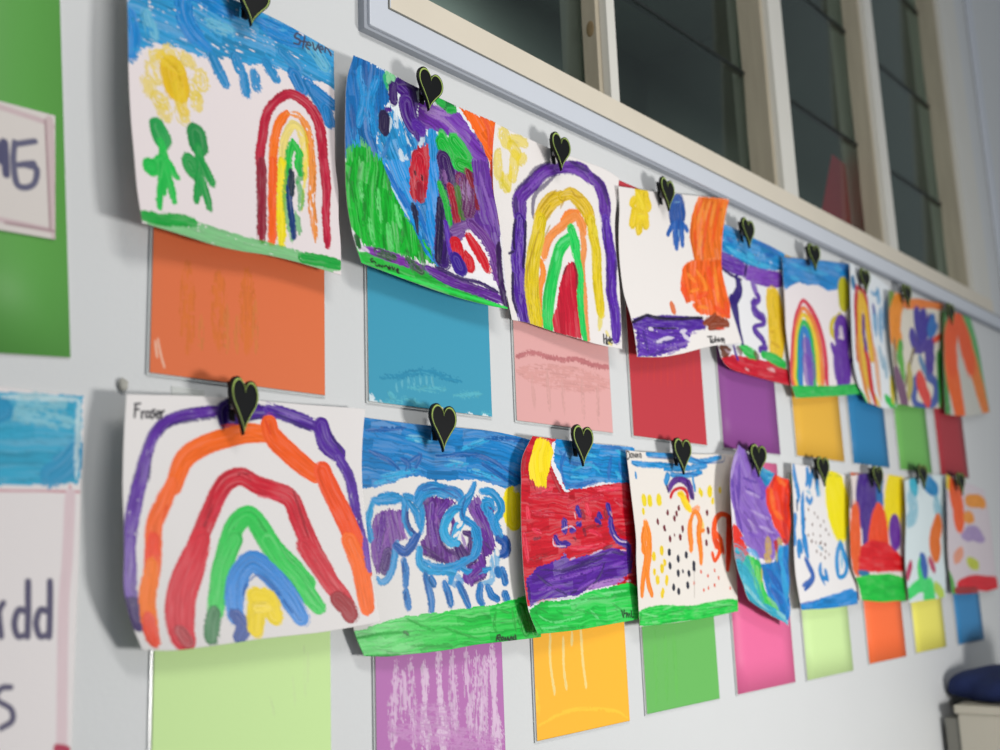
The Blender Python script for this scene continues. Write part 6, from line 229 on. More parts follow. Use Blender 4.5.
{"label":"child painting with a red band, yellow sun and purple and green ground","paper":"dcdbe0","W":285.0,"H":261.9,"st":[["c81c2c",[-40.4,-3.0,75.3,-0.9,85.0,13.8,75.2,36.4,99.7,56.7,123.3,68.9,203.3,60.1,251.7,54.2,291.8,53.1,298.4,129.1,-5.4,127.6],3,0.6,1,0.0],["a01424",[29.3,26.2,23.8,55.8,36.1,72.0],[9.7,9.6,8.4],0.5,0.2,0.3],["a01424",[75.6,44.9,99.4,74.1],[8.3,8.4],0.5,0.2,0.3],["a01424",[2.9,21.5,7.6,52.4],[8.8,9.6],0.5,0.2,0.3],["e85060",[48.0,75.8,79.7,66.1],[5.9,5.9],0.6,0.2,0.3],["e85060",[161.8,90.4,168.7,103.9],[9.6,9.6],0.6,0.2,0.3],["e85060",[16.6,97.7,20.2,118.4],[10.1,10.1],0.6,0.2,0.3],["e85060",[186.9,67.4,226.9,64.2],[5.9,6.1],0.6,0.2,0.3],["e85060",[210.8,66.9,250.8,63.8],[6.0,6.2],0.6,0.2,0.3],["dfe2e8",[59.7,5.4,73.5,1.8,81.7,18.6,91.6,41.9,107.5,65.1,123.2,71.1,107.4,71.6,87.7,52.9,75.1,34.2],-3,0.1,0.6,0.0],["f2d714",[13.3,5.0,24.2,1.5,48.9,3.6,75.7,19.0,73.4,40.7,63.7,56.1,61.8,66.8,38.0,67.7,31.9,59.6,21.9,58.0,18.8,39.4,19.8,22.6],76,0.3,0.8,0.0],["2089cc",[65.6,-1.5,161.0,-0.2,290.6,0.6,287.5,55.6,259.6,55.2,227.5,56.0,187.6,55.9,147.3,66.0,111.4,69.3,99.7,48.0,78.7,29.7,74.5,16.8],3,0.8,0.8,0.0],["1b62ae",[86.5,16.0,127.6,31.3,204.8,30.0],[5.0,5.0,5.1],0.5,0.2,0.2],["1b62ae",[99.4,35.0,115.5,62.6,187.8,53.6],[8.1,5.2,5.0],0.5,0.2,0.2],["1b62ae",[224.3,17.4,219.8,52.7],[9.1,8.6],0.5,0.2,0.2],["1b62ae",[103.8,17.2,99.7,43.7],[8.9,8.5],0.5,0.2,0.2],["1b62ae",[135.4,64.1,195.6,55.7],[4.9,5.1],0.5,0.2,0.2],["1b62ae",[245.4,23.5,259.9,51.6],[8.3,8.5],0.5,0.2,0.2],["1b62ae",[190.0,4.4,251.1,3.8],[5.4,5.4],0.5,0.2,0.2],["52b8e0",[127.9,42.4,172.3,31.4,204.3,43.9],[4.1,4.1,4.9],0.5,0.2,0.3],["52b8e0",[136.1,15.1,187.4,19.2],[4.1,4.2],0.5,0.2,0.3],["52b8e0",[234.5,7.1,269.8,17.5],[4.6,4.8],0.5,0.2,0.3],["52b8e0",[123.8,51.3,171.9,49.6],[4.0,4.1],0.5,0.2,0.3],["52b8e0",[236.9,38.1,252.1,49.4],[5.7,5.8],0.5,0.2,0.3],["4a3a95",[138.0,95.1,143.5,101.7],[10.2,10.2],0.6,0.35,0.0],["4a3a95",[214.8,90.1,217.9,99.4],[11.5,11.5],0.6,0.35,0.0],["4a3a95",[192.1,104.0,197.4,110.9],[10.4,10.4],0.6,0.35,0.0],["4a3a95",[101.6,117.4,109.1,121.7],[8.3,8.3],0.6,0.35,0.0],["4a3a95",[218.6,113.5,221.4,124.0],[11.5,11.5],0.6,0.35,0.0],["7a1a30",[149.5,99.5,152.9,106.2],[8.8,8.8],0.4,0.2,0.1],["7a1a30",[208.2,99.4,209.7,104.1],[9.2,9.2],0.4,0.2,0.1],["f0c6cc",[129.9,99.6,133.3,108.4],[3.0,3.0],0.5,0.2,0.2],["f0c6cc",[223.4,104.1,219.9,99.4],[2.8,2.8],0.5,0.2,0.2],["d0404e",[20.4,80.9,67.7,77.2,115.1,77.9],[7.1,7.2,7.5],0.7,0.2,0.35],["d0404e",[114.6,91.1,154.4,81.5,202.2,76.3],[7.7,7.7,7.9],0.7,0.2,0.35],["d0404e",[28.3,101.5,79.0,102.6],[7.1,7.3],0.7,0.2,0.35],["d0404e",[233.4,80.6,260.0,89.9],[9.0,9.2],0.7,0.2,0.35],["c81c2c",[-12.4,111.1,293.1,108.8,284.5,213.5,245.5,205.8,175.2,205.6,-8.7,224.8,-21.0,196.6],-5,0.6,1,0.0],["e0485a",[114.4,149.6,164.8,148.5,203.9,145.1],[6.6,6.8,7.0],0.6,0.2,0.3],["e0485a",[159.4,123.6,197.2,133.4],[7.2,7.4],0.6,0.2,0.3],["e0485a",[27.6,124.0,50.6,128.0],[6.6,6.7],0.6,0.2,0.3],["e0485a",[7.8,132.5,13.0,161.5],[11.5,11.5],0.6,0.2,0.3],["9a1222",[221.8,119.9,259.1,134.9],[5.3,5.4],0.5,0.2,0.3],["9a1222",[151.6,123.5,183.2,117.1],[4.6,4.7],0.5,0.2,0.3],["9a1222",[16.6,163.7,63.5,157.7],[4.2,4.3],0.5,0.2,0.3],["4c3596",[105.7,114.6,105.1,123.3],[13.2,13.1],0.7,0.3,0.0],["4c3596",[82.9,134.2,91.9,142.8,115.0,143.0],[10.7,8.0,7.4],0.7,0.3,0.0],["4c3596",[218.9,110.5,221.4,124.6,235.2,141.4,257.6,149.2,258.1,163.6],[13.2,12.3,10.0,10.9,13.1],0.7,0.3,0.0],["4c3596",[183.8,110.3,193.3,113.8],[7.7,7.8],0.7,0.4,0.0],["4c3596",[136.6,116.7,144.6,114.5],[7.0,7.0],0.7,0.4,0.0],["4c3596",[120.4,125.5,128.3,123.3],[6.9,7.0],0.7,0.4,0.0],["5a1030",[125.5,134.3,131.1,136.6],[4.1,4.1],0.4,0.2,0.1],["5a1030",[151.6,123.5,154.9,130.3],[5.8,5.8],0.4,0.2,0.1],["5a1030",[183.0,119.4,198.7,118.4],[3.7,3.7],0.4,0.2,0.1],["5a1030",[26.8,136.6,50.1,134.3],[3.4,3.4],0.4,0.2,0.1],["e8d4e4",[97.3,123.4,120.9,118.9,132.2,123.4],[2.0,2.0,2.3],0.5,0.2,0.15],["e8d4e4",[77.0,136.4,80.1,144.9,107.0,146.2],[3.4,2.2,2.0],0.5,0.2,0.15],["e8d4e4",[224.5,131.7,239.1,141.5,258.1,144.4],[2.6,2.4,2.2],0.5,0.2,0.15],["e8d4e4",[233.8,155.5,253.1,156.2],[2.1,2.1],0.5,0.2,0.15],["5b2f9a",[6.1,188.4,34.8,174.3,93.9,162.3,102.4,153.8,112.9,164.8,163.8,158.6,218.8,150.2,252.8,158.6,266.9,173.6,261.7,190.2,230.1,200.0,175.3,203.3,127.5,213.7,37.1,216.4,8.1,226.0,5.1,211.2],-6,0.8,1,0.0],["2a1158",[42.2,176.5,100.0,177.6,163.0,166.5,210.4,156.9],[3.4,3.5,3.7,3.8],0.4,0.2,0.15],["2a1158",[9.3,194.7,9.4,217.6],[6.2,6.2],0.4,0.2,0.15],["2a1158",[33.8,182.7,59.4,195.9,104.2,212.5],[4.2,3.9,4.0],0.4,0.2,0.15],["2a1158",[218.1,157.2,252.5,162.2],[3.8,3.9],0.4,0.2,0.15],["2a1158",[91.8,181.7,194.1,165.5],[3.5,3.8],0.4,0.2,0.15],["2a1158",[201.3,170.4,175.8,196.5,112.2,210.7],[5.2,4.3,3.7],0.4,0.2,0.15],["2a1158",[160.0,200.1,230.2,197.7],[3.6,3.8],0.4,0.2,0.15],["2a1158",[268.3,159.2,257.8,189.9],[6.0,6.1],0.4,0.2,0.15],["8a5cc0",[59.8,191.7,130.1,185.2,193.0,177.0],[4.3,4.5,4.7],0.5,0.2,0.25],["8a5cc0",[35.4,203.7,97.9,199.2],[4.2,4.4],0.5,0.2,0.25],["8a5cc0",[216.1,178.1,247.6,172.6],[4.8,4.9],0.5,0.2,0.25],["8a5cc0",[128.2,207.1,175.9,194.3],[4.8,5.0],0.5,0.2,0.25],["e0d0ea",[112.9,164.8,128.6,161.9],[2.2,2.3],0.5,0.2,0.3],["e0d0ea",[163.7,159.7,195.4,152.9],[2.3,2.4],0.5,0.2,0.3],["8a4050",[199.3,151.9,219.1,147.9],[4.3,4.3],0.5,0.2,0.0],["b48ccc",[151.7,206.3,191.0,202.1,245.7,198.7],[7.8,7.9,8.2],0.6,0.2,0.15],["c8c8d8",[16.1,221.0,56.5,217.1,127.2,215.9,151.5,208.5],[2.9,3.0,3.1,3.5],0.5,0.2,0.25],["c8c8d8",[249.5,201.3,261.2,202.1],[3.3,3.3],0.5,0.2,0.25],["30c850",[5.1,228.1,40.4,218.7,118.8,218.8,151.3,210.8,190.6,208.9,253.3,203.9,284.5,213.5,296.7,270.7,-19.9,269.8,-11.8,242.5],1,0.7,1,0.0],["8fe8a0",[53.8,225.6,125.5,224.7,182.1,217.5],[3.0,3.1,3.3],0.5,0.2,0.25],["8fe8a0",[24.0,237.5,59.1,248.0,136.0,243.7],[3.7,3.1,3.2],0.5,0.2,0.25],["8fe8a0",[190.1,215.8,253.1,215.8],[3.2,3.4],0.5,0.2,0.25],["8fe8a0",[154.8,236.0,175.8,251.7],[4.2,4.3],0.5,0.2,0.25],["8fe8a0",[12.9,254.7,89.7,254.2],[3.0,3.1],0.5,0.2,0.25],["159a35",[22.6,224.4,50.0,234.2],[3.1,3.2],0.4,0.2,0.25],["159a35",[134.2,220.8,213.4,222.2,261.0,223.7],[2.7,2.8,2.9],0.4,0.2,0.25],["159a35",[123.0,233.6,185.1,247.9],[2.9,2.9],0.4,0.2,0.25],["159a35",[212.5,231.5,252.4,254.2],[3.3,3.3],0.4,0.2,0.25],["159a35",[36.4,258.1,148.1,258.5],[2.6,2.7],0.4,0.2,0.25],["159a35",[5.4,241.2,18.3,259.4],[5.0,4.8],0.4,0.2,0.25],["15301c",[235.9,244.9,239.5,255.3,242.2,244.8],[2.4,1.5,2.5],0.1,0,0.0],["15301c",[242.0,249.6,248.3,249.4,247.2,254.9],[1.5,1.9,2.6],0.1,0,0.0],["15301c",[250.8,250.4,252.4,256.1,255.1,250.8,257.5,256.1],[2.4,1.4,1.5,2.3],0.1,0,0.0],["15301c",[260.2,247.7,261.8,256.5,266.2,256.9],[2.5,2.2,1.4],0.1,0,0.0]],"grid":[10645,8784,1801,10955,8819,1806,11268,8849,1811,11583,8873,1814,11901,8892,1818,12222,8905,1822,12546,8912,1828,12873,8914,1834,13201,8910,1838,10371,8744,1483,10700,8783,1485,11038,8818,1488,11380,8847,1490,11728,8871,1492,12082,8889,1497,12441,8903,1502,12805,8911,1507,13174,8913,1512,10299,8712,1150,10629,8754,1151,10974,8791,1154,11324,8824,1157,11681,8852,1161,12045,8874,1167,12415,8893,1175,12793,8906,1183,13177,8914,1190,10250,8690,825,10579,8732,825,10928,8770,827,11283,8805,829,11647,8835,834,12018,8861,842,12397,8882,852,12785,8900,861,13181,8913,871,10224,8676,505,10550,8717,503,10899,8755,505,11257,8789,507,11623,8820,513,11998,8848,522,12383,8872,532,12778,8893,543,13183,8910,554,10226,8672,190,10543,8709,187,10889,8744,187,11244,8777,189,11609,8808,195,11984,8836,204,12370,8861,216,12767,8884,227,13176,8904,239,10245,8676,-122,10550,8708,-126,10889,8740,-127,11239,8769,-126,11598,8798,-120,11969,8824,-109,12352,8850,-98,12748,8874,-86,13157,8896,-73,10314,8690,-431,10599,8715,-436,10922,8740,-437,11256,8765,-436,11600,8790,-430,11957,8814,-419,12325,8838,-407,12708,8863,-394,13104,8886,-381,10490,8712,-732,10742,8728,-738,11035,8746,-740,11339,8764,-739,11654,8784,-732,11979,8805,-721,12317,8827,-709,12668,8850,-697,13033,8874,-684],"res":[146,253],"clip":[1.286,0.966,0.199]},
{"label":"child painting of falling dots and orange loops below a small rainbow","paper":"dfd9d2","W":314.1,"H":260.3,"st":[["2a8fd0",[60.7,2.8,107.8,3.0,140.6,3.6],[7.6,7.7,7.8],0.8,0.25,0.0],["2a8fd0",[14.3,18.0,43.0,19.0,90.8,19.2,138.6,19.8,176.9,19.4],[7.7,7.6,7.6,7.7,7.8],0.8,0.25,0.0],["2a8fd0",[173.3,6.9,215.5,12.7,277.2,5.2],[8.1,7.9,8.3],0.8,0.25,0.0],["2a8fd0",[109.2,23.9,176.6,23.1,234.4,19.1],[7.6,7.8,8.0],0.8,0.25,0.0],["2a8fd0",[127.2,33.5,166.0,34.5,219.6,29.2],[7.3,7.4,7.6],0.8,0.2,0.0],["2a8fd0",[117.2,36.1,111.3,43.5],[11.9,11.9],0.8,0.2,0.0],["1557a0",[183.3,0.4,215.5,12.7,282.1,13.1,291.3,2.6],[2.7,2.3,2.4,3.5],0.4,0.2,0.1],["1557a0",[156.6,30.8,214.6,33.1],[2.2,2.3],0.4,0.2,0.1],["1557a0",[194.6,43.2,201.1,58.3],[4.1,4.2],0.4,0.2,0.1],["1557a0",[59.7,7.7,140.0,8.6],[2.2,2.2],0.4,0.2,0.1],["2a8fd0",[20.4,33.1,20.6,39.0],[5.2,5.2],0.5,0.2,0.0],["2a8fd0",[192.5,38.1,198.6,58.3],[4.9,5.0],0.5,0.2,0.0],["5a2c8c",[119.7,55.7,133.3,44.6,155.7,40.7,179.6,48.2,188.1,65.8],[12.1,9.8,8.6,12.4,15.9],0.8,0.2,0.0],["2d0f55",[112.9,50.8,116.8,59.4],[4.2,4.2],0.3,0.2,0.0],["2d0f55",[175.0,43.2,192.6,70.9],[3.9,4.0],0.3,0.2,0.0],["cc2430",[123.0,68.0,134.2,58.1,154.5,53.7,171.4,58.2,177.3,73.2],[5.9,4.8,4.0,6.2,7.8],0.5,0.2,0.0],["eecb1c",[148.5,63.1,158.2,65.6,167.0,75.7,180.5,88.3],[9.8,12.6,14.4,14.2],0.4,0.2,0.0],["eecb1c",[200.1,93.7,216.2,109.4,217.0,124.7],[7.7,9.0,10.0],0.4,0.2,0.1],["e6cf2c",[39.2,71.2,38.8,74.4],[14.0,14.0],0.3,0.2,0.0],["e6cf2c",[57.5,71.9,57.2,75.2],[14.0,14.0],0.3,0.2,0.0],["e6cf2c",[86.8,70.4,86.5,73.6],[14.0,14.0],0.3,0.2,0.0],["e6cf2c",[244.2,58.5,244.3,61.9],[13.9,14.0],0.3,0.2,0.0],["e6cf2c",[32.6,88.8,32.4,90.6],[8.2,8.2],0.3,0.2,0.0],["e6cf2c",[218.2,62.3,218.3,64.3],[8.1,8.1],0.3,0.2,0.0],["e6cf2c",[252.4,74.7,252.6,76.7],[8.1,8.2],0.3,0.2,0.0],["e6cf2c",[275.5,57.8,275.7,59.8],[8.0,8.0],0.3,0.2,0.0],["e6cf2c",[213.5,58.5,213.6,60.4],[8.1,8.1],0.3,0.2,0.0],["e6cf2c",[79.9,146.9,79.9,148.8],[8.4,8.4],0.3,0.2,0.0],["f2872e",[180.9,103.4,176.2,118.4,176.4,148.4],[12.4,12.9,13.0],0.5,0.2,0.0],["f2872e",[180.9,103.4,195.4,91.1,209.1,104.1,204.0,124.2,204.6,150.8],[9.5,6.4,12.6,13.0,13.0],0.5,0.2,0.0],["f2872e",[190.3,91.0,206.1,86.3],[10.3,10.4],0.5,0.2,0.1],["f58d3a",[36.1,109.1,27.5,123.5,21.6,146.1],[13.2,14.0,14.6],0.4,0.15,0.0],["f58d3a",[36.1,109.1,40.9,121.1,42.3,146.3],[14.9,15.4,15.3],0.4,0.15,0.0],["ee5a2c",[257.1,147.3,253.4,126.4,260.4,106.0,281.5,97.9,306.9,104.0],[13.7,13.9,11.1,7.0,7.5],0.4,0.12,0.0],["d84a2c",[301.6,107.9,303.0,129.0,296.8,156.5],[16.8,17.0,15.7],0.4,0.2,0.0],["d84a2c",[271.3,154.7,257.7,142.1],[13.3,12.4],0.4,0.2,0.0],["6e1c2c",[110.1,91.3,110.0,92.8],[6.8,6.8],0.3,0.2,0.0],["6e1c2c",[146.7,84.2,146.7,85.7],[6.7,6.7],0.3,0.2,0.0],["6e1c2c",[130.3,100.1,130.3,101.7],[6.8,6.8],0.3,0.2,0.0],["6e1c2c",[75.7,104.4,75.6,106.0],[6.8,6.8],0.3,0.2,0.0],["6e1c2c",[95.1,114.4,95.1,115.9],[6.9,6.9],0.3,0.2,0.0],["6e1c2c",[153.3,115.4,153.3,116.9],[6.9,6.9],0.3,0.2,0.0],["6e1c2c",[109.9,131.7,110.4,133.3],[6.7,6.7],0.3,0.2,0.0],["6e1c2c",[143.6,130.0,143.9,131.6],[6.8,6.8],0.3,0.2,0.0],["6e1c2c",[233.3,93.3,233.4,95.0],[6.8,6.8],0.3,0.2,0.0],["6e1c2c",[234.1,120.3,234.2,121.9],[6.9,6.9],0.3,0.2,0.0],["6e1c2c",[226.6,140.4,226.7,142.0],[6.9,6.9],0.3,0.2,0.0],["6e1c2c",[138.2,92.8,138.2,94.3],[6.8,6.8],0.3,0.2,0.0],["6e1c2c",[125.8,125.9,125.9,126.7],[3.4,3.4],0.3,0.2,0.0],["f2872e",[28.8,117.6,21.7,131.9,30.9,155.7,22.6,179.4,15.4,198.2,12.3,213.5],[10.0,11.1,11.4,10.7,10.9,11.1],0.5,0.15,0.0],["f2872e",[37.3,131.9,41.1,155.8,33.3,174.8,33.4,196.3,42.6,214.5],[10.9,11.3,11.1,11.0,10.2],0.5,0.15,0.0],["f2872e",[176.0,119.6,177.6,134.7,174.5,150.8],[11.5,11.5,11.2],0.4,0.2,0.0],["f2872e",[206.1,135.7,206.1,156.0,204.1,171.2],[11.4,11.4,11.3],0.4,0.2,0.0],["f2872e",[222.6,121.1,206.7,123.0],[5.8,5.8],0.4,0.2,0.0],["ee5a2c",[248.6,122.3,273.6,139.2,271.3,154.7,250.1,171.6,243.4,160.7],[7.8,9.7,9.9,6.1,10.5],0.4,0.12,0.0],["e83a1c",[300.6,125.0,296.8,156.5,287.7,187.6],[13.9,13.1,13.6],0.3,0.2,0.0],["d84a2c",[279.6,152.7,279.6,160.6],[7.6,7.6],0.5,0.2,0.0],["e6c82c",[80.8,148.1,80.8,150.5],[10.7,10.7],0.3,0.2,0.0],["e6c82c",[55.0,156.0,54.9,158.4],[10.6,10.6],0.3,0.2,0.0],["e6c82c",[78.9,174.8,78.9,177.2],[10.5,10.5],0.3,0.2,0.0],["e6c82c",[62.2,191.9,62.2,194.2],[10.5,10.5],0.3,0.2,0.0],["e6c82c",[54.0,179.6,54.0,181.5],[8.2,8.2],0.3,0.2,0.0],["e6c82c",[92.2,191.0,92.2,192.9],[8.2,8.2],0.3,0.2,0.0],["e6c82c",[87.9,166.6,87.8,168.4],[8.3,8.3],0.3,0.2,0.0],["e6c82c",[74.6,214.5,74.6,216.4],[8.2,8.2],0.3,0.2,0.0],["e6c82c",[77.6,209.8,77.6,211.7],[8.2,8.2],0.3,0.2,0.0],["e6c82c",[90.2,195.8,90.2,197.7],[8.2,8.2],0.3,0.2,0.0],["262a3a",[105.2,151.1,105.2,153.0],[8.4,8.4],0.3,0.2,0.0],["262a3a",[132.4,161.8,132.1,163.7],[8.3,8.2],0.3,0.2,0.0],["262a3a",[159.3,157.0,159.1,159.0],[8.3,8.3],0.3,0.2,0.0],["262a3a",[104.7,172.0,104.7,173.9],[8.2,8.2],0.3,0.2,0.0],["262a3a",[129.5,184.0,129.5,185.9],[8.2,8.2],0.3,0.2,0.0],["262a3a",[162.7,186.2,162.8,188.1],[8.2,8.2],0.3,0.2,0.0],["262a3a",[156.8,203.8,156.9,205.7],[8.2,8.2],0.3,0.2,0.0],["262a3a",[180.9,172.6,180.8,174.5],[8.2,8.2],0.3,0.2,0.0],["262a3a",[112.0,205.3,112.1,207.1],[8.2,8.2],0.3,0.2,0.0],["262a3a",[127.1,212.1,127.1,214.0],[8.2,8.2],0.3,0.2,0.0],["262a3a",[179.9,178.8,179.9,180.7],[8.2,8.2],0.3,0.2,0.0],["262a3a",[144.4,182.4,144.5,183.4],[4.5,4.5],0.3,0.2,0.0],["dd6450",[200.9,185.7,201.0,186.8],[4.5,4.5],0.3,0.2,0.0],["dd6450",[222.5,194.0,222.6,195.0],[4.5,4.5],0.3,0.2,0.0],["dd6450",[245.2,186.7,245.4,187.8],[4.5,4.5],0.3,0.2,0.0],["dd6450",[256.7,200.0,256.9,201.1],[4.5,4.5],0.3,0.2,0.0],["dd6450",[207.2,215.7,207.4,216.8],[4.4,4.4],0.3,0.2,0.0],["dd6450",[242.5,210.9,242.6,212.0],[4.4,4.4],0.3,0.2,0.0],["dd6450",[177.3,202.5,177.5,203.5],[4.4,4.4],0.3,0.2,0.0],["dd6450",[292.2,219.5,292.4,220.6],[4.4,4.4],0.3,0.2,0.0],["dd6450",[222.3,213.1,222.4,214.1],[4.4,4.4],0.3,0.2,0.0],["6e1c2c",[109.8,130.5,110.2,132.0],[6.8,6.7],0.3,0.2,0.0],["6e1c2c",[143.7,128.8,143.9,130.3],[6.9,6.8],0.3,0.2,0.0],["6e1c2c",[226.5,141.7,226.6,143.3],[6.9,6.9],0.3,0.2,0.0],["6e1c2c",[235.4,122.9,235.5,124.5],[6.9,6.9],0.3,0.2,0.0],["3a1c2c",[98.5,118.1,98.6,118.9],[3.4,3.4],0.3,0.2,0.0],["3a1c2c",[152.5,120.3,152.7,121.1],[3.4,3.4],0.3,0.2,0.0],["b8b0a8",[179.1,185.0,176.8,224.9],[1.5,1.5],0.1,0,0.0],["30c84e",[0.6,242.5,59.5,238.0,120.3,241.2,171.0,244.5,222.3,243.6,284.2,244.8,320.0,251.3],[11.7,11.8,12.0,12.2,12.5,12.7,13.0],0.6,0.2,0.0],["30c84e",[-0.4,251.8,58.1,252.3,119.3,251.0,180.5,252.7,262.7,255.5,314.4,256.0],[13.9,14.3,14.5,14.8,15.4,15.9],0.7,0.15,0.0],["9be8a4",[8.5,240.5,58.6,247.5],[2.5,2.5],0.4,0.2,0.3],["9be8a4",[74.7,238.7,110.8,233.3],[2.6,2.7],0.4,0.2,0.3],["9be8a4",[211.9,245.2,263.5,245.2],[2.7,2.7],0.4,0.2,0.3],["9be8a4",[17.1,255.0,57.8,254.7],[2.5,2.5],0.4,0.2,0.3],["9be8a4",[222.7,238.6,304.6,249.7],[2.6,2.7],0.4,0.2,0.3],["12802e",[28.0,248.4,58.4,248.7],[1.4,1.4],0.5,0.2,0.2],["12802e",[130.6,239.4,171.2,242.0],[1.5,1.5],0.5,0.2,0.2],["12802e",[222.1,246.2,294.3,248.6],[1.5,1.6],0.5,0.2,0.2],["12802e",[-3.6,258.7,8.5,240.5],[2.7,2.7],0.5,0.2,0.2],["1b1b22",[2.1,1.1,0.3,13.0,7.8,10.2,8.7,3.0,2.1,1.1],[1.9,1.9,1.5,1.9,1.2],0.1,0,0.0],["1b1b22",[12.9,5.0,11.7,9.9,16.7,9.0,17.9,4.2,12.9,5.0],[1.8,1.7,1.3,1.7,0.9],0.1,0,0.0],["1b1b22",[20.3,9.7,21.8,3.9,24.5,8.5,27.6,3.5,27.2,8.8],[1.9,1.0,1.0,1.0,1.9],0.1,0,0.0],["1b1b22",[31.3,3.8,30.0,9.2,34.2,3.7,34.9,8.5],[1.8,1.0,0.9,1.9],0.1,0,0.0],["1b1b22",[38.9,3.5,42.8,2.9,43.5,8.1,38.9,7.8,39.6,4.7],[1.0,1.6,1.5,1.6,1.8],0.1,0,0.0]],"grid":[12854,8820,1761,13235,8843,1762,13629,8863,1778,14033,8879,1796,14446,8892,1816,14870,8902,1836,15304,8908,1859,15749,8911,1888,16204,8910,1908,12856,8794,1433,13226,8817,1433,13609,8838,1446,14002,8856,1462,14405,8871,1479,14818,8885,1497,15243,8895,1519,15680,8903,1547,16127,8909,1567,12850,8773,1107,13210,8795,1107,13583,8816,1117,13967,8835,1130,14361,8853,1145,14767,8868,1162,15184,8882,1183,15614,8895,1210,16056,8906,1230,12862,8758,786,13212,8778,785,13574,8798,793,13948,8817,804,14334,8835,817,14731,8853,832,15141,8869,851,15563,8885,877,15999,8900,898,12876,8748,467,13215,8766,466,13568,8784,472,13933,8802,481,14310,8820,492,14699,8838,506,15102,8856,524,15518,8874,548,15949,8892,569,12847,8744,150,13186,8758,149,13538,8773,154,13903,8789,161,14282,8806,171,14675,8824,184,15083,8842,201,15506,8862,225,15945,8882,247,12845,8746,-164,13179,8755,-164,13528,8767,-161,13890,8780,-155,14268,8794,-147,14661,8810,-135,15070,8828,-118,15496,8848,-95,15940,8870,-73,12850,8753,-476,13174,8757,-476,13513,8763,-474,13867,8772,-469,14237,8784,-462,14623,8798,-452,15026,8814,-435,15447,8833,-414,15888,8855,-391,12863,8766,-786,13176,8763,-785,13504,8764,-784,13848,8768,-780,14208,8775,-774,14586,8786,-764,14982,8800,-749,15396,8817,-728,15831,8838,-705],"res":[133,222],"clip":[1.575,0.966,0.2]},
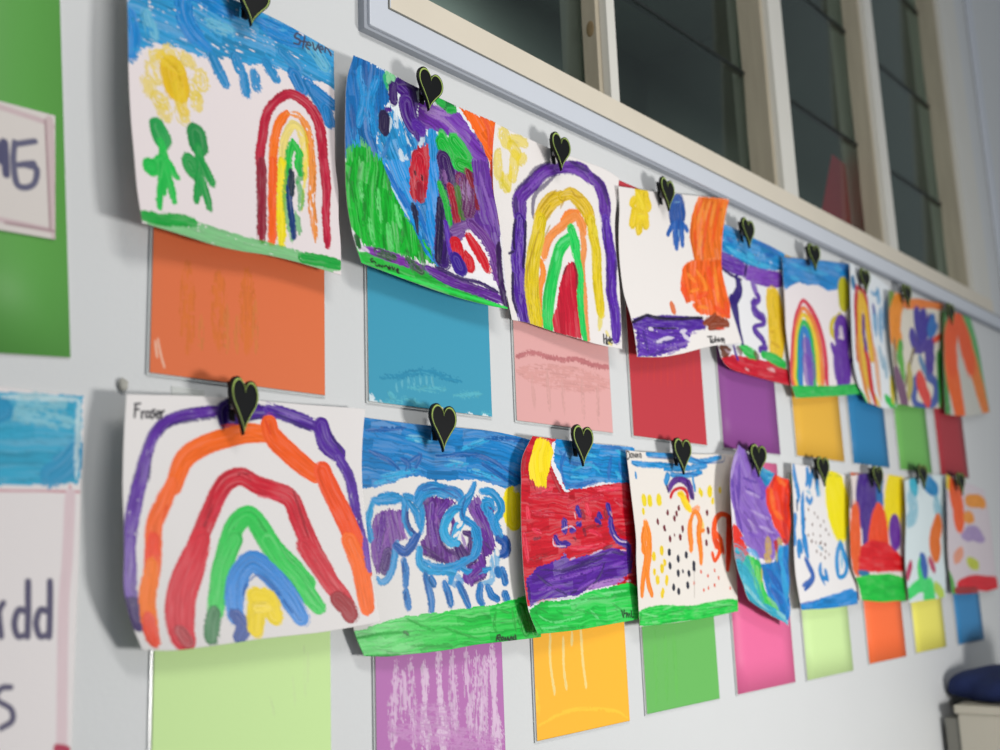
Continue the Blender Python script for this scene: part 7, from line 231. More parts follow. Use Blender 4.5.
{"label":"crumpled child painting with a broad lilac stripe and red patch","paper":"dcd6e0","W":221.6,"H":304.0,"st":[["9d80cc",[-51.8,-6.4,87.0,-7.8,150.7,21.8,141.3,56.0,158.4,93.4,192.5,132.6,162.2,156.8,91.8,167.6,25.2,134.1,-5.5,86.7],31,0.6,1,0.0],["5d3fa0",[1.3,25.8,7.0,56.6,13.1,90.2,34.2,121.1,47.4,155.1,92.3,164.5],[8.7,8.8,9.2,9.5,7.9,5.7],0.5,0.2,0.2],["5d3fa0",[27.2,23.0,32.8,57.5,37.5,98.1],[8.8,8.8,8.9],0.5,0.2,0.2],["5d3fa0",[46.6,45.0,104.0,35.4],[4.0,4.3],0.5,0.2,0.2],["5d3fa0",[67.4,9.0,117.0,9.5,139.3,25.0],[4.5,5.6,7.5],0.5,0.2,0.2],["5d3fa0",[55.0,56.7,129.9,58.8],[4.6,5.1],0.5,0.2,0.2],["5d3fa0",[24.8,68.1,32.0,82.7],[8.7,9.0],0.5,0.2,0.2],["c9b6e4",[5.4,4.6,7.2,23.9,4.0,57.4],[10.6,10.7,10.3],0.4,0.2,0.3],["c9b6e4",[62.2,63.2,118.3,58.8],[5.5,6.0],0.4,0.2,0.3],["c9b6e4",[81.8,92.7,152.7,94.5],[6.0,6.4],0.4,0.2,0.3],["c9b6e4",[110.7,115.7,169.2,117.0],[6.0,6.3],0.4,0.2,0.3],["c9b6e4",[67.0,113.8,103.2,129.4],[8.8,8.8],0.4,0.2,0.3],["7b5ab8",[114.7,22.9,129.1,43.5,124.1,57.2],[14.2,14.4,12.1],0.5,0.2,0.2],["7b5ab8",[63.4,137.7,126.4,143.5],[8.4,8.8],0.5,0.2,0.2],["7b5ab8",[74.3,21.6,116.0,31.7],[9.7,10.8],0.5,0.2,0.2],["2a8ec4",[94.8,-7.7,163.8,-4.7,173.0,12.6,134.1,32.7,98.4,12.8],6,0.8,0.6,0.0],["7fc4dc",[114.5,3.9,152.5,1.8],[5.2,5.5],0.5,0.2,0.2],["7fc4dc",[137.8,15.9,160.5,9.4],[4.9,5.1],0.5,0.2,0.2],["e83c20",[164.4,-1.6,225.4,-0.5,228.7,146.9,192.5,132.6,163.9,98.7,141.7,68.5,134.8,41.9],72,0.4,0.8,0.0],["f57a3a",[157.6,36.0,164.2,66.5],[15.3,15.0],0.5,0.2,0.25],["f57a3a",[177.7,4.7,196.3,13.4],[11.9,12.2],0.5,0.2,0.25],["f57a3a",[164.2,72.9,197.4,85.7],[11.1,11.2],0.5,0.2,0.25],["b81c1c",[208.1,23.8,208.5,96.8],[11.3,11.1],0.5,0.2,0.2],["b81c1c",[164.9,1.6,157.0,26.5],[10.7,9.9],0.5,0.2,0.2],["b81c1c",[197.4,85.7,209.8,129.8],[11.3,11.7],0.5,0.2,0.2],["e03020",[24.0,139.8,16.6,160.4,18.7,179.3],[11.9,46.9,57.5],0.4,0.2,0.0],["dc2f20",[-21.1,165.8,34.4,153.9,65.0,168.4,48.7,202.4,23.2,214.0,4.1,191.6],84,0.4,0.5,0.0],["9d80cc",[28.1,152.2,186.4,122.9,186.8,149.1,154.4,176.3,103.3,177.1,66.0,162.5],38,0.6,1,0.0],["c8a83a",[144.9,139.6,143.8,155.6],[20.4,20.9],0.4,0.2,0.1],["c8a83a",[136.0,172.5,141.7,176.4],[17.7,17.8],0.4,0.2,0.1],["c8a83a",[180.8,136.9,183.8,149.5],[20.5,20.9],0.4,0.2,0.1],["b03040",[168.9,138.8,171.5,154.6],[12.2,12.5],0.5,0.2,0.0],["b03040",[198.1,127.6,210.0,132.3],[8.5,8.5],0.5,0.2,0.0],["2a7fc8",[107.2,188.7,160.4,178.7,186.8,142.5,227.3,129.5,242.0,302.0,115.8,281.7,116.2,230.9],56,0.8,1,0.0],["1a55a8",[132.1,194.9,194.0,236.9],[16.0,16.5],0.5,0.2,0.2],["1a55a8",[173.8,170.4,210.4,192.1],[14.7,14.7],0.5,0.2,0.2],["1a55a8",[137.0,232.3,189.6,260.6],[16.3,17.1],0.5,0.2,0.2],["3fa8dc",[186.8,149.1,192.4,171.2],[18.4,19.0],0.5,0.2,0.15],["3fa8dc",[198.4,177.0,206.9,259.1],[19.2,25.8],0.5,0.2,0.15],["3fa8dc",[51.3,170.7,90.9,173.0,107.9,185.5],[10.0,12.6,17.1],0.5,0.2,0.15],["48c860",[56.0,178.5,108.6,182.4,111.0,234.4,126.0,265.9,197.2,294.5,41.7,273.2,10.0,243.6,8.1,215.7],69,0.7,1,0.0],["9ae08a",[66.7,188.5,72.0,231.9],[16.1,17.4],0.5,0.2,0.25],["9ae08a",[91.0,199.9,91.9,236.1],[15.9,17.0],0.5,0.2,0.25],["9ae08a",[111.7,253.4,154.8,274.3],[13.1,15.6],0.5,0.2,0.25],["b8b840",[112.6,194.1,104.0,225.7],[7.7,8.0],0.5,0.2,0.1],["b8b840",[168.5,151.8,173.2,177.0],[7.5,7.8],0.5,0.2,0.1],["4fb0c8",[11.7,249.3,41.7,273.2,79.8,293.8,195.1,298.3],[162.4,53.4,51.5,19.2],0.6,0.2,0.0],["a8dce0",[6.9,229.6,30.6,253.7,73.2,281.9],[13.5,16.2,26.6],0.5,0.2,0.2],["a8dce0",[133.9,283.9,197.2,294.5],[16.3,10.2],0.5,0.2,0.2]],"crumple":1,"grid":[15946,8640,2042,16298,8727,1982,16627,8798,1915,16929,8853,1840,17214,8892,1765,17500,8916,1701,17775,8924,1644,18036,8916,1591,18273,8892,1538,15639,8615,1655,15989,8689,1598,16324,8750,1536,16642,8800,1469,16950,8838,1402,17266,8864,1345,17577,8879,1293,17880,8881,1245,18170,8872,1198,15488,8600,1274,15823,8660,1220,16150,8713,1164,16467,8757,1105,16781,8793,1046,17105,8821,995,17430,8840,949,17752,8851,906,18068,8854,863,15443,8593,902,15754,8642,853,16062,8685,803,16367,8724,750,16673,8757,699,16991,8785,654,17312,8807,612,17635,8824,572,17957,8836,533,15459,8595,537,15742,8633,494,16025,8668,449,16310,8700,403,16599,8730,359,16901,8757,320,17208,8781,282,17519,8802,245,17833,8820,209,15504,8606,175,15762,8634,138,16023,8661,100,16288,8687,61,16562,8712,24,16848,8736,-9,17139,8760,-43,17436,8783,-77,17739,8805,-110,15619,8626,-183,15847,8645,-214,16081,8663,-245,16322,8683,-277,16572,8703,-306,16833,8724,-334,17100,8745,-363,17372,8768,-394,17651,8791,-425,15932,8656,-520,16113,8665,-547,16299,8676,-573,16493,8689,-599,16696,8703,-624,16908,8719,-648,17123,8737,-675,17340,8757,-705,17565,8778,-735,16580,8694,-775,16676,8695,-806,16776,8698,-838,16884,8704,-868,17000,8712,-897,17120,8722,-928,17240,8734,-963,17359,8749,-1002,17482,8766,-1041],"res":[84,227],"clip":[1.85,0.966,0.208]},
{"label":"child painting with a big yellow oval, blue drips and tiny brown dots on white","paper":"dfdcdc","W":261.4,"H":270.1,"st":[["2c88cc",[7.3,-0.4,12.2,25.9,24.2,55.0,19.2,72.9],[14.7,14.5,14.8,14.2],0.6,0.3,0.06],["2c88cc",[46.6,48.1,40.7,78.1,42.5,113.8,41.4,143.6],[14.4,14.8,14.9,14.9],0.6,0.3,0.06],["2c88cc",[108.2,2.7,109.8,29.9,111.6,54.2],[14.9,14.9,15.0],0.6,0.3,0.06],["2c88cc",[67.9,8.2,70.3,23.1,62.1,35.5],[14.7,14.3,12.3],0.6,0.3,0.06],["2c88cc",[89.5,10.0,76.4,37.8],[13.2,13.2],0.6,0.3,0.06],["2c88cc",[6.6,96.9,2.1,114.7],[14.3,14.4],0.6,0.3,0.06],["2c88cc",[1.6,126.5,3.0,144.1],[14.9,15.0],0.6,0.3,0.06],["2c88cc",[63.6,62.4,74.1,69.5,85.5,61.5],[13.4,8.0,12.2],0.6,0.2,0.05],["2c88cc",[49.0,137.5,55.4,156.8],[18.8,18.9],0.6,0.2,0.05],["1a3f70",[16.0,67.1,16.1,84.8],[5.7,5.7],0.3,0.2,0.0],["1a3f70",[15.6,143.9,16.3,157.2],[5.8,5.8],0.3,0.2,0.0],["7cc0e4",[61.1,47.5,82.6,52.6],[5.6,5.6],0.5,0.2,0.2],["7cc0e4",[92.2,21.9,107.0,18.0],[5.0,5.0],0.5,0.2,0.2],["7cc0e4",[112.7,38.9,119.2,50.6],[10.7,10.7],0.5,0.2,0.2],["e9d91c",[180.7,20.3,190.5,38.5,203.8,62.9,217.5,94.3,224.6,119.9],[44.7,83.5,95.6,85.6,34.7],0.2,0.2,0.0],["e9d91c",[196.1,12.3,226.0,12.0],[15.6,15.9],0.2,0.2,0.0],["9ab050",[159.0,11.7,181.6,7.6],[1.9,2.0],0.5,0.2,0.2],["9ab050",[196.5,7.5,226.5,5.4],[2.0,2.1],0.5,0.2,0.2],["9ab050",[241.4,5.1,256.4,4.8],[2.1,2.2],0.5,0.2,0.2],["6a4a42",[68.2,81.7,68.5,82.6],[4.4,4.4],0.3,0.2,0.0],["6a4a42",[96.4,87.7,96.7,88.5],[4.4,4.4],0.3,0.2,0.0],["6a4a42",[110.8,95.3,111.1,96.1],[4.4,4.4],0.3,0.2,0.0],["6a4a42",[52.6,100.1,52.9,101.0],[4.4,4.4],0.3,0.2,0.0],["6a4a42",[85.3,109.8,85.6,110.6],[4.4,4.4],0.3,0.2,0.0],["6a4a42",[123.6,110.9,123.9,111.8],[4.4,4.4],0.3,0.2,0.0],["6a4a42",[148.0,117.2,148.3,118.1],[4.5,4.5],0.3,0.2,0.0],["6a4a42",[66.3,129.8,66.6,130.6],[4.4,4.4],0.3,0.2,0.0],["6a4a42",[88.4,127.8,88.8,128.6],[4.4,4.4],0.3,0.2,0.0],["6a4a42",[120.9,130.0,121.2,130.8],[4.4,4.4],0.3,0.2,0.0],["6a4a42",[80.6,141.5,80.9,142.4],[4.4,4.4],0.3,0.2,0.0],["6a4a42",[125.0,142.1,125.3,142.9],[4.4,4.4],0.3,0.2,0.0],["6a4a42",[144.9,146.1,145.3,147.0],[4.5,4.5],0.3,0.2,0.0],["6a4a42",[138.7,101.6,139.0,102.5],[4.5,4.5],0.3,0.2,0.0],["6a4a42",[160.5,125.4,160.9,126.3],[4.5,4.5],0.3,0.2,0.0],["8ec8e8",[205.4,136.9,227.8,146.0],[7.3,7.5],0.5,0.2,0.2],["8ec8e8",[251.1,112.1,254.3,138.6],[12.9,12.9],0.5,0.2,0.2],["2c88cc",[19.1,146.1,21.5,166.8],[16.1,16.1],0.6,0.3,0.06],["2c88cc",[41.6,139.9,55.4,157.6,61.9,169.5],[13.5,14.0,14.7],0.6,0.3,0.06],["2c88cc",[33.2,157.8,26.5,146.0],[14.6,14.5],0.6,0.3,0.06],["4a6fb8",[50.2,175.6,66.4,190.5,76.8,205.6,59.5,220.8,29.6,232.5],[12.1,13.1,15.5,8.9,7.8],0.6,0.25,0.0],["4a6fb8",[74.4,211.7,25.4,224.9],[7.1,7.0],0.6,0.25,0.0],["2c88cc",[119.9,181.2,113.0,196.5,118.0,212.0,122.4,224.6],[13.1,13.9,13.8,13.2],0.6,0.3,0.06],["2c88cc",[113.5,205.8,138.2,215.3],[7.8,8.4],0.6,0.3,0.06],["2c88cc",[138.1,199.5,139.9,212.1],[13.8,14.1],0.6,0.3,0.06],["3a95d4",[208.9,145.6,196.6,165.1,192.4,193.9,196.4,210.3,224.9,205.9,239.7,184.5,227.0,161.5,212.8,142.3],[13.3,14.7,15.3,9.3,8.5,15.3,13.6,13.1],0.6,0.2,0.0],["8ec8e8",[219.8,155.1,214.8,194.2],[11.7,11.2],0.5,0.2,0.2],["8ec8e8",[115.0,150.7,129.5,156.5],[6.4,6.4],0.5,0.2,0.2],["6a4a42",[82.1,140.7,82.4,141.6],[4.4,4.4],0.3,0.2,0.0],["6a4a42",[100.5,143.4,100.8,144.3],[4.4,4.4],0.3,0.2,0.0],["6a4a42",[118.9,144.5,119.3,145.4],[4.4,4.4],0.3,0.2,0.0],["6a4a42",[141.2,145.4,141.6,146.3],[4.5,4.5],0.3,0.2,0.0],["6a4a42",[129.7,153.4,130.0,154.3],[4.4,4.4],0.3,0.2,0.0],["6a4a42",[103.4,160.0,103.7,160.9],[4.4,4.4],0.3,0.2,0.0],["6a4a42",[144.3,159.3,144.7,160.1],[4.5,4.5],0.3,0.2,0.0],["6a4a42",[121.5,165.9,121.8,166.7],[4.5,4.5],0.3,0.2,0.0],["6a4a42",[139.7,171.7,140.0,172.6],[4.5,4.5],0.3,0.2,0.0],["6a4a42",[158.9,165.2,159.2,166.1],[4.5,4.5],0.3,0.2,0.0],["2a88d0",[-9.4,258.6,42.4,256.8,103.1,248.9,177.6,242.0,237.8,235.3,264.0,246.6,264.1,283.7,-9.0,273.5],-2,0.7,1,0.0],["5c78c0",[1.4,258.9,72.4,254.4],[3.7,3.8],0.5,0.2,0.2]],"grid":[18229,8820,1853,18578,8845,1856,18925,8865,1858,19270,8881,1857,19610,8892,1848,19940,8899,1829,20266,8901,1806,20588,8899,1780,20905,8892,1751,18176,8814,1509,18506,8831,1509,18839,8846,1509,19174,8858,1507,19509,8869,1498,19842,8878,1482,20176,8884,1464,20511,8889,1443,20849,8891,1420,18126,8809,1170,18439,8819,1168,18758,8829,1166,19085,8839,1162,19415,8849,1154,19748,8859,1140,20087,8869,1126,20432,8878,1110,20785,8887,1092,18073,8805,834,18371,8810,831,18679,8816,827,18996,8824,823,19321,8833,815,19653,8843,803,19993,8855,793,20343,8868,781,20705,8882,768,18015,8802,502,18302,8803,497,18601,8806,493,18910,8812,488,19229,8820,480,19558,8830,471,19898,8842,464,20250,8857,456,20616,8874,446,17966,8800,173,18245,8799,168,18536,8800,163,18839,8804,158,19153,8810,150,19478,8820,143,19816,8832,140,20167,8846,135,20533,8864,129,17951,8800,-152,18228,8797,-157,18517,8797,-162,18818,8799,-168,19131,8804,-175,19455,8812,-181,19792,8823,-180,20142,8836,-182,20508,8852,-184,17994,8800,-474,18280,8797,-479,18576,8797,-484,18883,8798,-490,19203,8801,-495,19533,8807,-498,19876,8815,-493,20232,8825,-491,20602,8837,-489,18056,8802,-795,18337,8800,-800,18626,8800,-806,18924,8800,-812,19232,8802,-817,19549,8805,-818,19875,8809,-809,20213,8814,-803,20561,8820,-798],"res":[73,183],"clip":[2.136,0.966,0.201]},
{"label":"child painting of a purple shape and yellow oval over red and green, lower row","paper":"dcd0cc","W":309.4,"H":276.8,"st":[["4a2c8a",[97.5,8.7,94.2,39.5,95.2,73.8,100.1,94.4],[89.9,109.3,100.6,45.1],0.6,0.2,0.0],["4a2c8a",[95.4,87.5,95.7,115.0,95.4,142.4],[46.3,46.6,46.7],0.6,0.2,0.0],["2f6fb0",[174.0,14.7,166.6,39.0,172.9,66.2,164.6,87.0],[30.9,32.6,32.9,31.0],0.5,0.2,0.0],["ecd62a",[259.8,14.1,253.5,42.6,247.5,78.1,229.9,92.7],[78.7,98.0,91.9,38.0],0.2,0.2,0.0],["e8663a",[30.3,81.7,30.0,127.1,28.1,169.1,22.9,204.4],[52.2,52.7,52.5,46.6],0.4,0.2,0.0],["ea4a20",[164.9,93.9,165.6,121.3,165.1,148.7],[55.6,93.2,111.9],0.4,0.2,0.0],["d81c24",[62.0,155.7,128.1,142.4,221.3,148.7,276.1,169.0,311.4,189.7,308.9,211.1,35.8,211.8],1,0.4,1,0.0],["7040a0",[259.0,116.4,263.8,133.9],[54.5,55.2],0.5,0.2,0.0],["30303f",[-2.2,13.1,7.3,63.1],[19.4,19.9],0.5,0.2,0.1],["d81c24",[41.0,178.9,312.6,178.0,299.9,206.8,211.9,210.5,49.6,207.1],1,0.4,1,0.0],["2a70a0",[32.9,214.6,90.7,216.1],[12.0,11.5],0.5,0.2,0.0],["22c042",[-1.6,226.6,88.9,218.0,209.5,215.8,306.9,224.6,332.2,256.6,327.9,278.2,14.9,279.9],1,0.5,1,0.0]],"grid":[20700,8784,1732,21131,8819,1780,21560,8849,1828,21986,8873,1864,22407,8892,1881,22819,8905,1885,23225,8912,1885,23624,8914,1879,24019,8910,1872,20581,8767,1410,21007,8804,1448,21432,8836,1486,21855,8862,1515,22273,8883,1527,22684,8899,1530,23090,8909,1530,23490,8914,1524,23886,8913,1517,20478,8755,1093,20896,8792,1122,21313,8824,1151,21729,8852,1171,22141,8874,1178,22549,8892,1180,22953,8904,1180,23352,8912,1174,23748,8914,1166,20395,8749,781,20801,8784,801,21207,8815,820,21614,8842,833,22018,8865,835,22421,8883,835,22821,8898,836,23219,8908,829,23614,8913,821,20324,8748,473,20717,8780,484,21112,8809,494,21509,8834,499,21906,8856,497,22305,8875,495,22704,8890,496,23102,8902,489,23501,8910,479,20280,8753,169,20659,8780,171,21040,8805,172,21426,8827,170,21816,8847,163,22210,8865,159,22607,8880,161,23007,8893,153,23411,8904,142,20336,8764,-131,20688,8784,-138,21046,8803,-145,21410,8821,-154,21781,8838,-166,22159,8854,-171,22544,8869,-170,22935,8883,-179,23331,8896,-192,20554,8780,-420,20862,8792,-436,21178,8803,-452,21502,8816,-470,21834,8829,-487,22178,8843,-495,22531,8857,-495,22892,8871,-506,23262,8886,-522,20633,8802,-724,20910,8803,-746,21198,8806,-769,21497,8812,-791,21810,8820,-812,22137,8830,-820,22479,8843,-820,22832,8857,-832,23198,8874,-848],"res":[69,161],"clip":[2.429,0.966,0.197]},
{"label":"pale blue child painting with a dark blue patch, next to last below","paper":"d3e0e3","W":287.2,"H":295.4,"st":[["2f88c0",[131.2,9.5,176.8,23.3,222.4,36.1],[36.9,36.9,37.2],0.5,0.2,0.0],["60c0d8",[49.9,12.0,72.2,25.0],[37.2,37.2],0.4,0.2,0.0],["90c8dc",[35.3,45.5,56.8,77.6,20.9,98.2],[48.4,57.2,37.7],0.5,0.2,0.2],["90c8dc",[221.6,70.5,244.8,93.8],[43.1,43.0],0.5,0.2,0.2],["e87a3c",[233.5,124.3,211.4,154.2,223.3,177.5],[58.8,67.5,61.5],0.4,0.2,0.0],["5078c0",[119.0,199.7,139.3,219.7],[35.7,37.1],0.5,0.2,0.0],["c04a6a",[37.1,205.7,7.7,230.8],[25.7,24.5],0.5,0.2,0.0],["c04a6a",[176.4,201.3,208.4,225.6],[21.7,22.2],0.5,0.2,0.0],["5fe080",[5.7,273.1,95.2,258.9,165.0,269.5,161.2,288.5],[30.5,27.1,52.3,104.4],0.4,0.2,0.0],["5fe080",[115.7,221.5,122.6,244.8],[55.2,56.7],0.5,0.2,0.0],["c8e070",[213.8,267.8,259.8,289.5],[29.6,29.3],0.5,0.2,0.0],["5070b8",[129.7,206.9,138.8,222.6],[39.5,40.5],0.5,0.2,0.0]],"grid":[23659,8784,1778,24062,8819,1821,24458,8849,1864,24847,8873,1906,25228,8892,1946,25602,8905,1983,25968,8912,2011,26323,8914,2028,26667,8910,2041,23562,8774,1431,23947,8805,1468,24328,8833,1505,24707,8856,1541,25084,8875,1575,25457,8891,1608,25827,8902,1633,26192,8910,1649,26552,8913,1663,23472,8768,1089,23839,8795,1120,24206,8819,1152,24575,8841,1182,24945,8861,1211,25317,8878,1238,25689,8892,1260,26060,8905,1275,26431,8914,1289,23367,8765,750,23719,8788,776,24075,8809,803,24436,8829,828,24801,8848,851,25171,8866,874,25546,8883,893,25924,8899,907,26306,8913,919,23234,8766,416,23575,8784,438,23923,8802,459,24279,8820,479,24643,8838,498,25014,8856,515,25393,8874,531,25778,8892,543,26172,8910,554,23132,8770,87,23461,8784,104,23799,8798,121,24147,8814,136,24504,8830,149,24872,8847,162,25250,8865,174,25637,8884,184,26035,8904,194,23107,8777,-240,23418,8787,-227,23740,8798,-214,24073,8810,-204,24416,8824,-195,24772,8840,-186,25138,8857,-178,25516,8876,-170,25906,8896,-161,23131,8788,-565,23423,8793,-555,23725,8801,-546,24039,8810,-540,24364,8821,-535,24702,8834,-531,25052,8850,-526,25414,8867,-520,25788,8886,-512,23167,8802,-890,23438,8803,-883,23721,8806,-877,24015,8812,-874,24322,8820,-873,24640,8830,-873,24970,8842,-871,25313,8857,-865,25668,8874,-859],"res":[50,155],"clip":[2.722,0.966,0.216]},
{"label":"orange, lilac and red child painting farthest along the lower row","paper":"d0c6cc","W":362.1,"H":278.8,"st":[["e8d050",[-4.4,4.3,26.3,15.2],[40.7,42.4],0.3,0.2,0.0],["f0622c",[69.2,32.7,92.8,53.6,99.7,84.2],[79.8,88.1,85.9],0.4,0.2,0.0],["f0a050",[176.3,48.1,277.3,40.3,335.4,39.4],[28.1,30.4,34.1],0.4,0.2,0.0],["f0a050",[151.0,89.4,217.1,86.3],[27.7,28.5],0.4,0.2,0.0],["a890c8",[117.2,138.0,220.6,126.9,295.4,141.7],[31.7,33.2,42.2],0.5,0.2,0.1],["f09a70",[58.1,194.1,111.7,177.1],[28.9,29.9],0.4,0.2,0.1],["c8d060",[156.1,200.3,227.9,208.5],[25.8,26.7],0.4,0.2,0.0],["5fb050",[-24.1,248.4,-5.7,263.0],[61.9,61.9],0.4,0.2,0.0],["d82430",[58.6,258.3,185.6,251.6,332.3,264.3,380.4,274.0],[22.8,32.2,36.0,29.1],0.4,0.2,0.0],["a03030",[28.4,270.2,201.4,272.3],[15.2,16.2],0.5,0.2,0.0]],"grid":[26369,8784,2040,26769,8819,1996,27176,8849,1959,27599,8873,1936,28019,8892,1917,28426,8905,1892,28812,8912,1858,29181,8914,1818,29538,8910,1775,26240,8774,1670,26653,8806,1630,27075,8833,1598,27515,8856,1578,27957,8875,1562,28392,8890,1543,28812,8900,1516,29221,8906,1487,29623,8907,1457,26123,8768,1305,26546,8796,1270,26981,8821,1241,27435,8842,1224,27895,8860,1211,28353,8876,1195,28804,8888,1175,29248,8897,1156,29691,8903,1138,26018,8765,946,26444,8789,913,26884,8811,887,27345,8831,872,27814,8848,861,28285,8864,848,28754,8877,834,29222,8889,824,29692,8898,815,25917,8766,590,26343,8786,561,26783,8804,537,27244,8822,524,27716,8838,514,28194,8853,504,28674,8867,494,29157,8880,491,29645,8892,492,25830,8770,239,26254,8786,212,26692,8801,191,27151,8816,179,27623,8830,170,28104,8844,162,28592,8858,157,29084,8872,162,29586,8885,170,25791,8777,-109,26210,8789,-133,26645,8800,-152,27099,8812,-162,27567,8824,-170,28047,8837,-175,28537,8850,-176,29034,8863,-165,29542,8876,-148,25823,8788,-454,26235,8795,-475,26662,8803,-492,27107,8812,-501,27566,8821,-507,28040,8831,-510,28526,8842,-507,29021,8854,-489,29528,8867,-464,25881,8802,-799,26285,8805,-816,26703,8809,-830,27138,8814,-838,27586,8820,-842,28051,8827,-843,28530,8836,-836,29019,8845,-810,29521,8856,-778],"res":[58,150],"clip":[3.005,0.966,0.21]},
{"label":"terracotta orange laminated card below the green-figure rainbow painting","paper":"dd6f40","W":212.4,"H":405.0,"st":[["d9783f",[38.6,289.0,40.6,379.3],[14.7,14.5],0.35,0.3,0.4],["d9783f",[74.8,287.2,76.2,374.5],[15.5,15.3],0.35,0.3,0.4],["d9783f",[109.7,280.3,110.6,369.8],[16.3,16.0],0.35,0.3,0.4],["d98a5c",[84.7,324.1,85.5,374.6],[6.9,6.8],0.3,0.2,0.5],["d98a5c",[97.4,333.0,97.9,372.9],[7.0,6.9],0.3,0.2,0.5],["d98a5c",[119.8,312.5,120.3,369.9],[7.2,7.1],0.3,0.2,0.5],["d98a5c",[54.5,340.0,55.2,378.7],[6.6,6.5],0.3,0.2,0.5],["e8b49a",[7.7,370.9,10.9,384.6,15.4,398.2],[1.7,1.7,1.7],0.1,0.2,0.0],["e8b49a",[5.0,373.9,7.4,388.9],[1.7,1.7],0.1,0.2,0.0]],"grp":"coloured cards behind the upper paintings","rect":[0.577,0.813,0.225,0.675]},
{"label":"teal blue laminated card with a pale torn watermark along its foot","paper":"3a98b6","W":211.5,"H":405.0,"st":[["7cc4d2",[7.9,407.2,52.2,400.4],[6.0,6.2],0.5,0.5,0.35],["7cc4d2",[33.2,392.8,39.4,396.9],[7.4,7.5],0.5,0.5,0.35],["7cc4d2",[192.2,402.2,209.5,401.9],[6.8,6.9],0.5,0.5,0.35],["7cc4d2",[141.4,384.0,193.5,376.0],[6.5,6.7],0.5,0.5,0.35],["7cc4d2",[52.3,395.6,91.9,401.4],[6.6,6.7],0.5,0.5,0.35],["7cc4d2",[62.4,382.4,127.3,377.9],[6.3,6.6],0.5,0.5,0.35],["f0f4f4",[3.5,400.6,7.9,409.5],[6.8,6.8],0.2,0.5,0.1],["f0f4f4",[4.9,406.3,25.0,407.9],[5.3,5.3],0.2,0.5,0.1],["f0f4f4",[165.9,406.6,173.3,406.5],[5.7,5.7],0.2,0.5,0.1],["f0f4f4",[188.2,406.4,209.3,405.9],[5.7,5.8],0.2,0.5,0.1],["2f86aa",[17.8,375.5,53.0,368.9,93.2,359.2,127.9,362.6,156.7,364.4],[7.0,7.2,7.5,7.9,8.0],0.4,0.5,0.3],["86c4d4",[52.9,373.8,52.6,383.5],[3.2,3.2],0.3,0.2,0.2],["86c4d4",[62.8,370.2,64.1,379.8],[3.3,3.3],0.3,0.2,0.2],["86c4d4",[72.7,369.1,72.4,381.4],[3.3,3.3],0.3,0.2,0.2],["86c4d4",[82.9,365.4,83.2,377.7],[3.4,3.4],0.3,0.2,0.2],["86c4d4",[93.1,364.2,94.4,376.5],[3.5,3.5],0.3,0.2,0.2],["86c4d4",[103.3,365.5,104.7,375.3],[3.5,3.5],0.3,0.2,0.2],["86c4d4",[43.0,379.8,44.4,389.2],[3.3,3.3],0.3,0.2,0.2]],"grp":"coloured cards behind the upper paintings","rect":[0.884,1.119,0.225,0.675]},
{"label":"pale pink laminated card with a wavy tide line across it","paper":"dba4a2","W":218.7,"H":405.0,"st":[["c98e90",[5.2,317.6,37.4,307.7,70.0,309.0,103.8,308.9,139.2,304.3,175.1,307.2,217.8,306.4],[5.4,5.6,5.9,5.9,6.0,6.3,6.3],0.3,0.5,0.0],["e2b0ac",[4.0,338.4,101.8,335.2,215.4,331.1],[27.8,29.2,30.9],0.3,0.2,0.4],["e0b4b0",[35.4,338.8,38.6,387.0],[6.5,6.5],0.3,0.2,0.4],["e0b4b0",[68.7,327.7,71.1,386.8],[6.7,6.7],0.3,0.2,0.4],["e0b4b0",[101.6,338.1,104.6,388.0],[7.0,6.9],0.3,0.2,0.4],["e0b4b0",[149.0,329.7,148.5,391.3],[7.2,7.2],0.3,0.2,0.4],["e0b4b0",[184.9,336.0,184.4,395.6],[7.5,7.4],0.3,0.2,0.4]],"grp":"coloured cards behind the upper paintings","rect":[1.174,1.417,0.225,0.675]},
{"label":"deep red laminated card whose top corner shows beside the third heart peg","paper":"bb3640","W":216.0,"H":411.3,"st":[["cc5a58",[53.9,285.0,47.5,321.8],[3.5,3.5],0.3,0.3,0.35],["cc5a58",[72.4,282.5,65.3,324.9],[3.6,3.6],0.3,0.3,0.35],["cc5a58",[91.6,277.4,86.0,325.2],[3.7,3.7],0.3,0.3,0.35],["cc5a58",[110.8,274.9,105.6,325.7],[3.8,3.8],0.3,0.3,0.35],["cc5a58",[130.6,269.6,126.4,323.4],[3.9,3.9],0.3,0.3,0.35],["cc5a58",[150.5,266.9,147.5,321.1],[4.0,3.9],0.3,0.3,0.35],["cc5a58",[171.1,261.5,167.6,318.9],[4.0,4.0],0.3,0.3,0.35],["cc5a58",[192.1,255.9,189.0,316.6],[4.1,4.1],0.3,0.3,0.35],["cc5a58",[35.7,287.3,29.5,323.9],[3.5,3.5],0.3,0.3,0.35]],"grp":"coloured cards behind the upper paintings","rect":[1.477,1.717,0.225,0.682]},
{"label":"plum purple laminated card under the zigzag painting","paper":"8b4890","W":208.8,"H":405.0,"st":[],"grp":"coloured cards behind the upper paintings","rect":[1.778,2.01,0.225,0.675]},
{"label":"mustard yellow laminated card under the purple smiling figure painting","paper":"e2af3e","W":216.0,"H":405.0,"st":[],"grp":"coloured cards behind the upper paintings","rect":[2.086,2.326,0.228,0.678]},
{"label":"strong blue laminated card, sixth from the orange one in the upper row","paper":"2a7bae","W":194.4,"H":402.3,"st":[],"grp":"coloured cards behind the upper paintings","rect":[2.375,2.591,0.228,0.675]},
{"label":"leaf green laminated card between the blue and dark red ones, upper row","paper":"6fb35b","W":202.5,"H":402.3,"st":[],"grp":"coloured cards behind the upper paintings","rect":[2.66,2.885,0.228,0.675]},
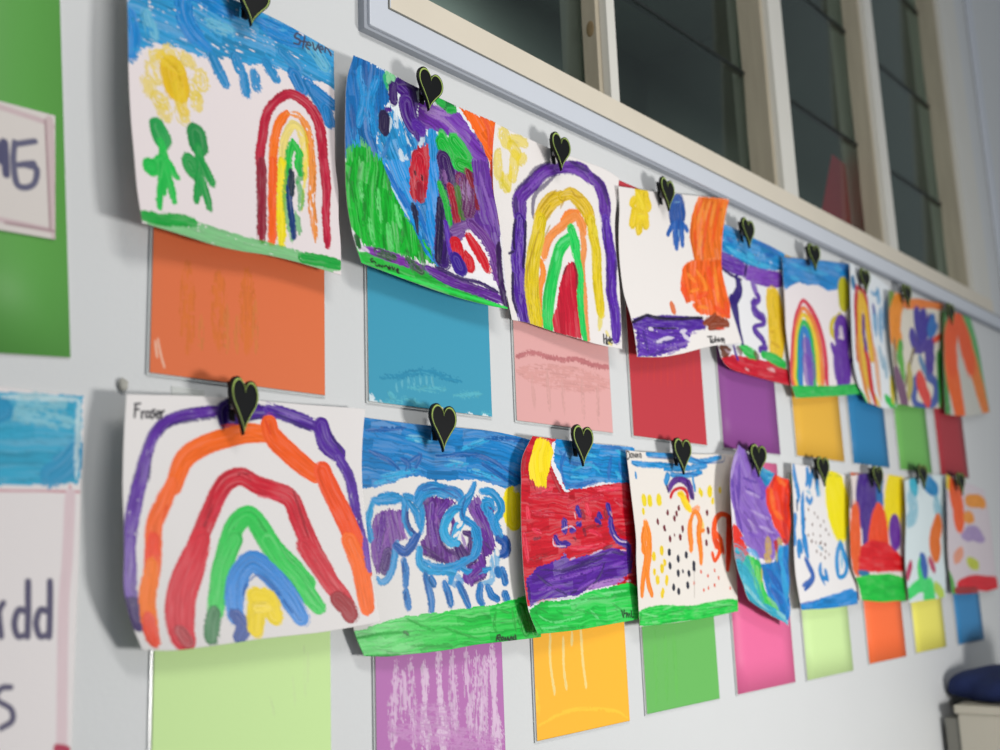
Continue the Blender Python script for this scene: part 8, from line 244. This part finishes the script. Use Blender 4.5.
{"label":"dark crimson laminated card at the far end of the upper row","paper":"a8363f","W":207.0,"H":399.6,"st":[],"grp":"coloured cards behind the upper paintings","rect":[2.95,3.18,0.228,0.672]},
{"label":"pale lime laminated card below the six-band rainbow painting","paper":"c6e69b","W":206.1,"H":387.0,"st":[["d8efb8",[171.0,230.4,172.7,280.8],[2.9,2.9],0.2,0.4,0.4],["d8efb8",[176.4,236.4,176.3,270.0],[2.9,2.9],0.2,0.4,0.4],["d8efb8",[156.7,257.1,160.2,290.4],[2.8,2.8],0.2,0.4,0.4],["d8efb8",[129.1,276.2,136.0,298.4],[2.6,2.6],0.2,0.4,0.4]],"grp":"coloured cards behind the lower paintings","rect":[0.59,0.819,-0.245,0.185]},
{"label":"mauve laminated card with white streaky glue marks","paper":"b36cae","W":209.7,"H":387.0,"st":[["ead6e8",[99.2,249.8,98.2,276.6,99.9,307.3,103.6,360.5],[16.9,8.9,8.9,27.5],0.4,0.5,0.3],["ead6e8",[74.0,259.3,75.7,289.7,72.2,315.5,76.3,356.7],[16.2,8.7,8.6,26.5],0.4,0.5,0.3],["ead6e8",[191.1,252.6,192.1,293.3,193.3,329.5,197.2,373.6],[18.7,9.9,9.8,30.5],0.4,0.5,0.3],["e6cde4",[122.0,251.5,120.4,290.3,123.8,348.2],[12.7,12.6,12.4],0.5,0.6,0.45],["e6cde4",[145.5,249.3,146.9,285.0,149.8,351.6],[13.0,13.0,12.8],0.5,0.6,0.45],["e6cde4",[163.3,254.6,164.2,298.5,161.3,360.9],[13.3,13.3,13.1],0.5,0.6,0.45],["e6cde4",[52.5,255.7,53.9,302.3,55.1,353.7],[11.6,11.6,11.5],0.5,0.6,0.45],["e6cde4",[31.6,255.8,25.4,299.2,24.2,349.4],[11.4,11.3,11.1],0.5,0.6,0.45],["e6cde4",[178.3,259.8,172.5,315.2,173.2,362.5],[13.6,13.4,13.2],0.5,0.6,0.45],["e6cde4",[41.8,264.1,40.2,322.7],[11.5,11.4],0.5,0.6,0.45],["d3a6d0",[19.7,327.4,104.1,345.6,197.6,365.8],[21.2,22.3,23.5],0.4,0.4,0.45],["d3a6d0",[50.9,313.0,127.6,325.7],[21.8,22.8],0.4,0.4,0.45]],"grp":"coloured cards behind the lower paintings","rect":[0.889,1.122,-0.245,0.185]},
{"label":"amber yellow laminated card with drip lines below the red-band painting","paper":"f7b52c","W":205.2,"H":373.5,"st":[["fde6a8",[35.7,243.6,33.2,278.1,39.4,319.5],[4.3,4.2,4.2],0.2,0.2,0.0],["fde6a8",[62.7,249.8,61.1,289.2,64.9,315.7],[4.4,4.3,4.3],0.2,0.2,0.0],["fde6a8",[102.1,243.3,103.3,283.9,108.0,317.7],[4.6,4.5,4.5],0.2,0.2,0.0],["fde6a8",[82.3,244.4,81.1,259.9],[4.5,4.5],0.2,0.2,0.0],["ffcf5c",[2.2,355.3,48.1,346.1,92.1,344.7,169.0,355.7,200.7,368.5],[4.5,4.5,4.4,4.6,4.9],0.2,0.2,0.3],["ffcf5c",[1.9,309.4,6.4,343.4],[6.7,6.7],0.2,0.2,0.3]],"grp":"coloured cards behind the lower paintings","rect":[1.19,1.418,-0.23,0.185]},
{"label":"mid green laminated card below the falling dots painting","paper":"66b45a","W":206.1,"H":369.9,"st":[["7fc474",[33.6,254.4,25.9,360.7],[9.1,8.9],0.3,0.2,0.4],["7fc474",[61.1,256.1,53.4,358.9],[9.3,9.2],0.3,0.2,0.4],["7fc474",[85.2,252.6,81.7,357.0],[9.5,9.4],0.3,0.2,0.4]],"grp":"coloured cards behind the lower paintings","rect":[1.467,1.696,-0.226,0.185]},
{"label":"bright pink laminated card whose top shows behind the crumpled lilac painting","paper":"e66c9c","W":206.1,"H":387.9,"st":[],"grp":"coloured cards behind the lower paintings","rect":[1.761,1.99,-0.226,0.205]},
{"label":"pale lime laminated card below the yellow oval painting","paper":"cbe8a2","W":199.8,"H":371.7,"st":[],"grp":"coloured cards behind the lower paintings","rect":[2.043,2.265,-0.228,0.185]},
{"label":"bright orange laminated card in the lower row","paper":"fd7440","W":196.2,"H":384.3,"st":[],"grp":"coloured cards behind the lower paintings","rect":[2.353,2.571,-0.222,0.205]},
{"label":"lemon yellow laminated card between the orange and blue ones, lower row","paper":"f0e86c","W":189.0,"H":382.5,"st":[],"grp":"coloured cards behind the lower paintings","rect":[2.635,2.845,-0.22,0.205]},
{"label":"sky blue laminated card at the far end of the lower row","paper":"3c86bc","W":189.9,"H":384.3,"st":[],"grp":"coloured cards behind the lower paintings","rect":[2.934,3.145,-0.222,0.205]},
{"label":"green backing poster with a white lettered label, at the left edge","paper":"5da04c","W":328.1,"H":659.7,"st":[],"thin":1,"cat":"poster","rot":0.072,"rect":[0.1,0.4645,0.217,0.95]},
{"label":"cream lettered label with pink border stuck on the green poster","paper":"d6cfca","W":194.4,"H":117.9,"st":[["c9b3b6",[105.4,2.4,144.0,5.6,183.0,8.5,192.7,11.1],[3.5,3.6,3.7,3.8],0.1,0,0.0],["c9b3b6",[111.5,108.5,149.4,108.7,201.3,110.6],[3.3,3.4,3.5],0.1,0,0.0],["c9b5b6",[188.8,5.6,191.6,57.7,194.8,119.6],[5.5,5.5,5.4],0.1,0,0.0],["a58a8e",[185.1,6.8,189.7,110.0],[0.4,0.4],0.1,0,0.0],["a58a8e",[194.9,65.6,197.2,119.0],[0.4,0.4],0.1,0,0.0],["a58a8e",[149.5,110.8,203.4,110.2],[0.4,0.4],0.1,0,0.0],["4a4a6c",[139.4,67.5,139.8,37.9,146.6,55.0,148.1,37.6,150.2,66.7],[5.0,4.7,5.6,5.5,5.1],0.1,0,0.0],["5a5a76",[157.5,34.8,156.4,52.3,159.4,72.7,167.6,74.8,175.4,68.5,176.8,55.2,166.5,53.7],[3.9,4.0,4.3,4.1,3.8,4.5,4.5],0.1,0,0.0],["5a5a76",[157.6,36.9,175.6,29.5],[4.0,4.1],0.1,0,0.0],["5a5a76",[160.6,55.4,174.6,50.4],[4.1,4.1],0.1,0,0.0]],"thin":2,"cat":"label","rot":0.045,"rect":[0.25,0.466,0.343,0.474]},
{"label":"cream lettered poster with a pink border and blue painted header, lower left corner","paper":"e2dcdc","W":366.3,"H":443.7,"st":[["45a9cc",[84.7,17.6,364.9,0.1,364.4,79.5,91.5,96.0],-4,0.5,0.6,0.0],["a8dbe8",[293.0,21.3,327.5,23.4,364.1,26.6],[12.0,12.4,12.8],0.5,0.5,0.3],["a8dbe8",[309.4,9.3,344.9,9.3],[12.3,12.6],0.5,0.5,0.3],["2f93bf",[338.6,72.7,351.7,63.3,361.4,51.1],[22.8,23.2,23.5],0.4,0.3,0.0],["2f93bf",[260.9,30.9,292.9,19.6],[21.4,22.0],0.4,0.3,0.0],["d8eef2",[292.3,8.4,363.2,3.9],[4.3,4.6],0.5,0.2,0.2],["d8eef2",[361.3,4.1,361.5,76.1],[4.7,4.6],0.5,0.2,0.2],["c98e98",[151.2,90.3,364.7,86.6],[1.1,1.3],0.1,0,0.0],["c98e98",[356.2,81.6,356.2,146.0,359.3,304.4],[1.4,1.4,1.3],0.1,0,0.0],["d9c3c8",[356.5,88.7,356.2,146.0,354.7,197.0,359.3,344.4],[10.0,9.9,9.8,9.5],0.1,0,0.0],["4a4666",[302.8,180.6,299.7,188.2,302.6,207.6],[4.1,3.9,3.8],0.1,0,0.0],["4a4666",[322.7,163.6,323.8,185.4,324.5,209.0],[4.1,4.1,4.0],0.1,0,0.0],["4a4666",[322.5,188.3,315.8,187.0,312.9,197.6,316.4,208.1,323.4,207.0],[3.9,4.2,4.0,3.7,4.0],0.1,0,0.0],["4a4666",[341.6,164.1,342.6,186.3,343.0,210.2],[4.2,4.2,4.2],0.1,0,0.0],["4a4666",[341.2,189.2,334.1,187.9,331.3,198.6,335.1,209.3,342.1,208.2],[3.9,4.2,4.1,3.8,4.1],0.1,0,0.0],["4a4666",[312.5,248.5,304.8,248.7,301.3,256.8,313.4,265.7,314.9,275.3,306.4,279.9],[3.5,3.7,3.2,3.2,3.8,3.7],0.1,0,0.0],["b03050",[354.0,302.1,362.9,304.9],[6.2,6.2],0.2,0.2,0.0]],"thin":1,"cat":"poster","rect":[0.1,0.507,-0.3,0.193]}
]

# ------------------------------------------------------------------ the room
WX0, WX1, WZ0, WZ1 = .93 * U, 3.62 * U, EYE + .80 * U, EYE + 2.30 * U      # window opening
RX0, RX1, TOP = -1.2, 4.6, EYE + 2.6 * U
bm = bmesh.new()
for a in ((RX0, WX0, 0, TOP), (WX1, RX1, 0, TOP), (WX0, WX1, 0, WZ0), (WX0, WX1, WZ1, TOP)): add_box(bm, a[0], a[1], U, U + .12, a[2], a[3])
struct(link('wall_back', mesh_of(bm, 'wall_back'), M['wall']))
struct(box('floor', RX0, RX1, -3.2, U + .12, -.05, 0, M['floor']))
# shallow dim corridor seen through the panes
bm = bmesh.new()
y0, y1, a, b, c, d = U + .12, U + 1.9, WX0 - .6, WX1 + 1.2, WZ0 - .5, TOP + .3
for q in ((a, b, y1, y1 + .05, c, d), (a, b, y0, y1, c - .05, c), (a, b, y0, y1, d, d + .05), (a - .05, a, y0, y1, c, d), (b, b + .05, y0, y1, c, d)): add_box(bm, *q)
struct(link('wall_corridor', mesh_of(bm, 'wall_corridor'), M['dark']))

# casing around the window, proud of the wall
def ring(name, x0, x1, z0, z1, w, ya, yb, m, bevel=.0015, wr=None):
    bm = bmesh.new(); wr = wr or w
    vo = [(x0, z0), (x1, z0), (x1, z1), (x0, z1)]; vi = [(x0 + w, z0 + w), (x1 - wr, z0 + w), (x1 - wr, z1 - w), (x0 + w, z1 - w)]
    V = [[bm.verts.new((p[0], y, p[1])) for p in L_] for y in (ya, yb) for L_ in (vo, vi)]
    for i in range(4):
        j = (i + 1) % 4
        for q in ((V[0][i], V[0][j], V[1][j], V[1][i]), (V[2][i], V[3][i], V[3][j], V[2][j]), (V[0][i], V[2][i], V[2][j], V[0][j]), (V[1][i], V[1][j], V[3][j], V[3][i])): bm.faces.new(q)
    return link(name, mesh_of(bm, name, bevel), m)
struct(ring('trim_1', .884 * U, 3.80 * U, EYE + .742 * U, WZ1 + .08, .040 * U, U - .015, U + .02, M['casing']))
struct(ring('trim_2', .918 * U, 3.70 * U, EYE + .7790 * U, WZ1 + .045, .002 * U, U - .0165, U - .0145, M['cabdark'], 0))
struct(ring('casing_shade_strip', .8775 * U, 3.81 * U, EYE + .7365 * U, WZ1 + .09, .010 * U, U - .011, U + .01, M['shade_strip'], .001))  # grey strip added to darken the shade band under the casing
# cream frame + four lights, each its own window
FZ = EYE + .776 * U
xs_ = [(.915, 1.44), (1.44, 2.13), (2.13, 2.74), (2.74, 3.60)]
fronts = [(1.462, 1.488), (2.13, 2.20), (2.745, 2.80), (3.43, 3.60)]     # mullion front faces at the right of each light
deps = [.036, .062, .05, .06]
left0 = [.915, 1.488, 2.20, 2.80]
for n in range(4):
    l = left0[n] * U; r = fronts[n][1] * U; rf = fronts[n][0] * U; dp = deps[n] * U
    bm = bmesh.new()
    add_box(bm, l, r, U - .011, U + .085, FZ, EYE + .829 * U)                       # sill rail
    add_box(bm, l, r, U - .011, U + .085, WZ1 - .05, WZ1 + .03)                   # head
    if n == 0: add_box(bm, l, .985 * U, U - .011, U + .085, EYE + .829 * U, WZ1 - .05)
    w = struct(link('window_%d' % (n + 1), mesh_of(bm, 'window'), M['cream']))
    post = box('mullion', rf, r, U - .010, U + .085, EYE + .829 * U, WZ1 - .05, M['white'], w, .0012)
    stop = box('timber_stop', rf - .012, rf, U + .004, U + dp, EYE + .829 * U, WZ1 - .05, M['wood'], w, .001)
    if n == 0:
        bm = bmesh.new(); bmesh.ops.create_uvsphere(bm, u_segments=16, v_segments=8, radius=.011, matrix=Matrix.Translation((rf - .012, U + .016, EYE + .97 * U)) @ Matrix.Diagonal((.12, .7, 1.3, 1)))
        link('knot', mesh_of(bm, 'knot', 0, True), M['knot'], stop)
    gx0 = .985 * U if n == 0 else left0[n] * U
    zb = [EYE + v * U for v in (.829, 1.135, 1.475, 1.815, 2.26)]
    for i in range(4):
        bm = bmesh.new(); gy = U + dp
        lo = gy + .004; hi = gy - .004
        vs = [bm.verts.new(v) for v in ((gx0, lo, zb[i]), (rf - .004, lo, zb[i]), (rf - .004, hi, zb[i+1] - .004), (gx0, hi, zb[i+1] - .004))]
        bm.faces.new(vs)
        pm = bpy.data.meshes.new('pane'); bm.to_mesh(pm); bm.free()
        if pm.polygons[0].normal.y > 0: pm.flip_normals()
        link('pane', pm, M['glass'], w)
        if i: box('pane_joint', gx0, rf - .004, gy - .006, gy + .008, zb[i] - .004, zb[i] + .002, M['darkline'], w)

# ------------------------------------------------------------------ cards and posters on the wall
def slab(e, y_face, thick, m, name, parent=None, dense=True):
    x0, x1, z0, z1 = [v * U for v in e['rect']]; W, H = e['W'], e['H']
    if e['st']: nx, ny = int(W / 1.0), int(H / 1.3)
    else: nx, ny = 6, 8
    col, cov, hgt = paint(W, H, nx, ny, e['st'], e['paper'])
    Xg, Zg = np.meshgrid(np.linspace(x0, x1, nx), np.linspace(z1, z0, ny)); a = e.get('rot', 0); xc, zc = (x0 + x1) / 2, (z0 + z1) / 2
    Xg, Zg = xc + (Xg - xc) - a * (Zg - zc), zc + (Zg - zc) + a * (Xg - xc)
    V = np.stack([Xg, np.full_like(Xg, y_face), Zg + EYE], -1)
    me = grid_mesh(name, V, col, cov); o = link(name, me, [m, M['back']], parent)
    md = o.modifiers.new('thickness', 'SOLIDIFY'); md.thickness = thick; md.offset = -1; md.material_offset = 1; md.material_offset_rim = 1
    return o
arts = []
for e in SHEETS:
    if 'rect' not in e: arts.append(e); continue
    if 'thin' in e:
        t = e['thin']; o = slab(e, U - .0022 * t, .0016, M['poster'], 'lettered_poster' if t == 1 and e['st'] else ('lettered_label' if t == 2 else 'backing_poster'))
        tag(o, e['label'], e['cat'])
    else:
        o = slab(e, U - .0035, .0012, M['card'], 'laminated_card'); tag(o, e['label'], 'card', e['grp'])
        x0, x1, z0, z1 = [v * U for v in e['rect']]
        box('laminate_edge', x0 - .0022, x1 + .0022, U - .0021, U - .0008, EYE + z0 - .0022, EYE + z1 + .0022, M['pouch'], o)

# ------------------------------------------------------------------ the paintings
GA = 'child paintings pegged along the upper row'; GB = 'child paintings pegged along the lower row'
clips = []
for n, e in enumerate(arts):
    nx, ny = e['res']; nx = max(nx, int(e['W'] / (1.15 if n in (0, 1, 2, 3, 4, 5, 9, 10, 11, 12, 13, 14) else 2.4))); ny = max(ny, int(e['H'] / 1.3))
    col, cov, hgt = paint(e['W'], e['H'], nx, ny, e['st'], e['paper'])
    G = np.array(e['grid'], float).reshape(9, 9, 3) * 1e-4
    V = spline_axis(np.swapaxes(spline_axis(np.swapaxes(G, 0, 1), nx), 0, 1), ny); V[..., 2] += EYE
    Xg, Yg = np.meshgrid(np.linspace(0, e['W'], nx), np.linspace(0, e['H'], ny))
    N = normals(V); N = np.where((N[..., 1:2] > 0), -N, N)
    rel = .0016 * (vn(Xg / 70 + n * 9, Yg / 90) - .5)
    if e.get('crumple'):
        rel = rel + .008 * (np.abs(vn(Xg / 26 + Yg / 60, Yg / 120 + 3) - .5)) + .003 * (np.abs(vn(Xg / 14 - Yg / 40 + 7, Yg / 60) - .5)) - .004
    V = V + N * (rel + hgt * .0011)[..., None]
    me = grid_mesh('child_painting', V - V.reshape(-1, 3).mean(0), col, cov)
    o = link('child_painting', me, [M['art'], M['back']]); o.location = V.reshape(-1, 3).mean(0)
    fl = me.polygons[len(me.polygons) // 2].normal[1] > 0
    if fl: me.flip_normals()
    md = o.modifiers.new('thickness', 'SOLIDIFY'); md.thickness = .0004; md.offset = -1; md.material_offset = 1; md.material_offset_rim = 1
    tag(o, e['label'], 'painting', GA if n < 9 else GB); clips.append(e['clip'])

# ------------------------------------------------------------------ heart pegs
def heart_pts(n, sc=1.):
    P = []
    for i in range(n):
        t = 2 * math.pi * i / n; x = 16 * math.sin(t) ** 3; y = 13 * math.cos(t) - 5 * math.cos(2*t) - 2 * math.cos(3*t) - math.cos(4*t)
        P.append((x / 32 * .045 * sc, (y + 2.5 - (2.5 if y < -6 else 0) * min(1, (-6 - y) / 10)) / 29 * .053 * sc - .0025))
    return P
def prism(name, P, y0, y1, m, parent, bevel):
    bm = bmesh.new(); f = [bm.verts.new((x, y0, z)) for x, z in P]; b = [bm.verts.new((x, y1, z)) for x, z in P]; n = len(P)
    bm.faces.new(f); bm.faces.new(b[::-1])
    for i in range(n): bm.faces.new((f[i], b[i], b[(i+1) % n], f[(i+1) % n]))
    bmesh.ops.recalc_face_normals(bm, faces=bm.faces)
    es = [e_ for e_ in bm.edges if abs(e_.verts[0].co.y - y0) < 1e-6 and abs(e_.verts[1].co.y - y0) < 1e-6]
    if bevel: bmesh.ops.bevel(bm, geom=es, offset=bevel, segments=2, affect='EDGES', profile=.5)
    me = bpy.data.meshes.new(name); bm.to_mesh(me); bm.free(); return link(name, me, m, parent)
def heart_line(name, sc_o, sc_i, y0, y1, m, parent):
    O, I = heart_pts(64, sc_o), heart_pts(64, sc_i); bm = bmesh.new(); n = 64
    R4 = [[bm.verts.new((x, y, z)) for x, z in L_] for L_ in (O, I) for y in (y0, y1)]
    for i in range(n):
        j = (i + 1) % n
        for q in ((R4[0][i], R4[0][j], R4[2][j], R4[2][i]), (R4[1][i], R4[3][i], R4[3][j], R4[1][j]), (R4[0][i], R4[1][i], R4[1][j], R4[0][j]), (R4[2][i], R4[2][j], R4[3][j], R4[3][i])): bm.faces.new(q)
    return link(name, mesh_of(bm, name), m, parent)
proto = empty('heart_peg', (0, 0, 0))
plate = prism('heart_plate', heart_pts(64), -.0028, .0010, M['black'], proto, .0006)
heart_line('heart_outline', .925, .86, -.0034, -.0018, M['line'], proto)
bm = bmesh.new()
for i, (y0, y1, y2, y3) in enumerate(((.0015, .006, .0015, .0065),)):
    add_box(bm, -.0035, .0035, .0008, .0045, -.014, .0215)
link('front_jaw', mesh_of(bm, 'jaw', .0008), M['pegwood'], proto)
bm = bmesh.new(); add_box(bm, -.0035, .0035, .0125, .0155, -.018, .023)
back = mesh_of(bm, 'jaw', .0008)
for v in back.vertices: v.co.y += (v.co.z + .026) * .10 - .003
link('back_jaw', back, M['black'], proto)
bm = bmesh.new()
for k in range(5): bmesh.ops.create_cone(bm, cap_ends=True, segments=16, radius1=.0032, radius2=.0032, depth=.0018, matrix=Matrix.Translation((-.0036 + .0018 * k, .0098, -.004)) @ Matrix.Rotation(math.pi / 2, 4, 'Y'))
link('spring', mesh_of(bm, 'spring', 0, True), M['spring'], proto)
yaw = [0, 0, 0, 2, -2, -8, -6, -6, -6, 18, 0, -3, -6, -10, -6, -6, -6, -6]
rollv = [4, 8, 5, 3, 4, 2, 4, 2, 3, 4, 4, 5, 3, 7, 3, 2, 4, 2]
where = ['above the two green figures, top left', 'over the crowded blue and green painting', 'over the purple-banded rainbow painting', 'over the big orange shape painting', 'over the purple zigzag painting',
 'over the purple smiling figure painting', 'over the narrow rainbow painting', 'over the purple flower painting', 'over the farthest orange arch painting',
 'over the six-band rainbow painting', 'over the rain clouds painting', 'over the red-band painting', 'over the falling dots painting', 'over the crumpled lilac painting', 'over the yellow oval painting',
 'over the seventh lower painting', 'over the pale blue lower painting', 'over the farthest lower painting']
for n, cpos in enumerate(clips):
    if n == 0: o = proto
    else:
        o = proto.copy(); C.objects.link(o)
        for ch in list(proto.children):
            q = ch.copy(); C.objects.link(q); q.parent = o
    o.location = (cpos[0] * U + {3: .008, 4: .009, 9: 0, 10: .005, 11: .004}.get(n, .002), cpos[1] * U, cpos[2] * U + EYE - .002); o.rotation_euler = (math.radians(-2), math.radians(rollv[n]), math.radians(yaw[n]))
    tag(o, 'black heart peg with lime outline ' + where[n], 'peg', 'heart pegs on the upper row' if n < 9 else 'heart pegs on the lower row')

# ------------------------------------------------------------------ small things
random.seed(3)
bm = bmesh.new(); bmesh.ops.create_icosphere(bm, subdivisions=3, radius=.006)
for v in bm.verts: v.co *= 1 + .35 * (random.random() - .5); v.co.y *= .4; v.co.x *= .8
o = link('sticky_putty', mesh_of(bm, 'putty', 0, True), M['putty']); o.location = (.548 * U, U - .0025, EYE + .209 * U); tag(o, 'small grey lump of sticky putty above the corner of the six-band rainbow', 'putty')
o = box('clear_tape', .605 * U, .645 * U, U - .0012, U - .0004, EYE + .196 * U, EYE + .214 * U, M['tape']); tag(o, 'strip of clear tape on the wall above the six-band rainbow painting', 'tape')
# red sheet behind the third light
bm = bmesh.new(); yr = 1.09
P = [(2.441, 1.01), (2.325, .80), (2.72, .80), (2.713, .991)]
f = [bm.verts.new((x * U * yr, U * yr, z * U * yr + EYE)) for x, z in P]; b = [bm.verts.new((x * U * yr, U * yr + .001, z * U * yr + EYE)) for x, z in P]
bm.faces.new(f); bm.faces.new(b[::-1])
for i in range(4): bm.faces.new((f[i], b[i], b[(i+1) % 4], f[(i+1) % 4]))
o = link('red_paper_sheet', mesh_of(bm, 'red_paper'), M['red']); tag(o, 'red paper sheet seen behind the window glass', 'paper')

# cabinet with a navy bag at the far end
CX, CY, CZ = 2.74 * U, .985 * U, EYE - .350 * U
root = empty('beige_cabinet', (CX + .3, CY - .22, 0)); tag(root, 'beige cabinet standing against the wall at the right edge', 'cabinet')
def child(o): o.parent = root; o.matrix_parent_inverse = Matrix.Translation(-root.location); return o
child(box('cabinet_body', CX, CX + .62, CY - .44, CY - .03, .03, CZ - .018, M['cab'], None, .003))
child(box('cabinet_top', CX - .006, CX + .626, CY - .45, CY - .025, CZ - .018, CZ, M['cab'], None, .003))
child(box('back_panel', CX + .004, CX + .61, CY - .03, CY, .0, CZ - .03, M['cabdark']))
bag = empty('soft_bag', (CX + .13, CY - .14, CZ)); tag(bag, 'dark navy soft bag lying on the beige cabinet', 'bag')
def lump(name, loc, rad, m, seed, parent):
    random.seed(seed); bm = bmesh.new(); bmesh.ops.create_uvsphere(bm, u_segments=40, v_segments=24, radius=1)
    for v in bm.verts:
        x, y, z = v.co; k = 1 + .07 * math.sin(5 * x + seed) * math.cos(4 * y) + .05 * math.sin(9 * y + 3 * z + seed)
        p_ = [math.copysign(abs(c) ** .75, c) for c in (x, y, z)]; z_ = p_[2] * rad[2] * k
        v.co = (loc[0] + p_[0] * rad[0] * k, loc[1] + p_[1] * rad[1] * k, loc[2] + max(z_, -rad[2] * .82))
    return link(name, mesh_of(bm, name, 0, True), m, parent)
lump('bag_body', (.02, .0, .033), (.13, .15, .040), M['navy'], 1, bag)
lump('bag_flap', (.07, -.05, .085), (.08, .07, .040), M['blackcloth'], 2, bag)
